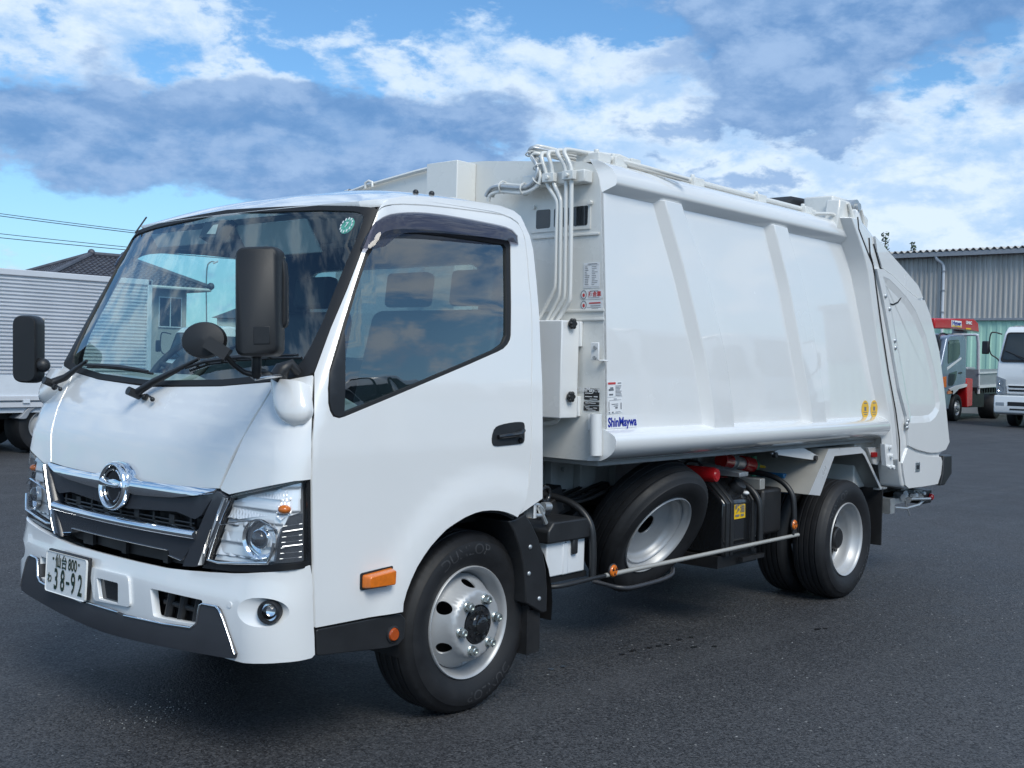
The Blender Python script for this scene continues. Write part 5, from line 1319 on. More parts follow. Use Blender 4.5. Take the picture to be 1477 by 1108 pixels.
# side stickers: warning label, diagram, maker's name
q_ = [(0.8095,1.4337),(0.934,1.4358),(0.9349,1.365),(0.8129,1.3598)]
s_ = sticker('warning_label', side, q_, 'stick'); f_ = frame_of(side, q_)
mb = MB(); lines(mb, f_, [(-0.46, 0.04, 0.40, 0.07)]); mb.build('red_print', 'inkred', s_, smooth=0)
mb = MB(); lines(mb, f_, [(0.18, 0.42, 0.40, 0.03)] + [(0.02, random.uniform(0.3, 0.46), 0.22 - 0.09 * k, 0.018) for k in range(8)] + [(-0.42, -0.10, -0.02, 0.06), (-0.40, -0.14, -0.34, 0.05), (-0.32, -0.12, 0.1, 0.04)]); mb.build('print', 'ink', s_, smooth=0)
q_ = [(0.812,1.3542),(0.9341,1.359),(0.9351,1.2857),(0.8137,1.2795)]
s_ = sticker('diagram_label', side, q_, 'stick'); f_ = frame_of(side, q_)
mb = MB(); lines(mb, f_, [(-0.1, 0.1, 0.44, 0.02), (-0.40, 0.40, 0.36, 0.008), (-0.44, -0.40, 0.0, 0.30), (0.36, 0.42, -0.05, 0.22), (-0.25, 0.2, 0.1, 0.02), (-0.1, 0.2, -0.02, 0.02), (0.0, 0.16, -0.14, 0.05), (-0.45, -0.35, -0.42, 0.04), (-0.22, -0.12, -0.42, 0.04), (0.0, 0.35, -0.42, 0.015)]); mb.build('print', 'ink', s_, smooth=0)
q_ = [(0.8062,1.2713),(1.0587,1.2733),(1.0633,1.2131),(0.8079,1.2083)]
s_ = sticker('maker_sticker', side, q_, 'stick'); c, r_, u_, w, h = frame_of(side, q_)
mb = MB(); text_on(mb, 'ShinMaywa', 0.062, (c - u_ * 0.003, r_, u_, r_.cross(u_)), 0.0020, 0.86); mb.build('maker_name', 'inkblue', s_, smooth=0)
for q_ in [(3.7417,1.2593),(3.8846,1.2595)]:
    pts = [(q_[0] + 0.056 * math.cos(k * math.pi / 14), q_[1] + 0.060 * math.sin(k * math.pi / 14)) for k in range(28)]
    s_ = panel('inspection_disc', side, pts, 'yellowdisc', body, off=0.003, thick=0.002, grid=0.05)
    mb = MB(); f_ = frame_of(side, [(q_[0] - 0.06, q_[1] + 0.068), (q_[0] + 0.06, q_[1] + 0.068), (q_[0] + 0.06, q_[1] - 0.068), (q_[0] - 0.06, q_[1] - 0.068)])
    lines(mb, f_, [(-0.22, 0.22, 0.30, 0.025), (-0.15, 0.12, 0.02, 0.10) if q_[0] < 3.95 else (-0.25, 0.25, 0.10, 0.025), (-0.28, 0.28, -0.16, 0.02), (-0.2, 0.2, -0.26, 0.02)])
    mb.build('print', 'ink', s_, smooth=0)
# control cover box between cab and body, its two knobs, pull tab, conduit, light guard tube
cbx = MB().box(0.635, BX - 0.02, 0.035, 0.60, 1.255, 1.722).build('control_cover', 'white', body, bevel=0.005)
MB().box(BX - 0.02, BX - 0.001, 0.028, 0.60, 1.60, 1.722).box(BX - 0.02, BX - 0.001, 0.028, 0.60, 1.262, 1.36).build('cover_flange', 'white', cbx, bevel=0.003)
for q_ in [(0.6972,0.035,1.7076),(0.6984,0.035,1.3584)]:
    mb = MB()
    for k in range(6):
        a = k * math.pi / 3; mb.ball((q_[0] + 0.017 * math.cos(a), 0.018, q_[2] + 0.017 * math.sin(a)), 0.011, 8, 6)
    mb.cyl((q_[0], 0.034, q_[2]), (q_[0], 0.008, q_[2]), 0.017, 14)
    mb.build('knob', 'black', cbx, smooth=50)
a = [(0.755,-0.0548,1.6204),(0.755,-0.102,1.6241),(0.755,-0.1008,1.5352),(0.755,-0.0538,1.5261)]
MB().box(0.745, 0.755, a[1][1], a[0][1], a[2][2], a[0][2]).box(0.755, BX - 0.001, a[1][1] - 0.03, a[1][1] + 0.01, a[2][2] - 0.004, a[2][2] + 0.004).build('hook_plate', 'white', body, bevel=0.004)
mb = MB()
for q_ in [(0.745,-0.0838,1.5957),(0.745,-0.0833,1.5479)]: mb.cyl((0.746, q_[1], q_[2]), (0.735, q_[1], q_[2]), 0.010, 6)
mb.split('hook_bolt', 'galv', body)
a = [(0.76,-0.089,1.2809),(0.76,-0.0956,1.083)]
MB().cyl((0.755, a[0][1], a[0][2]), (0.755, a[1][1], a[1][2]), 0.029, 20).build('guard_tube', 'white', body, smooth=50)
b = [(0.775,-0.0449,1.2752),(0.775,-0.0467,1.1954)]
MB().box(0.77, BX - 0.001, b[0][1] - 0.02, b[0][1] + 0.016, b[1][2], b[0][2]).build('tube_bracket', 'white', body, bevel=0.004)
MB().tube(smooth_poly([(0.74,0.2816,1.215),(0.74,0.1711,1.2227),(0.74,0.1367,1.2364),(0.74,0.1224,1.2609),(0.74,0.1214,1.2947)], False, 2), 0.014, 8).build('conduit', 'whiteshade', body, smooth=60)

# ---------------------------------------------------------------- tailgate
tg_px = [(3.4252,2.5758),(3.5004,2.4918),(3.6631,2.4272),(3.9195,2.3384),(4.1775,2.2439),(4.3304,2.1943),(4.4621,2.1409),(4.5882,2.0374),(4.6898,1.9366),(4.7952,1.8135),(4.8863,1.6844),(4.9573,1.5434),(5.0119,1.4027),(5.1258,1.0849),(5.1638,0.9828),(5.08,0.9178),(4.9995,0.8946),(5.0383,0.8559),(5.0261,0.7514),(4.9725,0.6707),(4.6623,0.6732),(4.3722,0.6803),(4.3004,0.702),(4.2568,0.8157),(4.2404,0.8827),(4.2284,1.0333),(4.1529,1.2023),(3.9917,1.5249),(3.8394,1.8632),(3.6896,2.2208),(3.6167,2.2812),(3.4404,2.4386)]
tg = MB().prism(tg_px, 'Y', -0.165, 2 * YC + 0.165).build('tailgate', 'white', truck, bevel=0.02, seg=3, smooth=30)
ty_ = planeY(-0.165)
# outer cover skin: arched side panel with an inset field, hatch and lower skirt
hatch = [(3.6697,2.4122),(4.1597,2.2372),(4.4369,2.1352),(4.5342,2.0543),(4.4444,2.044),(4.2386,2.0951),(3.9669,2.1793),(3.8025,2.2137),(3.7163,2.3107)]
cov = [(3.7024,2.1988),(3.8032,2.2044),(3.9676,2.1699),(4.2395,2.083),(4.4454,2.0317),(4.5485,2.0401),(4.6702,1.9306),(4.8618,1.6792),(4.9836,1.4027),(5.0968,1.0858),(5.1311,0.992),(5.0598,0.9366),(4.9131,0.9219),(4.7522,0.9274),(4.5339,0.956),(4.3455,0.996),(4.2849,1.207),(4.1407,1.4033),(3.9931,1.6892),(3.8441,1.9665)]
inset = [(3.8013,2.1553),(3.8995,2.1461),(4.0561,2.0976),(4.2185,2.038),(4.3746,1.961),(4.582,1.7957),(4.7469,1.5819),(4.8579,1.4028),(4.9057,1.299),(4.8929,1.2368),(4.8214,1.1864),(4.7287,1.1576),(4.6224,1.1524),(4.358,1.1538),(4.3059,1.2558),(4.2038,1.4519),(4.07,1.6913),(3.9246,1.9709)]
panel('hatch_cover', ty_, hatch, 'white', tg, off=0.014, thick=0.013, grid=0.15)
panel('side_cover', ty_, cov, 'white', tg, holes=[inset], off=0.020, thick=0.019, grid=0.12)
ins2 = offset_poly(inset, 0.05)
mbI = MB(); n = len(inset)
mbI.add([(x, -0.184, z) for x, z in inset] + [(x, -0.172, z) for x, z in ins2], [(i, (i + 1) % n, n + (i + 1) % n, n + i) for i in range(n)] + [tuple(range(n, 2 * n))])
mbI.build('inset_field', 'white', tg, smooth=0)
mb = MB(); mb.tube([(x, -0.172, z) for x, z in [(3.9362,1.9809),(4.0128,1.978),(4.0947,1.9993),(4.1462,2.0359)]], 0.006, 6)
mb.build('hatch_gap', 'blackmat', tg)
mb = MB()
for q_ in [(3.847,-0.186,2.0271),(3.9228,-0.186,1.9446),(4.0278,-0.186,1.7309),(4.0411,-0.186,1.6821),(4.2867,-0.186,1.1517),(4.2889,-0.186,1.1247),(4.3037,-0.186,1.1734)]: mb.ball((q_[0], -0.187, q_[2]), 0.016, 10, 6, sy=0.7)
mb.split('cover_bolt', 'galv', tg)
mb = MB()
for l_ in ([(3.6705,2.2201),(3.8187,1.8622),(3.9705,1.5247),(4.1202,1.249),(4.205,1.0344),(4.2192,0.8865)], [(3.4074,2.5109),(3.4285,2.4371),(3.5979,2.2794),(3.6705,2.2201)], [(3.5926,2.3952),(3.6166,2.2925),(3.6651,2.2325)], [(3.6666,2.3612),(3.7842,2.2121),(3.9482,2.1755)]):
    mb.tube([(x + 0.006, -0.168, z) for x, z in l_], 0.0048, 6)
mb.split('tailgate_seam', 'blackmat', tg)
rb = [(3.5172,2.4828),(3.5716,2.4774),(3.6117,2.4521),(3.5977,2.4187),(3.565,2.4199)]
MB().prism(rb, 'Y', -0.10, 1.90).build('rubber_edge', 'blackmat', tg)
skirt = [(4.2558,0.8746),(4.3383,0.9766),(4.5101,0.9294),(4.7547,0.898),(4.9863,0.8847),(5.0179,0.8464),(4.9977,0.753),(4.9406,0.6832),(4.6615,0.6835),(4.3828,0.6895),(4.3244,0.7132),(4.2799,0.8046)]
panel('skirt_cover', ty_, skirt, 'white', tg, off=0.012, thick=0.012, grid=0.15)
mb = MB(); lt = [(4.4886,0.8663),(4.5667,0.8649),(4.5656,0.7994),(4.4875,0.8013)]
panel('latch', planeY(-0.178), lt, 'steel', tg, off=0.004, thick=0.004, grid=0.1)
panel('latch_slot', planeY(-0.178), offset_poly(lt, 0.018), 'darkpane', tg, off=0.006, thick=0.001, grid=0.1)
# corner rubber, tail lamps, under-run step and its linkage
ru = [(5.0146,0.8916),(5.1799,0.892),(5.1927,0.7474),(5.0482,0.6688),(4.9704,0.6687),(5.0125,0.7526)]
MB().prism(ru, 'Y', -0.19, 0.25).build('corner_rubber', 'black', tg, bevel=0.01)
st2 = [(4.2882,0.5989),(4.4935,0.6036),(4.4983,0.5425),(4.2998,0.5286)]
rr2 = [(4.5648,0.6387),(5.1758,0.612),(5.1792,0.5714),(4.5679,0.6002)]
mb = MB()
mb.box(4.33, 5.00, 0.0, 1.80, 0.585, 0.645)
mb.build('step_beam', 'galv', tg, bevel=0.006)
mb = MB(); random.seed(5)
mb.box(4.34, 4.62, -0.07, 0.02, 0.56, 0.60).box(4.30, 4.38, -0.08, 0.0, 0.50, 0.61)
for k in range(9):
    x_ = 4.50 + 0.052 * k; mb.cyl((x_, -0.09, 0.60 + random.uniform(-0.03, 0.03)), (x_ + 0.03, -0.02, 0.61 + random.uniform(-0.02, 0.02)), random.uniform(0.014, 0.028), 8)
mb.box(4.78, 4.95, -0.06, 0.0, 0.57, 0.635)
mb.tube([(4.42, -0.06, 0.535), (4.60, -0.07, 0.515), (4.82, -0.08, 0.525), (4.95, -0.08, 0.56)], 0.011, 6)
mb.tube([(4.60, -0.07, 0.55), (4.63, -0.08, 0.50), (4.66, -0.08, 0.46)], 0.005, 5)
mb.tube([(4.62, -0.1, 0.585), (5.0, -0.1, 0.56)], 0.010, 6)
mb.build('step_linkage', 'galv', tg)
MB().box(4.98, 5.14, -0.06, 0.10, 0.515, 0.62).build('lamp_bracket', 'black', tg, bevel=0.01)
MB().lathe([(0.0005, -0.025), (0.018, -0.025), (0.026, -0.016), (0.028, 0.0)], (5.09, -0.065, 0.565), 16).build('side_lamp', 'redlens', tg, smooth=45)
tl2 = [(5.2783,-0.11,1.1529)][0]
MB().box(tl2[0] - 0.01, tl2[0] + 0.05, -0.02, 0.06, tl2[2] - 0.05, tl2[2] + 0.05).build('tail_lamp', 'redlens', tg, bevel=0.01)
# fixing plate, marker and cables between body and wheel arch
pp = [(3.8847,1.0258),(4.0028,1.0094),(4.0439,0.8617),(3.9196,0.8731)]
mb = MB().prism(pp, 'Y', -0.20, -0.165)
for q_ in [(3.955,-0.203,1.0019),(3.9808,-0.203,0.9415),(3.9479,-0.203,0.8671),(4.013,-0.203,0.8612)]: mb.cyl((q_[0], -0.20, q_[2]), (q_[0], -0.22, q_[2]), 0.016, 8)
mb.build('fixing_plate', 'white', body, bevel=0.003)
mk = [(3.9333,0.9904),(4.1542,0.984),(4.1488,0.8983),(4.1046,0.8588),(4.0339,0.8698)]
MB().prism(mk, 'Y', -0.06, -0.04).build('marker_bracket', 'white', body, bevel=0.004)
mk2 = [(3.9794,0.9555),(4.0608,0.9544),(4.0636,0.9179),(3.9821,0.9193)]
MB().prism(mk2, 'Y', -0.075, -0.06).build('red_marker', 'redlens', body, bevel=0.003)
mb = MB()
mb.tube(smooth_poly([(4.0995,-0.05,0.937),(4.1724,-0.05,0.9141),(4.2224,-0.05,0.8871),(4.2603,-0.05,0.8655)], False, 1), 0.009, 6); mb.tube(smooth_poly([(4.1484,-0.03,0.9089),(4.2085,-0.03,0.9011),(4.2466,-0.03,0.8745)], False, 1), 0.009, 6)
mb.split('lamp_cable', 'stick', body)
MB().box(3.90, 4.30, 0.02, 1.78, 0.70, 1.05).build('rear_crossmember', 'whiteshade', body, bevel=0.01)
bk = [(4.1495,0.8884),(4.5677,0.8884),(4.69,0.6503),(4.6447,0.5659),(4.3508,0.6183)]
MB().prism(bk, 'Y', 0.0, 0.03).build('splash_board', 'blackmat', body)

# ---------------------------------------------------------------- chassis and everything hung on it
mb = MB()
for y_ in (0.50, 1.24): mb.box(-0.9, 4.35, y_, y_ + 0.07, 0.60, 0.80)
for x_ in (0.4, 1.0, 2.3, 3.0, 4.2): mb.box(x_ - 0.04, x_ + 0.04, 0.57, 1.24, 0.64, 0.76)
ch = mb.build('chassis_frame', 'chassis', truck, bevel=0.008)
MB().cyl((0, 0.1, 0.36), (0, 1.7, 0.36), 0.05, 12).box(-0.12, 0.12, 0.45, 0.62, 0.28, 0.44).box(-0.35, 0.55, 0.25, 0.33, 0.40, 0.46).build('front_axle', 'chassis', ch)
MB().cyl((3.587, 0.1, 0.39), (3.587, 1.7, 0.39), 0.075, 14).ball((3.587, 0.9, 0.39), 0.2, 16, 10).box(2.95, 4.25, 0.33, 0.41, 0.44, 0.52).build('rear_axle', 'chassis', ch)
MB().cyl((0.6, 0.9, 0.48), (3.5, 0.9, 0.42), 0.05, 12).box(-0.5, 0.6, 0.62, 1.2, 0.35, 0.85).build('driveline', 'chassis', ch, bevel=0.03)
MB().box(-1.0, 0.32, 0.12, 1.68, 0.80, 0.96).build('cab_underside', 'chassis', ch)
# pale steel sub-frame seen through under the body
mb = MB()
for y_ in (0.46, 1.28): mb.box(0.55, 4.15, y_, y_ + 0.05, 0.80, 1.05)
for x_, w_ in ((0.63, 0.05), (0.78, 0.09), (1.05, 0.05), (1.30, 0.14), (1.62, 0.05), (2.0, 0.10), (2.5, 0.05)):
    mb.box(x_, x_ + w_, 0.41, 0.46, 0.82, 1.05)
mb.prism([(0.46, 1.05), (0.46, 0.84), (0.28, 1.05)], 'X', 0.52, 0.54)
mb.prism([(0.46, 1.05), (0.46, 0.84), (0.28, 1.05)], 'X', 0.66, 0.68)
mb.box(0.85, 4.1, -0.04, 1.84, 1.02, 1.049)
sf = mb.build('sub_frame', 'greyplate', ch, bevel=0.006)
mb = MB()
for q_ in ((0.70, 0.405, 0.92), (0.70, 0.405, 0.87), (0.95, 0.455, 0.98), (0.95, 0.455, 0.86), (1.2, 0.455, 0.95), (1.45, 0.455, 0.97), (1.45, 0.455, 0.87)): mb.cyl(q_, (q_[0], q_[1] - 0.016, q_[2]), 0.014, 6)
mb.split('frame_bolt', 'galv', ch)
mb = MB(); random.seed(11)
for k in range(16):
    x_ = random.uniform(0.5, 1.5); y_ = random.uniform(0.22, 0.46)
    mb.obox((x_, y_, random.uniform(0.68, 0.84)), (random.uniform(0.03, 0.11), 0, 0.02), (0, random.uniform(0.03, 0.07), 0), (-0.02, 0, random.uniform(0.02, 0.06)))
for k in range(5):
    y_ = 0.2 + 0.06 * k; mb.tube(smooth_poly([(0.42, y_, 0.80), (0.7, y_ + 0.03, 0.83 + 0.01 * k), (1.0, y_, 0.80), (1.4, y_ + 0.05, 0.86)], False, 2), 0.012, 6)
mb.split('air_valve', 'chassis', ch, bevel=0.006)
# cab lifting hook and latch by the back of the cab
mb = MB()
hc = Vector([(0.6431,0.12,0.8856)][0])
mb.tube([hc + Vector((0.035 * math.cos(a), 0, 0.035 * math.sin(a))) for a in [k * math.pi / 8 for k in range(16)]], 0.012, 8, closed=True)
mb.box(hc.x - 0.03, hc.x + 0.02, hc.y - 0.02, hc.y + 0.02, hc.z - 0.10, hc.z - 0.03)
mb.build('cab_hook', 'blackgloss', ch, smooth=50)
mb = MB()
mb.tube(smooth_poly([(0.4031,0,0.8505),(0.4371,0,0.8702),(0.4836,0,0.8376),(0.4894,0,0.8178),(0.4494,0,0.8115),(0.4092,0,0.8214)], False, 1), 0.010, 8)
mb.tube([(0.4476,0,0.8566),(0.5065,0,0.771)], 0.012, 8)
mb.cyl([(0.5075,0.02,0.8465)][0], [(0.5537,0.02,0.8428)][0], 0.022, 12)
mb.build('cab_lock', 'galv', ch)
# battery box
bq = [(0.5083,0.6766),(0.7999,0.6797),(0.8069,0.5188),(0.5226,0.5114)]
bx0, bx1, bz0, bz1 = bq[0][0], bq[1][0], (bq[2][1] + bq[3][1]) / 2, (bq[0][1] + bq[1][1]) / 2
bt_ = MB().box(bx0, (bx0 + bx1) / 2 - 0.006, -0.01, 0.32, bz0, bz1).box((bx0 + bx1) / 2 + 0.006, bx1, -0.01, 0.32, bz0, bz1).box((bx0 + bx1) / 2 - 0.03, (bx0 + bx1) / 2 + 0.014, -0.014, 0.0, bz0, bz1 - 0.01).build('battery', 'battery', ch, bevel=0.01)
MB().prism([(bx0 - 0.02, bz1), (bx1 + 0.02, bz1), (bx1 + 0.02, bz1 + 0.06), (bx1 - 0.02, bz1 + 0.10), (bx0 + 0.02, bz1 + 0.10), (bx0 - 0.02, bz1 + 0.06)], 'Y', -0.035, 0.36).box((bx0 + bx1) / 2 + 0.03, (bx0 + bx1) / 2 + 0.07, -0.03, -0.012, bz1 - 0.07, bz1 + 0.01).build('battery_cover', 'black', bt_, bevel=0.012)
MB().box(bx0 - 0.03, bx1 + 0.03, 0.0, 0.40, bz0 - 0.03, bz0 - 0.004).build('battery_tray', 'chassis', bt_)
# side guard: long bar, three hoops, lower step tube, reflectors
mb = MB()
BZ = 0.485
mb.tube(smooth_poly([(0.52, 0.16, 0.47), (0.52, 0.0, 0.47), (0.60, -0.05, 0.475), (0.80, -0.06, BZ)], False, 2) + [(2.93, -0.06, BZ)], 0.0112, 10)
gd = mb.build('side_guard', 'black', ch, smooth=60)
MB().tube([(0.9, -0.062, BZ + 0.0015), (2.925, -0.062, BZ + 0.0015)], 0.0115, 10).build('guard_bar', 'dullsteel', gd, smooth=60)
for x_ in (0.82, 2.47, 2.90):
    MB().tube(smooth_poly([(x_, -0.045, BZ - 0.01), (x_, -0.045, 0.62), (x_, -0.03, 0.76), (x_ - 0.01, 0.10, 0.85), (x_ - 0.02, 0.34, 0.86), (x_ - 0.02, 0.52, 0.80)], False, 3), 0.018, 10).build('guard_hoop', 'black', gd, smooth=60)
MB().tube(smooth_poly([(1.02, 0.10, 0.42), (1.08, -0.03, 0.395), (1.18, -0.05, 0.39), (1.52, -0.05, 0.40), (1.56, -0.03, 0.44)], False, 2), 0.011, 8).build('step_tube', 'charcoal', gd, smooth=60)
for x_, z_ in ([(0.952,0.505)][0], [(2.8476,0.5575)][0]):
    mb = MB().lathe([(0.0005, -0.008), (0.024, -0.008), (0.030, -0.002), (0.031, 0.006)], (x_, -0.075, z_), 20)
    rf = mb.build('amber_reflector', 'orange', gd, smooth=40)
    mb = MB()
    for k in range(3):
        a = R(30 + 120 * k); mb.add([(x_ + r_ * math.cos(a + d_), -0.0845, z_ + r_ * math.sin(a + d_)) for r_, d_ in ((0.003, 0), (0.022, -0.4), (0.022, 0.4))], [(0, 1, 2)])
    mb.build('reflector_mark', 'black', rf, smooth=0)
    MB().lathe([(0.031, -0.004), (0.036, 0.0), (0.036, 0.006)], (x_, -0.072, z_), 20).box(x_ - 0.01, x_ + 0.01, -0.072, -0.065, BZ, z_).build('reflector_holder', 'black', gd)
# fuel tank
tk = MB().prism([(0.0, 0.43), (0.0, 0.735), (0.03, 0.765), (0.13, 0.855), (0.17, 0.865), (0.46, 0.865), (0.46, 0.43)], 'X', 2.13, 2.52).build('fuel_tank', 'blackgloss', ch, bevel=0.018, seg=3)
mb = MB()
for x_ in (2.16, 2.21, 2.46): mb.prism([(-0.008, 0.43), (-0.008, 0.737), (0.022, 0.772), (0.128, 0.866), (0.17, 0.875), (0.17, 0.86), (0.13, 0.85), (0.03, 0.76), (0.005, 0.73), (0.005, 0.43)], 'X', x_ - 0.018, x_ + 0.018)
mb.split('tank_strap', 'black', tk, bevel=0.003)
cpn = Vector((0, -0.68, 0.74)).normalized()
cc = Vector((2.37, 0.07, 0.803))
MB().tube([cc, cc + cpn * 0.02, cc + cpn * 0.045, cc + cpn * 0.05], [0.05, 0.05, 0.042, 0.03], 20).build('filler_cap', 'black', tk, smooth=40)
MB().ball(tuple(Vector((2.415, 0.03, 0.772)) + cpn * 0.004), 0.022, 10, 6, sz=0.6).build('tank_tag', 'stick', tk)
q_ = [(2.2247,0.7221),(2.3565,0.7178),(2.3611,0.6372),(2.2295,0.637)]
s_ = panel('fuel_label', planeY(-0.001), q_, 'yellow', tk, off=0.003, thick=0.002, grid=0.1)
f_ = frame_of(planeY(-0.003), q_); mb = MB()
text_on(mb, '軽油', 0.055, (f_[0] + f_[2] * f_[4] * 0.18 + Vector((0, -0.001, 0)), f_[1], f_[2], (0, -1, 0)), 0.001, 1.0)
lines(mb, (f_[0] + Vector((0, -0.001, 0)), *f_[1:]), [(-0.38, -0.05, -0.26, 0.07), (0.08, 0.34, -0.26, 0.08)])
mb.build('label_print', 'ink', s_, smooth=0)
MB().box(2.10, 2.55, 0.02, 0.45, 0.36, 0.43).box(2.30, 2.56, -0.03, 0.0, 0.385, 0.41).build('tank_bracket', 'chassis', tk)
# red bottle, valve block, pale cross arm, steel box, blue reservoir
e_ = Vector([(2.032,0,0.9058)][0])
mb = MB().tube([e_ + Vector((0, 0.45, 0)), e_ + Vector((0, 0.02, 0)), e_ + Vector((0, 0.0, 0))], [0.043, 0.043, 0.036], 24)
mb.tube([e_ + Vector((0, -0.001, 0)), e_ + Vector((0, -0.006, 0))], [0.030, 0.026], 20)
eb = mb.build('red_cylinder', 'red', ch, smooth=50)
MB().tube([e_ + Vector((0, 0.10, 0.043)), e_ + Vector((0, 0.13, 0.068)), e_ + Vector((0, 0.19, 0.068)), e_ + Vector((0, 0.22, 0.043))], 0.007, 6).build('cylinder_handle', 'black', eb)
v0 = Vector([(2.4986,0.25,0.9487)][0]); v1 = Vector([(2.9499,0.25,0.8909)][0])
def vseg(a, b): return v0 + (v1 - v0) * a, v0 + (v1 - v0) * b
mb = MB(); mb.tube(vseg(0, 0.22), 0.045, 14); mb.tube(vseg(0.55, 0.82), 0.050, 14); mb.split('red_fitting', 'red', ch, smooth=50)
mb = MB(); mb.tube(vseg(0.2, 0.56), 0.040, 14); mb.tube(vseg(0.3, 0.34), 0.05, 14); mb.build('steel_fitting', 'galv', ch, smooth=50)
mb = MB(); mb.tube(vseg(0.82, 0.95), 0.034, 10); mb.tube([v0 + (v1 - v0) * 0.9 + Vector((0, 0, 0.06)), v0 + (v1 - v0) * 0.9 - Vector((0, 0, 0.07))], 0.02, 8); mb.build('green_valve', 'greencap', ch, smooth=40)
mb = MB(); mb.tube([v0 + (v1 - v0) * 0.97, v0 + (v1 - v0) * 1.22], 0.009, 6); mb.build('valve_spindle', 'yellow', ch)
a = [(2.3019,-0.02,0.9099),(2.3919,-0.02,0.9027),(2.3931,-0.02,0.8822),(2.3036,-0.02,0.8794)]
ax_, az_ = a[1][0], (a[1][2] + a[2][2]) / 2
MB().prism([(0.0, az_ - 0.014), (0.0, az_ + 0.012), (0.5, az_ + 0.07), (0.5, az_ - 0.014)], 'X', ax_ - 0.10, ax_).build('cross_arm', 'galv', ch, bevel=0.004)
a = [(2.6927,0.05,0.8435),(2.7369,0.05,0.7637)]
MB().box(a[0][0] - 0.06, a[0][0], 0.05, 0.50, a[1][2], a[0][2]).build('steel_box', 'dullsteel', ch, bevel=0.006)
a = [(3.032,0.12,0.8391),(3.223,0.12,0.8233),(3.2282,0.12,0.7412)]
MB().prism([(a[0][0], a[0][2] + 0.01), (a[1][0] - 0.03, a[0][2] + 0.0), (a[1][0], a[0][2] - 0.04), (a[1][0], a[2][2] + 0.04), (a[1][0] - 0.05, a[2][2] - 0.04), (a[0][0], a[0][2] - 0.02)], 'Y', 0.10, 0.32).build('blue_reservoir', 'bluecap', ch, bevel=0.02)
MB().box(2.62, 2.86, 0.02, 0.45, 0.50, 0.78).build('tool_box', 'chassis', ch, bevel=0.02)
# white gusset under the body
gs = [(2.5662,1.0056),(2.6429,1.0273),(2.9783,1.0263),(3.224,0.9561),(3.2058,0.9324)]
mb = MB().prism(gs, 'Y', -0.055, -0.045)
gu = mb.build('gusset', 'white', ch, bevel=0.002)
mb = MB()
for q_ in [(2.5985,-0.056,0.9983),(3.1334,-0.056,0.9541)]: mb.cyl((q_[0], -0.05, q_[2]), (q_[0], -0.072, q_[2]), 0.018, 8)
mb.split('gusset_bolt', 'black', gu)
# rear wheel fender: folded stainless sheet with outer lip
fo = [(2.9666,0.7389),(3.2246,1.0121),(3.7064,1.0071),(3.7868,0.9691),(4.0822,0.7043)]
fi = [(3.123,0.7206),(3.3145,0.9626),(3.7428,0.9626),(3.7775,0.9436),(4.0593,0.6962)]
mb = MB()
n = len(fo)
mb.add([(x, -0.105, z) for x, z in fo] + [(x, -0.105, z) for x, z in fi] + [(x, -0.098, z) for x, z in fi], [(i, i + 1, n + i + 1, n + i) for i in range(n - 1)] + [(n + i, n + i + 1, 2 * n + i + 1, 2 * n + i) for i in range(n - 1)])
fe = mb.build('fender_lip', 'fenderlip', truck, smooth=0)
mb = MB()
fs2 = [(x, z) for x, z in fo]; fs3 = offset_poly(fo + [(fo[-1][0], fo[0][1])], 0.004)[:n]
mb.add([(x, y_, z) for y_ in (-0.1045, 0.62) for x, z in fo] , [(i, i + 1, n + i + 1, n + i) for i in range(n - 1)])
fsheet = mb.build('fender_sheet', 'dullsteel', fe, smooth=0)
so = fsheet.modifiers.new('thick', 'SOLIDIFY'); so.thickness = 0.004; so.offset = -1
tip = fo[-1]
MB().box(tip[0] - 0.04, tip[0] + 0.10, -0.10, -0.06, tip[1] - 0.012, tip[1]).build('flap_hanger', 'galv', fe)
flp = [(3.8965,0.7068),(4.1877,0.6967),(4.2117,0.3068),(3.91,0.3717)]
MB().box(tip[0] + 0.02, tip[0] + 0.035, -0.10, 0.55, 0.30, tip[1] - 0.005).build('mud_flap', 'rubberdark', fe)
flip_copy(fe, truck)
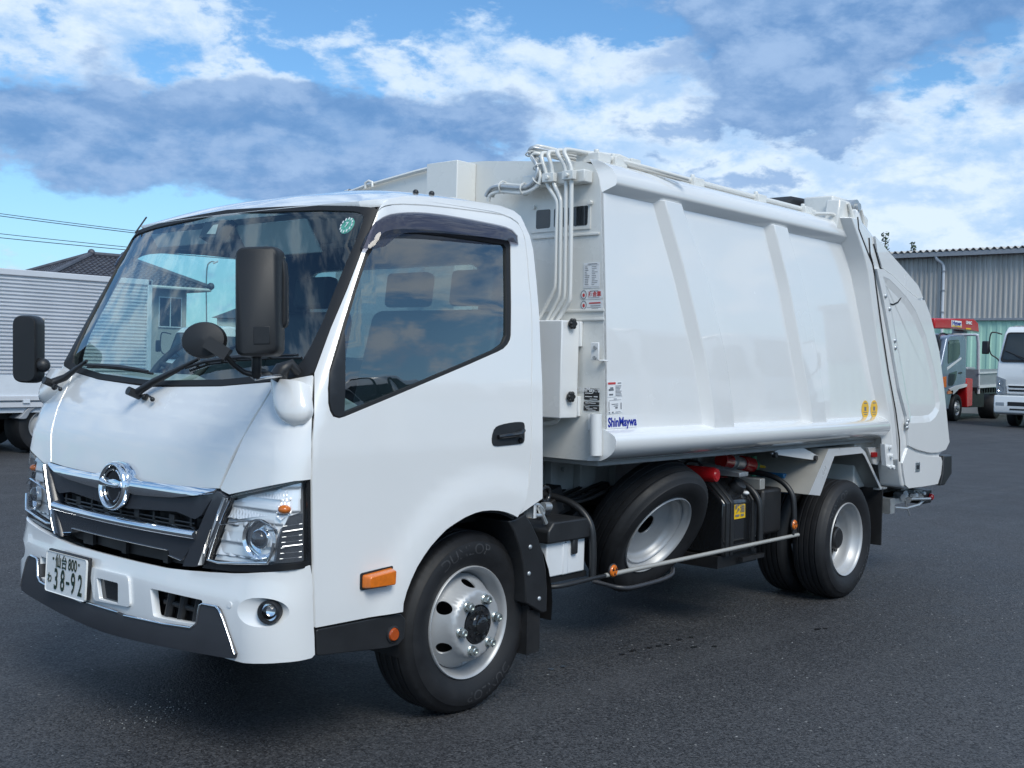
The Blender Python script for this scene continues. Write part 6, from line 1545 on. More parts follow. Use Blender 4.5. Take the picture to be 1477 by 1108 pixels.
# ---------------------------------------------------------------- asphalt yard
def asphalt():
    m, h, out = new_mat('asphalt')
    b = h.n('ShaderNodeBsdfPrincipled')
    tcn = h.n('ShaderNodeTexCoord'); P = tcn.outputs['Object']
    vor = h.n('ShaderNodeTexVoronoi'); h.t.links.new(P, vor.inputs['Vector']); vor.inputs['Scale'].default_value = 125
    vor2 = h.n('ShaderNodeTexVoronoi'); h.t.links.new(P, vor2.inputs['Vector']); vor2.inputs['Scale'].default_value = 55
    big = h.noise(P, 0.22, 5, 0.6, 0.6); mid = h.noise(P, 1.6, 6, 0.65); fine = h.noise(P, 70, 3, 0.7)
    c = h.mix(h.ramp(big, 0.3, 0.7), (0.034, 0.035, 0.039), (0.056, 0.057, 0.062))
    c = h.mix(h.m('MULTIPLY', h.ramp(mid, 0.45, 0.75), 0.4), c, (0.068, 0.069, 0.074))
    sep = h.n('ShaderNodeSeparateColor'); h.t.links.new(vor.outputs['Color'], sep.inputs[0])
    c = h.mix(h.m('MULTIPLY', h.ramp(sep.outputs[0], 0.45, 1.0), 0.65), c, (0.115, 0.115, 0.12))
    c = h.mix(h.m('MULTIPLY', h.ramp(sep.outputs[1], 0.52, 0.85), 0.95), c, (0.012, 0.012, 0.014))
    c = h.mix(h.ramp(sep.outputs[2], 0.9985, 0.9995), c, (0.32, 0.32, 0.31))
    # old drips and tyre scuffs
    st = h.noise(P, 5.0, 4, 0.6, 1.2)
    c = h.mix(h.m('MULTIPLY', h.ramp(st, 0.68, 0.76), 0.35), c, (0.012, 0.012, 0.013))
    sc_ = h.n('ShaderNodeMapping'); sc_.inputs['Scale'].default_value = (0.10, 1.6, 1); h.t.links.new(P, sc_.inputs[0])
    tr_ = h.noise(sc_.outputs[0], 1.3, 4, 0.5)
    c = h.mix(h.m('MULTIPLY', h.ramp(tr_, 0.52, 0.70), 0.25), c, (0.085, 0.085, 0.088))
    h.t.links.new(c, b.inputs['Base Color'])
    h.t.links.new(h.ramp(mid, 0.3, 0.8, 0.62, 0.78), b.inputs['Roughness'])
    b.inputs['Specular IOR Level'].default_value = 0.45
    hgt = h.m('ADD', h.m('MULTIPLY', vor.outputs['Distance'], -0.6), h.m('ADD', h.m('MULTIPLY', vor2.outputs['Distance'], -0.5), h.m('MULTIPLY', fine, 0.6)))
    bn = h.n('ShaderNodeBump'); bn.inputs['Strength'].default_value = 0.75; bn.inputs['Distance'].default_value = 0.006
    h.t.links.new(hgt, bn.inputs['Height']); h.t.links.new(bn.outputs[0], b.inputs['Normal'])
    h.t.links.new(b.outputs[0], out.inputs[0])
    return m
M['asphalt'] = asphalt()
gmb = MB().add([(-900, -900, 0), (900, -900, 0), (900, 900, 0), (-900, 900, 0)], [(0, 1, 2, 3)])
tag(gmb.build('ground', 'asphalt', None, smooth=0, fix=False), kind='structure')

# old drips beside the truck and pale grit in front of it
M['drip'] = pbr('oil_drip', (0.020, 0.020, 0.022), 0.35, var=0.1)
M['grit'] = pbr('pale_grit', (0.42, 0.43, 0.42), 0.6, var=0.2)
random.seed(9)
mb = MB()
for cx, cy, l_ in [(x, y, 0.06) for x, y in [(1.2815,0.0934),(1.3896,0.0984),(1.5042,0.0701),(1.5717,0.0573),(1.6372,0.0469),(1.781,0.0591),(1.8782,0.0436),(1.7912,-0.1599),(1.6943,-0.0889),(0.7878,0.1696),(0.8706,0.1608),(2.5989,-0.3699),(2.6463,-0.3906)]]:
    a0 = 0.12 + random.uniform(-0.2, 0.2); k0 = random.uniform(0.25, 0.65)
    mb.add([(cx + l_ * k0 * math.cos(t) * (0.7 + 0.3 * random.random()) * math.cos(a0) - 0.016 * math.sin(t) * math.sin(a0), cy + l_ * k0 * math.cos(t) * math.sin(a0) + 0.016 * math.sin(t) * (0.6 + 0.6 * random.random()), 0.004) for t in [i * math.pi / 5 for i in range(10)]], [tuple(range(10))])
tag(mb.build('road_stain', 'drip', None, smooth=0, fix=False), kind='stuff')
mb = MB()
gc = [(-0.9784,0.9126),(-1.0355,1.0344),(-0.9472,0.7534)]
for k in range(80):
    cx = random.gauss(gc[0][0], 0.10); cy = random.gauss(gc[0][1], 0.10); r_ = random.uniform(0.0012, 0.0035); a = random.uniform(0, 3)
    mb.add([(cx + r_ * math.cos(a + t), cy + r_ * 0.7 * math.sin(a + t), z) for z, q in ((0.0, 1), (r_ * 0.8, 0.6)) for t in (0, 1.57, 3.14, 4.71)], [(4, 5, 6, 7), (0, 1, 5, 4), (1, 2, 6, 5), (2, 3, 7, 6), (3, 0, 4, 7)])
for k in range(90):
    cx = random.uniform(-2.6, 9); cy = random.uniform(-2.4, -0.3) if cx < 5 else random.uniform(-2.4, 3); r_ = random.uniform(0.0015, 0.004); a = random.uniform(0, 3)
    mb.add([(cx + r_ * math.cos(a + t), cy + r_ * 0.7 * math.sin(a + t), z) for z in (0.0, r_ * 0.8) for t in (0, 1.57, 3.14, 4.71)], [(4, 5, 6, 7), (0, 1, 5, 4), (1, 2, 6, 5), (2, 3, 7, 6), (3, 0, 4, 7)])
tag(mb.build('gravel', 'grit', None, smooth=0, fix=False), kind='stuff')

# ---------------------------------------------------------------- background materials
def corr_mat(name, col, var=0.10, rough=0.55, metal=0.0, rust=None):
    m, h, out = new_mat(name)
    b = h.n('ShaderNodeBsdfPrincipled'); tcn = h.n('ShaderNodeTexCoord')
    mp_ = h.n('ShaderNodeMapping'); mp_.inputs['Scale'].default_value = (3, 3, 0.25); h.t.links.new(tcn.outputs['Object'], mp_.inputs[0])
    st = h.noise(mp_.outputs[0], 1.0, 6, 0.65)
    c = h.mix(h.ramp(st, 0.3, 0.7), tuple(x * (1 - var) for x in col), tuple(x * (1 + var) for x in col))
    if rust: c = h.mix(h.m('MULTIPLY', h.ramp(h.noise(mp_.outputs[0], 2.3, 6, 0.7), 0.56, 0.75), 0.5), c, rust)
    h.t.links.new(c, b.inputs['Base Color']); b.inputs['Roughness'].default_value = rough; b.inputs['Metallic'].default_value = metal
    h.t.links.new(b.outputs[0], out.inputs[0])
    return m
M['cladgrey'] = corr_mat('weathered_cladding', (0.50, 0.485, 0.46), 0.14, 0.6, rust=(0.32, 0.29, 0.26))
M['cladgreen'] = corr_mat('pale_green_cladding', (0.47, 0.74, 0.59), 0.06, 0.5)
M['cladwhite'] = corr_mat('office_cladding', (0.66, 0.66, 0.63), 0.05, 0.6)
M['gutter'] = pbr('gutter_grey', (0.28, 0.30, 0.33), 0.5, var=0.08)
M['alu'] = pbr('aluminium_panel', (0.70, 0.71, 0.74), 0.33, metal=0.2, var=0.05, vscale=2)
M['aluflat'] = pbr('white_skirt_panel', (0.66, 0.70, 0.75), 0.35, var=0.03)
M['silverblue'] = pbr('silver_blue_paint', (0.17, 0.22, 0.30), 0.25, metal=0.25, coat=0.5, var=0.03)
M['bedgrey'] = pbr('bed_grey', (0.33, 0.36, 0.39), 0.45, metal=0.3, var=0.08)
M['tilegrey'] = None
def tile_mat():
    m, h, out = new_mat('roof_tile'); b = h.n('ShaderNodeBsdfPrincipled'); tcn = h.n('ShaderNodeTexCoord')
    c = h.mix(h.ramp(h.noise(tcn.outputs['Object'], 2.2, 5, 0.7), 0.3, 0.7), (0.055, 0.058, 0.075), (0.095, 0.098, 0.115))
    h.t.links.new(c, b.inputs['Base Color']); b.inputs['Roughness'].default_value = 0.45
    h.t.links.new(b.outputs[0], out.inputs[0]); return m
M['tilegrey'] = tile_mat()
M['plaster'] = pbr('house_plaster', (0.36, 0.35, 0.33), 0.8, var=0.06, vscale=1.5)
M['pole'] = pbr('lamp_post_grey', (0.22, 0.26, 0.27), 0.45, metal=0.4, var=0.05)
M['wire'] = pbr('power_cable', (0.03, 0.035, 0.045), 0.6, var=0.05)
M['leaf'] = pbr('leaf_green', (0.045, 0.075, 0.035), 0.6, var=0.3, vscale=3)
M['bark'] = pbr('bark', (0.09, 0.075, 0.06), 0.8, var=0.2)
M['concrete'] = pbr('concrete', (0.30, 0.30, 0.29), 0.8, var=0.1, vscale=2)
M['truckglass'] = pbr('dark_windscreen', (0.02, 0.028, 0.032), 0.06, coat=0.3, var=0.1)

# ---------------------------------------------------------------- warehouse across the yard
WX = 41.0
wh = tag(empty('warehouse', (WX, 20, 0)), 'long warehouse clad in grey corrugated sheet above pale green panels', 'warehouse')
def corrugated(name, mat, y0, y1, z0, z1, pitch, amp, x=0.0, parent=wh, duty=0.5):
    mb = MB(); vs = []; ys = []; y = y0
    while y < y1:
        for f, d in ((0, 0), (0.28, 0), (0.42, 1), (0.72, 1), (0.86, 0)): ys.append((y + f * pitch, d))
        y += pitch
    n = len(ys)
    mb.add([(x - amp * d, yy, z) for z in (z0, z1) for yy, d in ys], [(i, n + i, n + i + 1, i + 1) for i in range(n - 1)])
    o = mb.build(name, mat, parent, smooth=0, fix=False); o['kind'] = 'stuff'
    return o
zE = 6.22
corrugated('upper_cladding', 'cladgrey', -38, 22, 3.66, zE - 0.02, 0.19, 0.055)
corrugated('lower_cladding', 'cladgreen', -38, 22, 0.25, 3.58, 0.36, 0.03, 0.03)
MB().box(-0.10, 0.06, -38, 22, 3.575, 3.665).build('flashing', 'gutter', wh)
MB().box(-0.05, 0.10, -38, 22, 0.0, 0.27).build('plinth', 'concrete', wh)
MB().box(0.12, 20, -38, 22, 0.0, zE - 0.05).build('wall_core', 'gutter', wh)
mb = MB(); ys = [-38 + 0.0425 * k for k in range(int(60 / 0.0425))]
n = len(ys)
mb.add([(x_, y_, zE + 0.06 + dz_ + 0.055 * math.sin(y_ * 2 * math.pi / 0.255)) for x_, dz_ in ((-0.42, 0.0), (10, 0.45)) for y_ in ys], [(i, i + 1, n + i + 1, n + i) for i in range(n - 1)])
rf = mb.build('roof_sheet', 'cladgrey', wh, smooth=60, fix=False); rf['kind'] = 'stuff'
so = rf.modifiers.new('thick', 'SOLIDIFY'); so.thickness = 0.02
MB().box(-0.40, -0.28, -38, 22, zE - 0.15, zE + 0.02).build('gutter', 'gutter', wh)
dp = [(40.85,13.1067,5.9185)][0]
mb = MB(); y_ = dp[1] - 20
mb.tube(smooth_poly([(-0.33, y_ + 0.25, zE - 0.14), (-0.30, y_ + 0.22, zE - 0.26), (-0.14, y_ + 0.03, zE - 0.42), (-0.13, y_, zE - 0.60)], False, 2) + [(-0.13, y_, 0.1)], 0.06, 10)
dpo = mb.build('downpipe', 'alu', wh, smooth=60)
for z_ in (1.2, 2.5, 3.9, 4.75, 5.5): MB().cyl((-0.13, y_, z_ - 0.03), (-0.13, y_, z_ + 0.03), 0.085, 12).build('pipe_joint', 'gutter', dpo)

# ---------------------------------------------------------------- trucks standing in the yard
def simple_wheel(parent, loc, r=0.42, w=0.24, chrome=True):
    wl = empty('wheel', loc, 0, parent)
    MB().lathe([(r * 0.56, 0.02), (r * 0.62, -0.01), (r * 0.8, -0.025), (r * 0.95, -0.01), (r, 0.03), (r, w - 0.03), (r * 0.95, w), (r * 0.6, w)], n=32).build('tyre', 'tyre', wl, smooth=40)
    MB().lathe([(r * 0.57, 0.0), (r * 0.52, 0.02), (r * 0.45, 0.06), (r * 0.40, 0.03), (r * 0.32, -0.02), (r * 0.2, -0.02), (r * 0.18, -0.06), (r * 0.1, -0.08), (0.0, -0.08)], n=32).build('rim', 'rim', wl, smooth=30)
    mb = MB()
    for k in range(8):
        a = k * math.pi / 4; mb.cyl((r * 0.28 * math.cos(a), 0.0, r * 0.28 * math.sin(a)), (r * 0.28 * math.cos(a), -0.05, r * 0.28 * math.sin(a)), 0.022, 6)
    mb.build('wheel_nut', 'nut', wl)
    return wl
def medium_truck(loc, rz, paint, label, group=None, box=True, name='parked_truck'):
    """front at local x = 0, nose towards -x, centre line y = 0"""
    t = tag(empty(name, loc, rz), label, 'truck', group)
    W = 1.10
    prof_ = [(0.10, 0.90), (0.02, 1.10), (0.0, 1.50), (0.05, 1.86), (0.36, 2.74), (0.55, 2.92), (1.0, 2.98), (1.85, 2.92), (1.95, 2.80), (1.95, 0.95), (1.75, 0.95), (1.70, 1.10), (1.55, 1.24), (1.30, 1.30), (1.05, 1.24), (0.90, 1.10), (0.84, 0.90)]
    mb = MB(); top = {2.74: 0.93, 2.92: 0.90, 2.98: 0.88, 2.80: 0.93}
    n = len(prof_)
    ring = lambda s: [(x, s * W * top.get(z, 1.0), z) for x, z in prof_]
    mb.add(ring(-1) + ring(1), [tuple(range(n)), tuple(range(n, 2 * n))[::-1]] + [(i, n + i, n + (i + 1) % n, (i + 1) % n) for i in range(n)])
    cab_ = mb.build('cab', paint, t, bevel=0.05, seg=3)
    def fx(z): return lerp([(1.1, 0.02), (1.5, 0.0), (1.86, 0.05), (2.74, 0.36)], z)
    ff = lambda u, z: (fx(z), -u, z)
    panel('windscreen_surround', ff, rounded([(-1.02, 1.88), (1.02, 1.88), (0.93, 2.76), (-0.93, 2.76)], 0.10), 'blackmat', cab_, off=0.035, thick=0.03, grid=0.3)
    panel('windscreen', ff, rounded([(-0.96, 1.94), (0.96, 1.94), (0.88, 2.70), (-0.88, 2.70)], 0.09), 'truckglass', cab_, off=0.045, thick=0.01, grid=0.3)
    panel('grille', ff, rounded([(-0.78, 0.98), (0.78, 0.98), (0.80, 1.22), (-0.80, 1.22)], 0.03), paint, cab_, off=0.04, thick=0.04, grid=0.3)
    for z_ in (1.18, 1.07):
        panel('grille_slot', ff, rounded([(-0.72, z_ - 0.028), (0.72, z_ - 0.028), (0.76, z_ + 0.028), (-0.76, z_ + 0.028)], 0.015), 'blackmat', cab_, off=0.048, thick=0.006, grid=0.3)
    mb = MB()
    for k in range(7): mb.obox((fx(1.72) - 0.045, -0.27 + 0.09 * k, 1.70), (0.004, 0, 0), (0, 0.032, 0), (0, 0, 0.022))
    mb.split('front_lettering', 'bedgrey', cab_)
    for s in (-1, 1):
        hl_ = panel('headlight', ff, [(s * a, b) for a, b in ((0.82, 0.97), (1.085, 0.97), (1.085, 1.48), (0.82, 1.38))], 'bedgrey', t, off=0.045, thick=0.05, grid=0.3)
        for z_, r_ in ((1.10, 0.085), (1.29, 0.07)):
            MB().lathe([(r_, 0.0), (r_ * 0.9, 0.01), (r_ * 0.5, 0.04), (0.0, 0.05)], n=20).build('lamp', 'chrome', hl_).matrix_local = Matrix.Translation((fx(z_) - 0.062, -s * 0.95, z_)) @ Matrix.Rotation(-math.pi / 2, 4, 'Z')
        panel('side_window', lambda x, z: (x, -s * (W * (1 - 0.07 * max(0, (z - 1.9) / 0.85)) + 0.012), z), rounded([(0.42, 1.90), (1.25, 1.90), (1.45, 2.02), (1.42, 2.66), (0.62, 2.66)], 0.08), 'truckglass', cab_, thick=0.012, grid=0.3)
        mm_ = MB().obox((-0.02, -s * 1.42, 2.30), (0.045, 0.01 * s, 0), (0, 0.095, 0), (0, 0, 0.19)).build('mirror', 'mirrorblack', t, bevel=0.03)
        MB().tube(smooth_poly([(0.22, -s * 1.05, 2.70), (0.05, -s * 1.22, 2.76), (0.0, -s * 1.32, 2.72), (0.0, -s * 1.33, 2.12), (0.08, -s * 1.12, 2.0), (0.12, -s * 1.07, 1.9)], False, 2), 0.02, 8).build('mirror_arm', 'black', mm_, smooth=60)
        simple_wheel(t, (1.30, -s * W * 0.96 if s > 0 else W * 0.96, 0.42)).rotation_euler = (0, 0, 0 if s > 0 else math.pi)
        w2 = simple_wheel(t, (5.0, -s * W * 0.96, 0.42), w=0.5); w2.rotation_euler = (0, 0, 0 if s > 0 else math.pi)
    bp_ = MB().prism(rounded([(-0.06, 0.42), (-0.08, 0.60), (-0.06, 0.92), (0.5, 0.92), (0.55, 0.38), (0.1, 0.36)], 0.04), 'Y', -1.13, 1.13).build('bumper', paint, t, bevel=0.03)
    MB().box(-0.085, -0.05, -0.74, 0.74, 0.62, 0.74).build('bumper_opening', 'blackmat', bp_, bevel=0.01)
    MB().box(-0.080, -0.05, -0.68, 0.68, 0.50, 0.55).build('bumper_opening', 'blackmat', bp_, bevel=0.01)
    for s in (-1, 1):
        MB().box(-0.085, -0.05, s * 0.95 - 0.12, s * 0.95 + 0.12, 0.62, 0.72).build('fog_lamp', 'bedgrey', bp_, bevel=0.01)
    MB().box(0.2, 6.6, -0.45, 0.45, 0.50, 0.80).box(2.1, 4.3, -1.0, 1.0, 0.45, 0.85).build('chassis', 'chassis', t)
    for s in (-1, 1):
        wp = MB(); wp.tube([(fx(1.9) - 0.06, s * 0.45 - 0.2, 1.90), (fx(2.1) - 0.07, s * 0.45 + 0.18, 2.10)], 0.014, 6); wp.tube([(fx(2.02) - 0.06, s * 0.45 - 0.1, 2.0), (fx(2.2) - 0.07, s * 0.45 + 0.45, 2.22)], 0.012, 6)
        wp.build('wiper', 'black', t)
    if box:
        bx = MB().box(2.15, 7.0, -1.12, 1.12, 0.95, 3.0).build('cargo_box', 'aluflat', t, bevel=0.03)
        MB().box(2.12, 7.03, -1.15, 1.15, 0.88, 1.0).build('box_sill', 'alu', bx)
    return t
wt1 = medium_truck((30.55, 6.57, 0), 0, 'white', 'white medium truck facing forward beside the red crane truck', box=False)
# flat bed of that truck
MB().box(2.2, 7.2, -1.12, 1.12, 0.95, 1.10).box(2.2, 2.26, -1.12, 1.12, 1.1, 2.3).box(2.2, 7.2, -1.12, -1.07, 1.1, 1.5).box(2.2, 7.2, 1.07, 1.12, 1.1, 1.5).build('flat_bed', 'bedgrey', wt1)

# crane truck
ct_ = tag(empty('crane_truck', (32.7, 10.7, 0)), 'silver-blue flatbed truck with a red folded crane above its cab', 'crane truck')
def wpart(mb, name, mat, parent=None, **k):
    mb.v = [(x - 32.7, y - 10.7, z) for x, y, z in mb.v]
    return mb.build(name, mat, parent or ct_, **k)
CY = 9.57
cside = [(31.7805,2.627),(32.0382,2.7221),(33.2538,2.7756),(33.4572,2.6156),(33.588,1.1995),(33.3411,1.1432),(32.7914,1.0545),(32.3257,0.8368),(32.1472,0.4901),(32.129,0.36),(31.5386,0.3906),(31.3939,1.0555),(31.3381,1.6957)]
cabx0 = min(p[0] for p in cside)
cc_ = wpart(MB().prism(cside, 'Y', CY, CY + 2.2), 'cab', 'silverblue', bevel=0.06, seg=3)
def cpan(name, pts, mat, off=0.015, par=None):
    o = panel(name, lambda x, z: (x - 32.7, CY - 10.7, z), pts, mat, par or cc_, off=off, thick=off, grid=0.4); return o
cpan('side_window', rounded([(31.8468,2.543),(32.744,2.593),(32.8702,2.4208),(32.8797,2.1127),(32.648,1.9652),(31.882,1.8107)], 0.08), 'truckglass')
cpan('window_visor', [(31.8791,2.5117),(32.7165,2.5592),(32.7529,2.4944),(31.8857,2.4364)], 'smoklens', 0.03)
cpan('lower_window', rounded([(31.9678,1.5093),(32.6806,1.6036),(32.6111,1.3617),(32.3585,1.1421),(31.9717,1.1308)], 0.06), 'truckglass')
cpan('door_trim', [(31.8327,1.7022),(33.01,2.0381),(33.046,1.9836),(31.8403,1.616)], 'alu', 0.01)
cpan('door_handle', [(32.8385,1.5502),(33.1143,1.5751),(33.1184,1.5308),(32.8425,1.5062)], 'black', 0.02)
cpan('side_indicator', [(31.9279,0.9578),(32.3421,0.9894),(32.3499,0.9021),(31.9355,0.8713)], 'orange', 0.03)
cpan('corner_indicator', [(31.4507,1.3977),(31.7282,1.4211),(31.7576,1.0875),(31.4787,1.0768)], 'orange', 0.03)
cpan('arch_trim', [(32.0099,1.0334),(32.6014,1.1314),(33.4617,1.1992),(33.5901,1.1771),(33.534,1.0987),(32.8547,1.0324),(32.3839,0.8583)], 'alu', 0.03)
wpart(MB().add([(cabx0 - 0.02, y, z) for y, z in ((CY + 0.12, 1.95), (CY + 2.08, 1.95))] + [(cabx0 + 0.36, y, z) for y, z in ((CY + 2.02, 2.70), (CY + 0.18, 2.70))], [(0, 3, 2, 1)]), 'windscreen', 'truckglass', cc_)
wpart(MB().box(cabx0 - 0.12, cabx0 - 0.02, CY + 0.02, CY + 0.20, 2.2, 2.55), 'mirror', 'mirrorblack', bevel=0.03)
wpart(MB().tube(smooth_poly([(cabx0 + 0.4, CY, 2.72), (cabx0 + 0.1, CY + 0.05, 2.76), (cabx0 - 0.05, CY + 0.1, 2.65), (cabx0 - 0.05, CY + 0.1, 2.4)], False, 2), 0.03, 8), 'mirror_arm', 'black', smooth=60)
for loc in [(32.8596,9.6,0.4201)]: simple_wheel(ct_, (loc[0] - 32.7, CY + 0.02 - 10.7, 0.43), 0.43, 0.26)
rwx = [(36.644,9.6,0.4315)][0]
simple_wheel(ct_, (rwx[0] - 32.7, CY + 0.02 - 10.7, 0.43), 0.43, 0.5)
simple_wheel(ct_, ([(32.8596,9.6,0.4201)][0][0] - 32.7, CY + 2.18 - 10.7, 0.43), 0.43, 0.26).rotation_euler = (0, 0, math.pi)
# crane: boom over the cab, column, outrigger
bz = [(32.375,3.2616),(35.9586,3.4026),(36.3806,3.2783),(36.5154,2.9483),(35.9984,2.977),(34.1011,2.9865),(32.4031,2.9316)]
bm_ = wpart(MB().prism(bz, 'Y', 10.2, 10.75), 'crane_boom', 'red', bevel=0.04)
bf = lambda x, z: (x - 32.7, 10.195 - 10.7, z)
lb = [(33.7988,3.2628),(34.7216,3.2648),(34.7411,3.0506),(33.8184,3.0435)]
panel('boom_sign', bf, lb, 'stick', bm_, off=0.006, thick=0.006, grid=1)
f_ = frame_of(bf, lb); mb = MB(); text_on(mb, 'Hyper', 0.20, (f_[0] + f_[2] * 0.02 + Vector((0, -0.01, 0)), f_[1], f_[2], (0, -1, 0)), 0.006, 1.6)
mb.build('boom_lettering', 'inkblue', bm_, smooth=0)
mb = MB(); lines(mb, (f_[0] + Vector((0, -0.008, 0)), *f_[1:]), [(-0.46, 0.46, -0.36, 0.10)]); mb.build('sign_stripe', 'yellow', bm_, smooth=0)
ub = [(35.1767,3.2964),(35.6435,3.2935),(35.6533,3.188),(35.187,3.1849)]
f_ = frame_of(bf, ub); mb = MB(); text_on(mb, 'UNIC', 0.14, (f_[0] + Vector((0, -0.008, 0)), f_[1], f_[2], (0, -1, 0)), 0.008, 1.7); mb.build('boom_brand', 'stick', bm_, smooth=0)
panel('boom_plate', bf, [(35.1653,3.0627),(35.6308,3.0693),(35.6352,3.0224),(35.1696,3.0162)], 'yellow', bm_, off=0.006, thick=0.006, grid=1)
a = [(35.3122,10.2,2.9048),(36.2508,10.2,0.0755)]
wpart(MB().box(a[0][0], a[0][0] + 0.8, 10.15, 11.1, 0.9, 1.75).box(a[0][0] + 0.2, a[0][0] + 0.6, 10.4, 10.8, 1.7, 3.0), 'crane_column', 'bedgrey', bevel=0.04)
og = [(33.5138,1.3786),(34.1227,1.371),(34.1428,0.4655),(33.6334,0.4272)]
wpart(MB().prism(og, 'Y', 9.55, 9.85), 'outrigger', 'red', bevel=0.03)
pp_ = [(34.5264,9.6,2.8088),(34.6511,9.6,2.5389),(34.8099,9.6,0.8684)]
wpart(MB().tube(pp_, 0.055, 8).tube([(x, y + 2.0, z) for x, y, z in pp_], 0.055, 8).tube([pp_[0], (pp_[0][0], pp_[0][1] + 2.0, pp_[0][2])], 0.04, 8), 'gate_post', 'alu', smooth=60)
bd = [(34.6777,1.671),(36.7087,1.7188),(36.7671,1.1352),(34.7343,1.0761)]
wpart(MB().prism(bd + [], 'Y', 9.57, 9.62).prism([(34.6777,1.671),(34.744,1.6718),(34.8008,1.076),(34.7343,1.0761)], 'Y', 9.62, 11.7), 'bed_board', 'bedgrey')
for q_ in ([(34.6419,1.5795),(36.6708,1.6283),(36.676,1.576),(34.6473,1.5224)], [(34.6832,1.1452),(36.7137,1.2),(36.7225,1.1118),(34.6919,1.0537)]): wpart(MB().prism(q_, 'Y', 9.53, 9.57), 'board_rail', 'alu')
z0 = bd[3][1] - 0.3
wpart(MB().box(cabx0 + 2.0, cabx0 + 9, 10.2, 11.2, 0.55, 0.85).box(cabx0 + 2.6, cabx0 + 4.2, 9.65, 10.2, 0.42, 0.95), 'chassis', 'chassis')
mb = MB()
for k in range(9): mb.box(bd[0][0] + 0.25 * k, bd[0][0] + 0.25 * k + 0.1, 9.62, 9.8, z0 + 0.12, z0 + 0.30)
mb.v = [(x - 32.7, y - 10.7, z) for x, y, z in mb.v]; mb.split('bed_bearer', 'chassis', ct_)

# silver corrugated box truck on the left
BTY = 12.85
bt0 = tag(empty('box_truck', (3.0, BTY + 1.1, 0)), 'silver box truck with a horizontally ribbed aluminium body, tiled roof behind it', 'truck')
def bpart(mb, name, mat, parent=None, **k):
    mb.v = [(x - 3.0, y - BTY - 1.1, z) for x, y, z in mb.v]
    return mb.build(name, mat, parent or bt0, **k)
tz = [(3.8655,2.6674),(5.3349,2.6949),(6.2219,2.6764),(6.2213,2.7039),(4.8841,1.1562),(4.4582,0.9637),(4.4612,0.7898),(4.4628,0.6977),(4.8848,1.1197)]
xr = tz[2][0]
ztop = (tz[0][1] + tz[1][1]) / 2; zb = tz[4][1]
bb = bpart(MB().box(-1.5, xr, BTY + 0.02, BTY + 2.2, zb - 0.55, ztop - 0.02), 'cargo_body', 'aluflat')
mb = MB(); nrib = 27; ph = (ztop - 0.06 - zb) / nrib; rows = []
for k in range(nrib):
    z = zb + k * ph
    rows += [(z, 0.018), (z + ph * 0.30, 0.018), (z + ph * 0.45, -0.012), (z + ph * 0.82, -0.012)]
rows.append((zb + nrib * ph, 0.018)); n = len(rows)
mb.add([(x, BTY + d, z) for x in (-1.5, xr - 0.06) for z, d in rows], [(i, n + i, n + i + 1, i + 1) for i in range(n - 1)])
o = bpart(mb, 'ribbed_side', 'alu', bb, smooth=0); o['kind'] = 'stuff'
bpart(MB().box(xr - 0.07, xr + 0.01, BTY - 0.03, BTY + 2.2, zb - 0.1, ztop), 'corner_post', 'alu', bb, bevel=0.01)
bpart(MB().box(-1.5, xr, BTY - 0.03, BTY + 0.05, ztop - 0.09, ztop), 'top_rail', 'alu', bb, bevel=0.01)
sk0 = [(4.1348,0.819)][0][1]
bpart(MB().box(-1.5, xr, BTY - 0.02, BTY + 0.02, sk0, zb), 'skirt', 'aluflat', bb)
bpart(MB().box(-1.5, xr, BTY - 0.05, BTY + 0.02, sk0 - 0.03, sk0 + 0.03).box(-1.5, xr, BTY - 0.035, BTY + 0.02, sk0 - 0.13, sk0 - 0.06), 'sill_rail', 'alu', bb)
mb = MB()
for k in range(9): mb.box(0.2 + 0.33 * k * 2, 0.2 + 0.33 * k * 2 + 0.1, BTY - 0.06, BTY, sk0 - 0.07, sk0 - 0.02)
mb.v = [(x - 3.0, y - BTY - 1.1, z) for x, y, z in mb.v]; mb.split('sill_hinge', 'aluflat', bb)
wl = [(4.526,12.9,0.3243)][0]
for dx_ in (0.0,):
    for s_ in (0, 1):
        w_ = simple_wheel(bt0, (wl[0] - 3.0, (0.05 - 1.1) if s_ == 0 else 1.05, 0.40), 0.40, 0.45)
        w_.rotation_euler = (0, 0, math.pi * s_)
simple_wheel(bt0, (wl[0] - 3.0 - 3.6, 0.05 - 1.1, 0.40), 0.40, 0.25)
fd = smooth_poly([(4.0929,0.5162),(4.1635,0.5703),(4.234,0.6601),(4.3369,0.7095),(4.4833,0.7333),(4.4841,0.6872),(4.3585,0.6685),(4.2865,0.6187),(4.2465,0.5383),(4.216,0.5085)], True, 1)
bpart(MB().prism(fd, 'Y', BTY - 0.02, BTY + 0.45), 'fender', 'gutter', bevel=0.01)
bpart(MB().box(-1.5, xr, BTY + 0.3, BTY + 1.9, 0.50, sk0 - 0.1).box(1.6, 3.4, BTY + 0.1, BTY + 2.0, 0.4, 0.8), 'chassis', 'chassis')
bpart(MB().box(2.6, 3.75, BTY + 0.0, BTY + 0.06, sk0 - 0.27, sk0 - 0.15), 'side_box', 'aluflat')
bpart(MB().prism([(-3.4, 0.5), (-3.45, 1.3), (-3.2, 1.4), (-2.95, 2.1), (-1.7, 2.15), (-1.6, 0.5)], 'Y', BTY + 0.1, BTY + 2.1), 'cab', 'white', bevel=0.06)

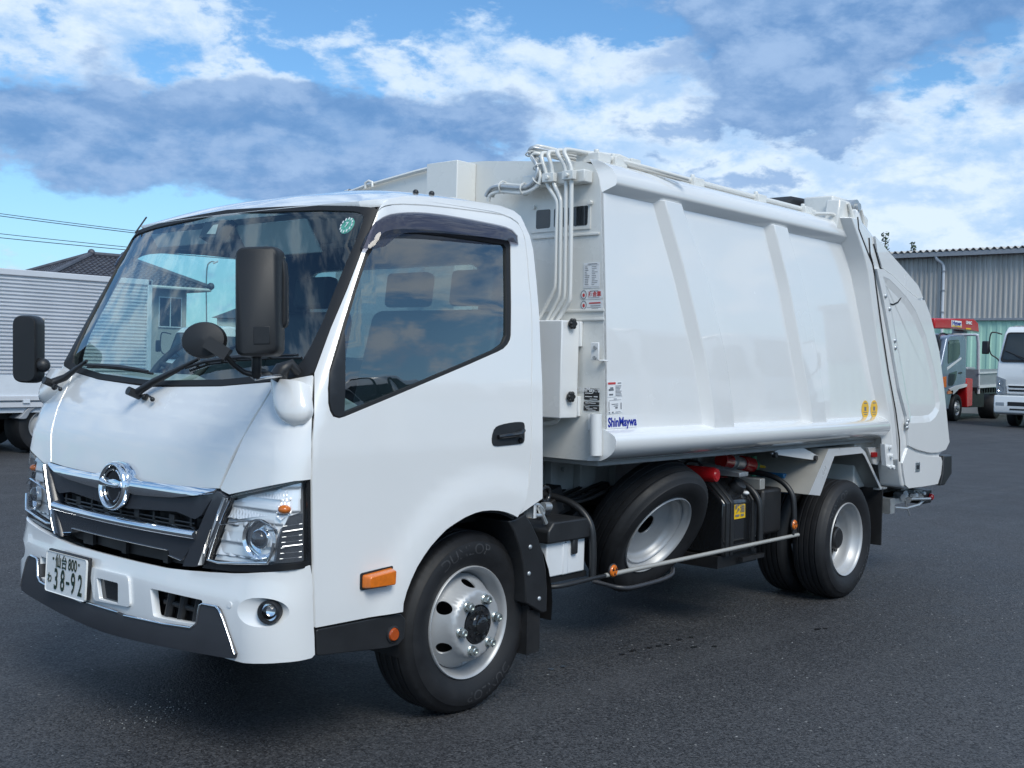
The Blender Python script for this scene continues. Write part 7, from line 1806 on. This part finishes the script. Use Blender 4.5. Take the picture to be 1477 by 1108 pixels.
# trucks seen through the windscreen, and the row that the paint and windows mirror
st0 = medium_truck((11.6, 20.2, 0), R(3), 'white', 'small white truck whose cab shows through the garbage truck windscreen', None)
st0.scale = (0.74, 0.74, 0.74)
GRP = 'trucks parked behind the photographer'
for k, (x_, y_) in enumerate(((6.2, -9.0), (9.4, -9.3), (12.7, -8.9), (16.2, -9.4), (20.0, -9.0))):
    if k == 0: rt0 = medium_truck((x_, y_, 0), R(-90), 'white', 'white box truck parked behind the photographer, mirrored in the body side', GRP); rt0.scale = (1, 1, 1.12)
    else:
        c = copy_tree(rt0); c.location = (x_, y_, 0); c['label'] = 'white box truck behind the photographer, %s in its row' % ('', 'second', 'third', 'fourth', 'fifth')[k]
of = tag(empty('office_building', (24, -30, 0)), 'long low pale building across the yard, mirrored in the side window', 'building')
MB().box(-24, 26, -5, 5, 0, 4.6).build('wall', 'cladwhite', of)
MB().prism([(-25, 4.6), (27, 4.6), (27, 5.0), (-25, 5.0)], 'Y', -5.6, 5.6).build('roof', 'gutter', of)
for k in range(8): MB().box(-22 + 6 * k, -18.5 + 6 * k, 5.0, 5.05, 1.0, 4.2).build('window', 'darkpane', of)

# tiled house, its neighbour, street lamp, wires, trees
ho = tag(empty('tiled_house', (0, 0, 0)), 'house with a dark tiled hip roof behind the silver box truck', 'house')
A = Vector([(22.5493,49.0524,4.6317)][0]); B = Vector([(31.1977,48.2702,5.2336)][0]); ez = 5.0
A.z = B.z = ez
L_ = (B - A); ln = L_.length; ux = L_.normalized(); uy = Vector((-ux.y, ux.x, 0))
if uy.dot(_f) < 0: uy = -uy
dpt = 7.0
def hp(a, b, z): return A + ux * a + uy * b + Vector((0, 0, z - ez))
rz_ = 6.55
r0, r1 = hp(3.7, dpt / 2, rz_), hp(ln - 3.2, dpt / 2, rz_)
c0, c1, c2, c3 = hp(0, 0, ez), hp(ln, 0, ez), hp(ln, dpt, ez), hp(0, dpt, ez)
def tiled(q0, q1, t1, t0, name):
    """roof slope between the eave q0-q1 and the top t0-t1, with tile courses and rolls as real relief"""
    q0, q1, t0, t1 = map(Vector, (q0, q1, t0, t1))
    nn_ = (q1 - q0).cross(t0 - q0).normalized(); nn_ = nn_ if nn_.z > 0 else -nn_
    w_ = (q1 - q0).length; wd = (q1 - q0).normalized(); h0 = (t0 + t1) / 2 - (q0 + q1) / 2
    sl = (h0 - wd * h0.dot(wd)); H_ = sl.length; sd = sl.normalized()
    mb = MB(); nr = max(4, int(H_ / 0.28)); nc = int(w_ / 0.07); vs = []
    ta, tb = (t0 - q0).dot(wd), (t1 - q0).dot(wd)
    for r_ in range(nr):
        for e_ in (0, 1):
            v = (r_ + e_) / nr
            a_, b_ = ta * v, w_ + (tb - w_) * v
            for c_ in range(nc + 1):
                s_ = w_ * c_ / nc; s_ = min(max(s_, a_), b_)
                vs.append(q0 + wd * s_ + sd * (H_ * v) + nn_ * (0.035 * math.sin(s_ * 2 * math.pi / 0.28) + (0.05 if e_ == 0 else 0.0)))
    m_ = nc + 1
    mb.add(vs, [(i * m_ + k, i * m_ + k + 1, (i + 1) * m_ + k + 1, (i + 1) * m_ + k) for i in range(2 * nr - 1) for k in range(nc)])
    o = mb.build(name, 'tilegrey', ho, smooth=0); o['kind'] = 'stuff'
    return o
tiled(c0, c1, r1, r0, 'roof_tile'); tiled(c3, c0, r0, r0, 'roof_tile'); tiled(c1, c2, r1, r1, 'roof_tile'); tiled(c2, c3, r0, r1, 'roof_tile')
mb = MB()
for a, b in ((r0, r1), (c0, r0), (c1, r1), (c2, r1), (c3, r0)): mb.tube([a + Vector((0, 0, 0.08)), b + Vector((0, 0, 0.08))], 0.13, 8)
for p in (r0, r1, c0, c1): mb.ball(tuple(p + Vector((0, 0, 0.15))), 0.2, 8, 6)
mb.build('ridge_cap', 'tilegrey', ho)
mb = MB()
p = [hp(0.9, 0.9, 0), hp(ln - 0.9, 0.9, 0), hp(ln - 0.9, dpt - 0.9, 0), hp(0.9, dpt - 0.9, 0)]
mb.add([tuple(q_) for q_ in p] + [tuple(q_ + Vector((0, 0, ez - 0.05))) for q_ in p], [(0, 1, 5, 4), (1, 2, 6, 5), (2, 3, 7, 6), (3, 0, 4, 7), (4, 5, 6, 7)])
mb.build('wall', 'plaster', ho)
mb = MB(); e4 = [hp(0.02, 0.02, ez - 0.06), hp(ln - 0.02, 0.02, ez - 0.06), hp(ln - 0.02, dpt, ez - 0.06), hp(0.02, dpt, ez - 0.06)]
mb.add([tuple(q_) for q_ in e4], [(0, 1, 2, 3)]); mb.tube([e4[0], e4[1]], 0.09, 8); mb.tube([e4[0], e4[3]], 0.09, 8); mb.tube([e4[1], e4[2]], 0.09, 8)
mb.build('eaves', 'cladwhite', ho)
for a0, a1, z0_, z1_ in ((ln - 2.5, ln - 1.2, 2.9, 4.5), (ln - 4.2, ln - 2.9, 3.0, 4.6), (ln - 6.6, ln - 5.4, 3.2, 4.3), (2.0, 3.5, 3.0, 4.3)):
    fr_ = MB().add([tuple(hp(a, 0.9 - d, z)) for d in (0.0, 0.08) for a, z in ((a0, z0_), (a1, z0_), (a1, z1_), (a0, z1_))], [(4, 5, 6, 7), (0, 1, 5, 4), (1, 2, 6, 5), (2, 3, 7, 6), (3, 0, 4, 7)]).build('window', 'alu', ho)
    for k in (0, 1):
        am = (a0 + a1) / 2
        b0, b1 = (a0 + 0.05, am - 0.03) if k == 0 else (am + 0.03, a1 - 0.05)
        MB().add([tuple(hp(a, 0.9 - 0.085, z)) for a, z in ((b0, z0_ + 0.06), (b1, z0_ + 0.06), (b1, z1_ - 0.06), (b0, z1_ - 0.06))], [(0, 1, 2, 3)]).build('pane', 'truckglass', fr_)
MB().add([tuple(hp(a, b, z)) for z in (2.55, 2.68) for a, b in ((ln - 7.5, 0.2), (ln - 4.6, 0.2), (ln - 4.6, 0.9), (ln - 7.5, 0.9))], [(0, 1, 2, 3), (4, 5, 6, 7), (0, 1, 5, 4), (1, 2, 6, 5), (0, 3, 7, 4)]).build('balcony', 'plaster', ho)
nb = tag(empty('low_building', (0, 0, 0)), 'low grey-roofed building in the distance right of the tiled house', 'building')
P0 = Vector([(39.9227,61.0722,4.2799)][0]); P1 = Vector([(45.2047,55.0044,4.4811)][0])
P0.z = P1.z = 0
ux2 = (P1 - P0).normalized(); uy2 = Vector((-ux2.y, ux2.x, 0))
l2 = (P1 - P0).length
def np_(a, b, z): return tuple(P0 + ux2 * a + uy2 * b + Vector((0, 0, z)))
MB().add([np_(a, b, z) for z in (0, 4.0) for a, b in ((0.3, 0.3), (l2, 0.3), (l2, 8), (0.3, 8))], [(0, 1, 5, 4), (1, 2, 6, 5), (2, 3, 7, 6), (3, 0, 4, 7), (4, 5, 6, 7)]).build('wall', 'cladwhite', nb)
MB().add([np_(0, 0, 4.0), np_(l2 + 0.3, 0, 4.0), np_(l2 + 0.3, 8.3, 4.0), np_(0, 8.3, 4.0), np_(3.6, 4.1, 6.0), np_(l2 - 3, 4.1, 6.0)], [(0, 1, 5, 4), (1, 2, 5), (2, 3, 4, 5), (3, 0, 4)]).build('roof', 'tilegrey', nb)
lp = tag(empty('street_lamp', [(36.8059,56.9204,0.3121)][0][:2] + (0,)), 'tall street lamp with a curved arm beyond the tiled house', 'street lamp')
lo_ = Vector(lp.location); tp_ = Vector([(36.7921,57.1288,6.9611)][0]); ar = Vector([(37.1859,56.6845,7.255)][0])
MB().tube(smooth_poly([(0, 0, 0), (0, 0, 3.0), tuple(tp_ - lo_), tuple((tp_ + ar) / 2 - lo_ + Vector((0, 0, 0.22))), tuple(ar - lo_)], False, 2), 0.042, 8).build('post', 'pole', lp, smooth=60)
MB().obox(tuple(ar - lo_), tuple((ar - tp_).normalized() * 0.16), (0, 0, 0.04), tuple((ar - tp_).normalized().cross(Vector((0, 0, 1))) * 0.12)).build('lamp_head', 'alu', lp)
for k, (ya, yb, lab) in enumerate(((308.2, 333.0, 'topmost overhead power cable crossing the sky on the left'), (311.6, 336.0, 'second overhead power cable from the top, just under the topmost'),
                                   (337.2, 357.4, 'third overhead power cable, upper of the lower pair'), (343.0, 361.5, 'lowest overhead power cable above the ribbed box truck'))):
    a = Vector(([(16.5387,40.7853,6.8089),(16.5388,40.7825,6.7172),(16.5403,40.7608,6.0269),(16.5406,40.7559,5.8705)])[k]); b = Vector(([(19.9575,36.8385,6.2703),(19.9577,36.8359,6.1894),(19.9589,36.8179,5.6124),(19.9591,36.8144,5.5018)])[k])
    d_ = b - a; pts = []
    for i in range(31):
        t_ = -2.6 + 6.4 * i / 30
        p = a + d_ * t_; p.z += 0.035 * ((t_ - 0.5) ** 2 - 0.25) * 1.0
        pts.append(tuple(p))
    tag(MB().tube(pts, 0.016 if k % 2 else 0.014, 6).build('power_cable', 'wire', None, smooth=60), lab, 'power cable', 'overhead power cables')
def tree(loc, h_, cr, label, seed, group='trees behind the warehouse'):
    random.seed(seed)
    t = tag(empty('tree', loc), label, 'tree', group)
    mb = MB(); mb.tube([(0, 0, 0), (0.1, 0, h_ * 0.4), (0.0, 0.1, h_ * 0.75), (0.05, 0, h_ * 0.98)], [0.22, 0.16, 0.09, 0.02], 8)
    for k in range(10):
        z = h_ * random.uniform(0.4, 0.9); a = random.uniform(0, 6.28); l = cr * random.uniform(0.6, 1.0) * (1.1 - z / h_ * 0.6)
        mb.tube([(0.05, 0.05, z), (l * 0.5 * math.cos(a), l * 0.5 * math.sin(a), z + l * 0.35), (l * math.cos(a), l * math.sin(a), z + l * 0.8)], [0.06, 0.035, 0.01], 6)
    mb.build('trunk', 'bark', t)
    mb = MB()
    for k in range(500):
        z = h_ * (0.38 + 0.64 * random.random() ** 0.8); rr_ = cr * math.sqrt(random.random()) * (1.15 - (z / h_) * 0.75); a = random.uniform(0, 6.28)
        if math.sin(a * 3 + z * 1.7) + random.uniform(-1, 1) < -0.5: continue
        c = Vector((rr_ * math.cos(a), rr_ * math.sin(a), z)); s_ = random.uniform(0.06, 0.14)
        u_ = Vector((random.gauss(0, 1), random.gauss(0, 1), random.gauss(0, 1))).normalized(); v_ = u_.cross(Vector((random.gauss(0, 1), random.gauss(0, 1), 1))).normalized()
        mb.add([c - u_ * s_, c + v_ * s_ * 0.4, c + u_ * s_, c - v_ * s_ * 0.4], [(0, 1, 2, 3)])
    o = mb.build('crown', 'leaf', t, smooth=0, fix=False)
    return t
tp1 = [(49.8321,19.3051,8.1031)][0]; tp2 = [(53.6794,19.4512,8.0181)][0]
tree((tp1[0], tp1[1], 0), tp1[2] + 0.05, 0.45, 'green tree whose tip shows at the left end of the warehouse roof', 21)
tree((tp2[0], tp2[1], 0), tp2[2] + 0.05, 0.35, 'tree with only a twig showing above the warehouse roof ridge', 22)
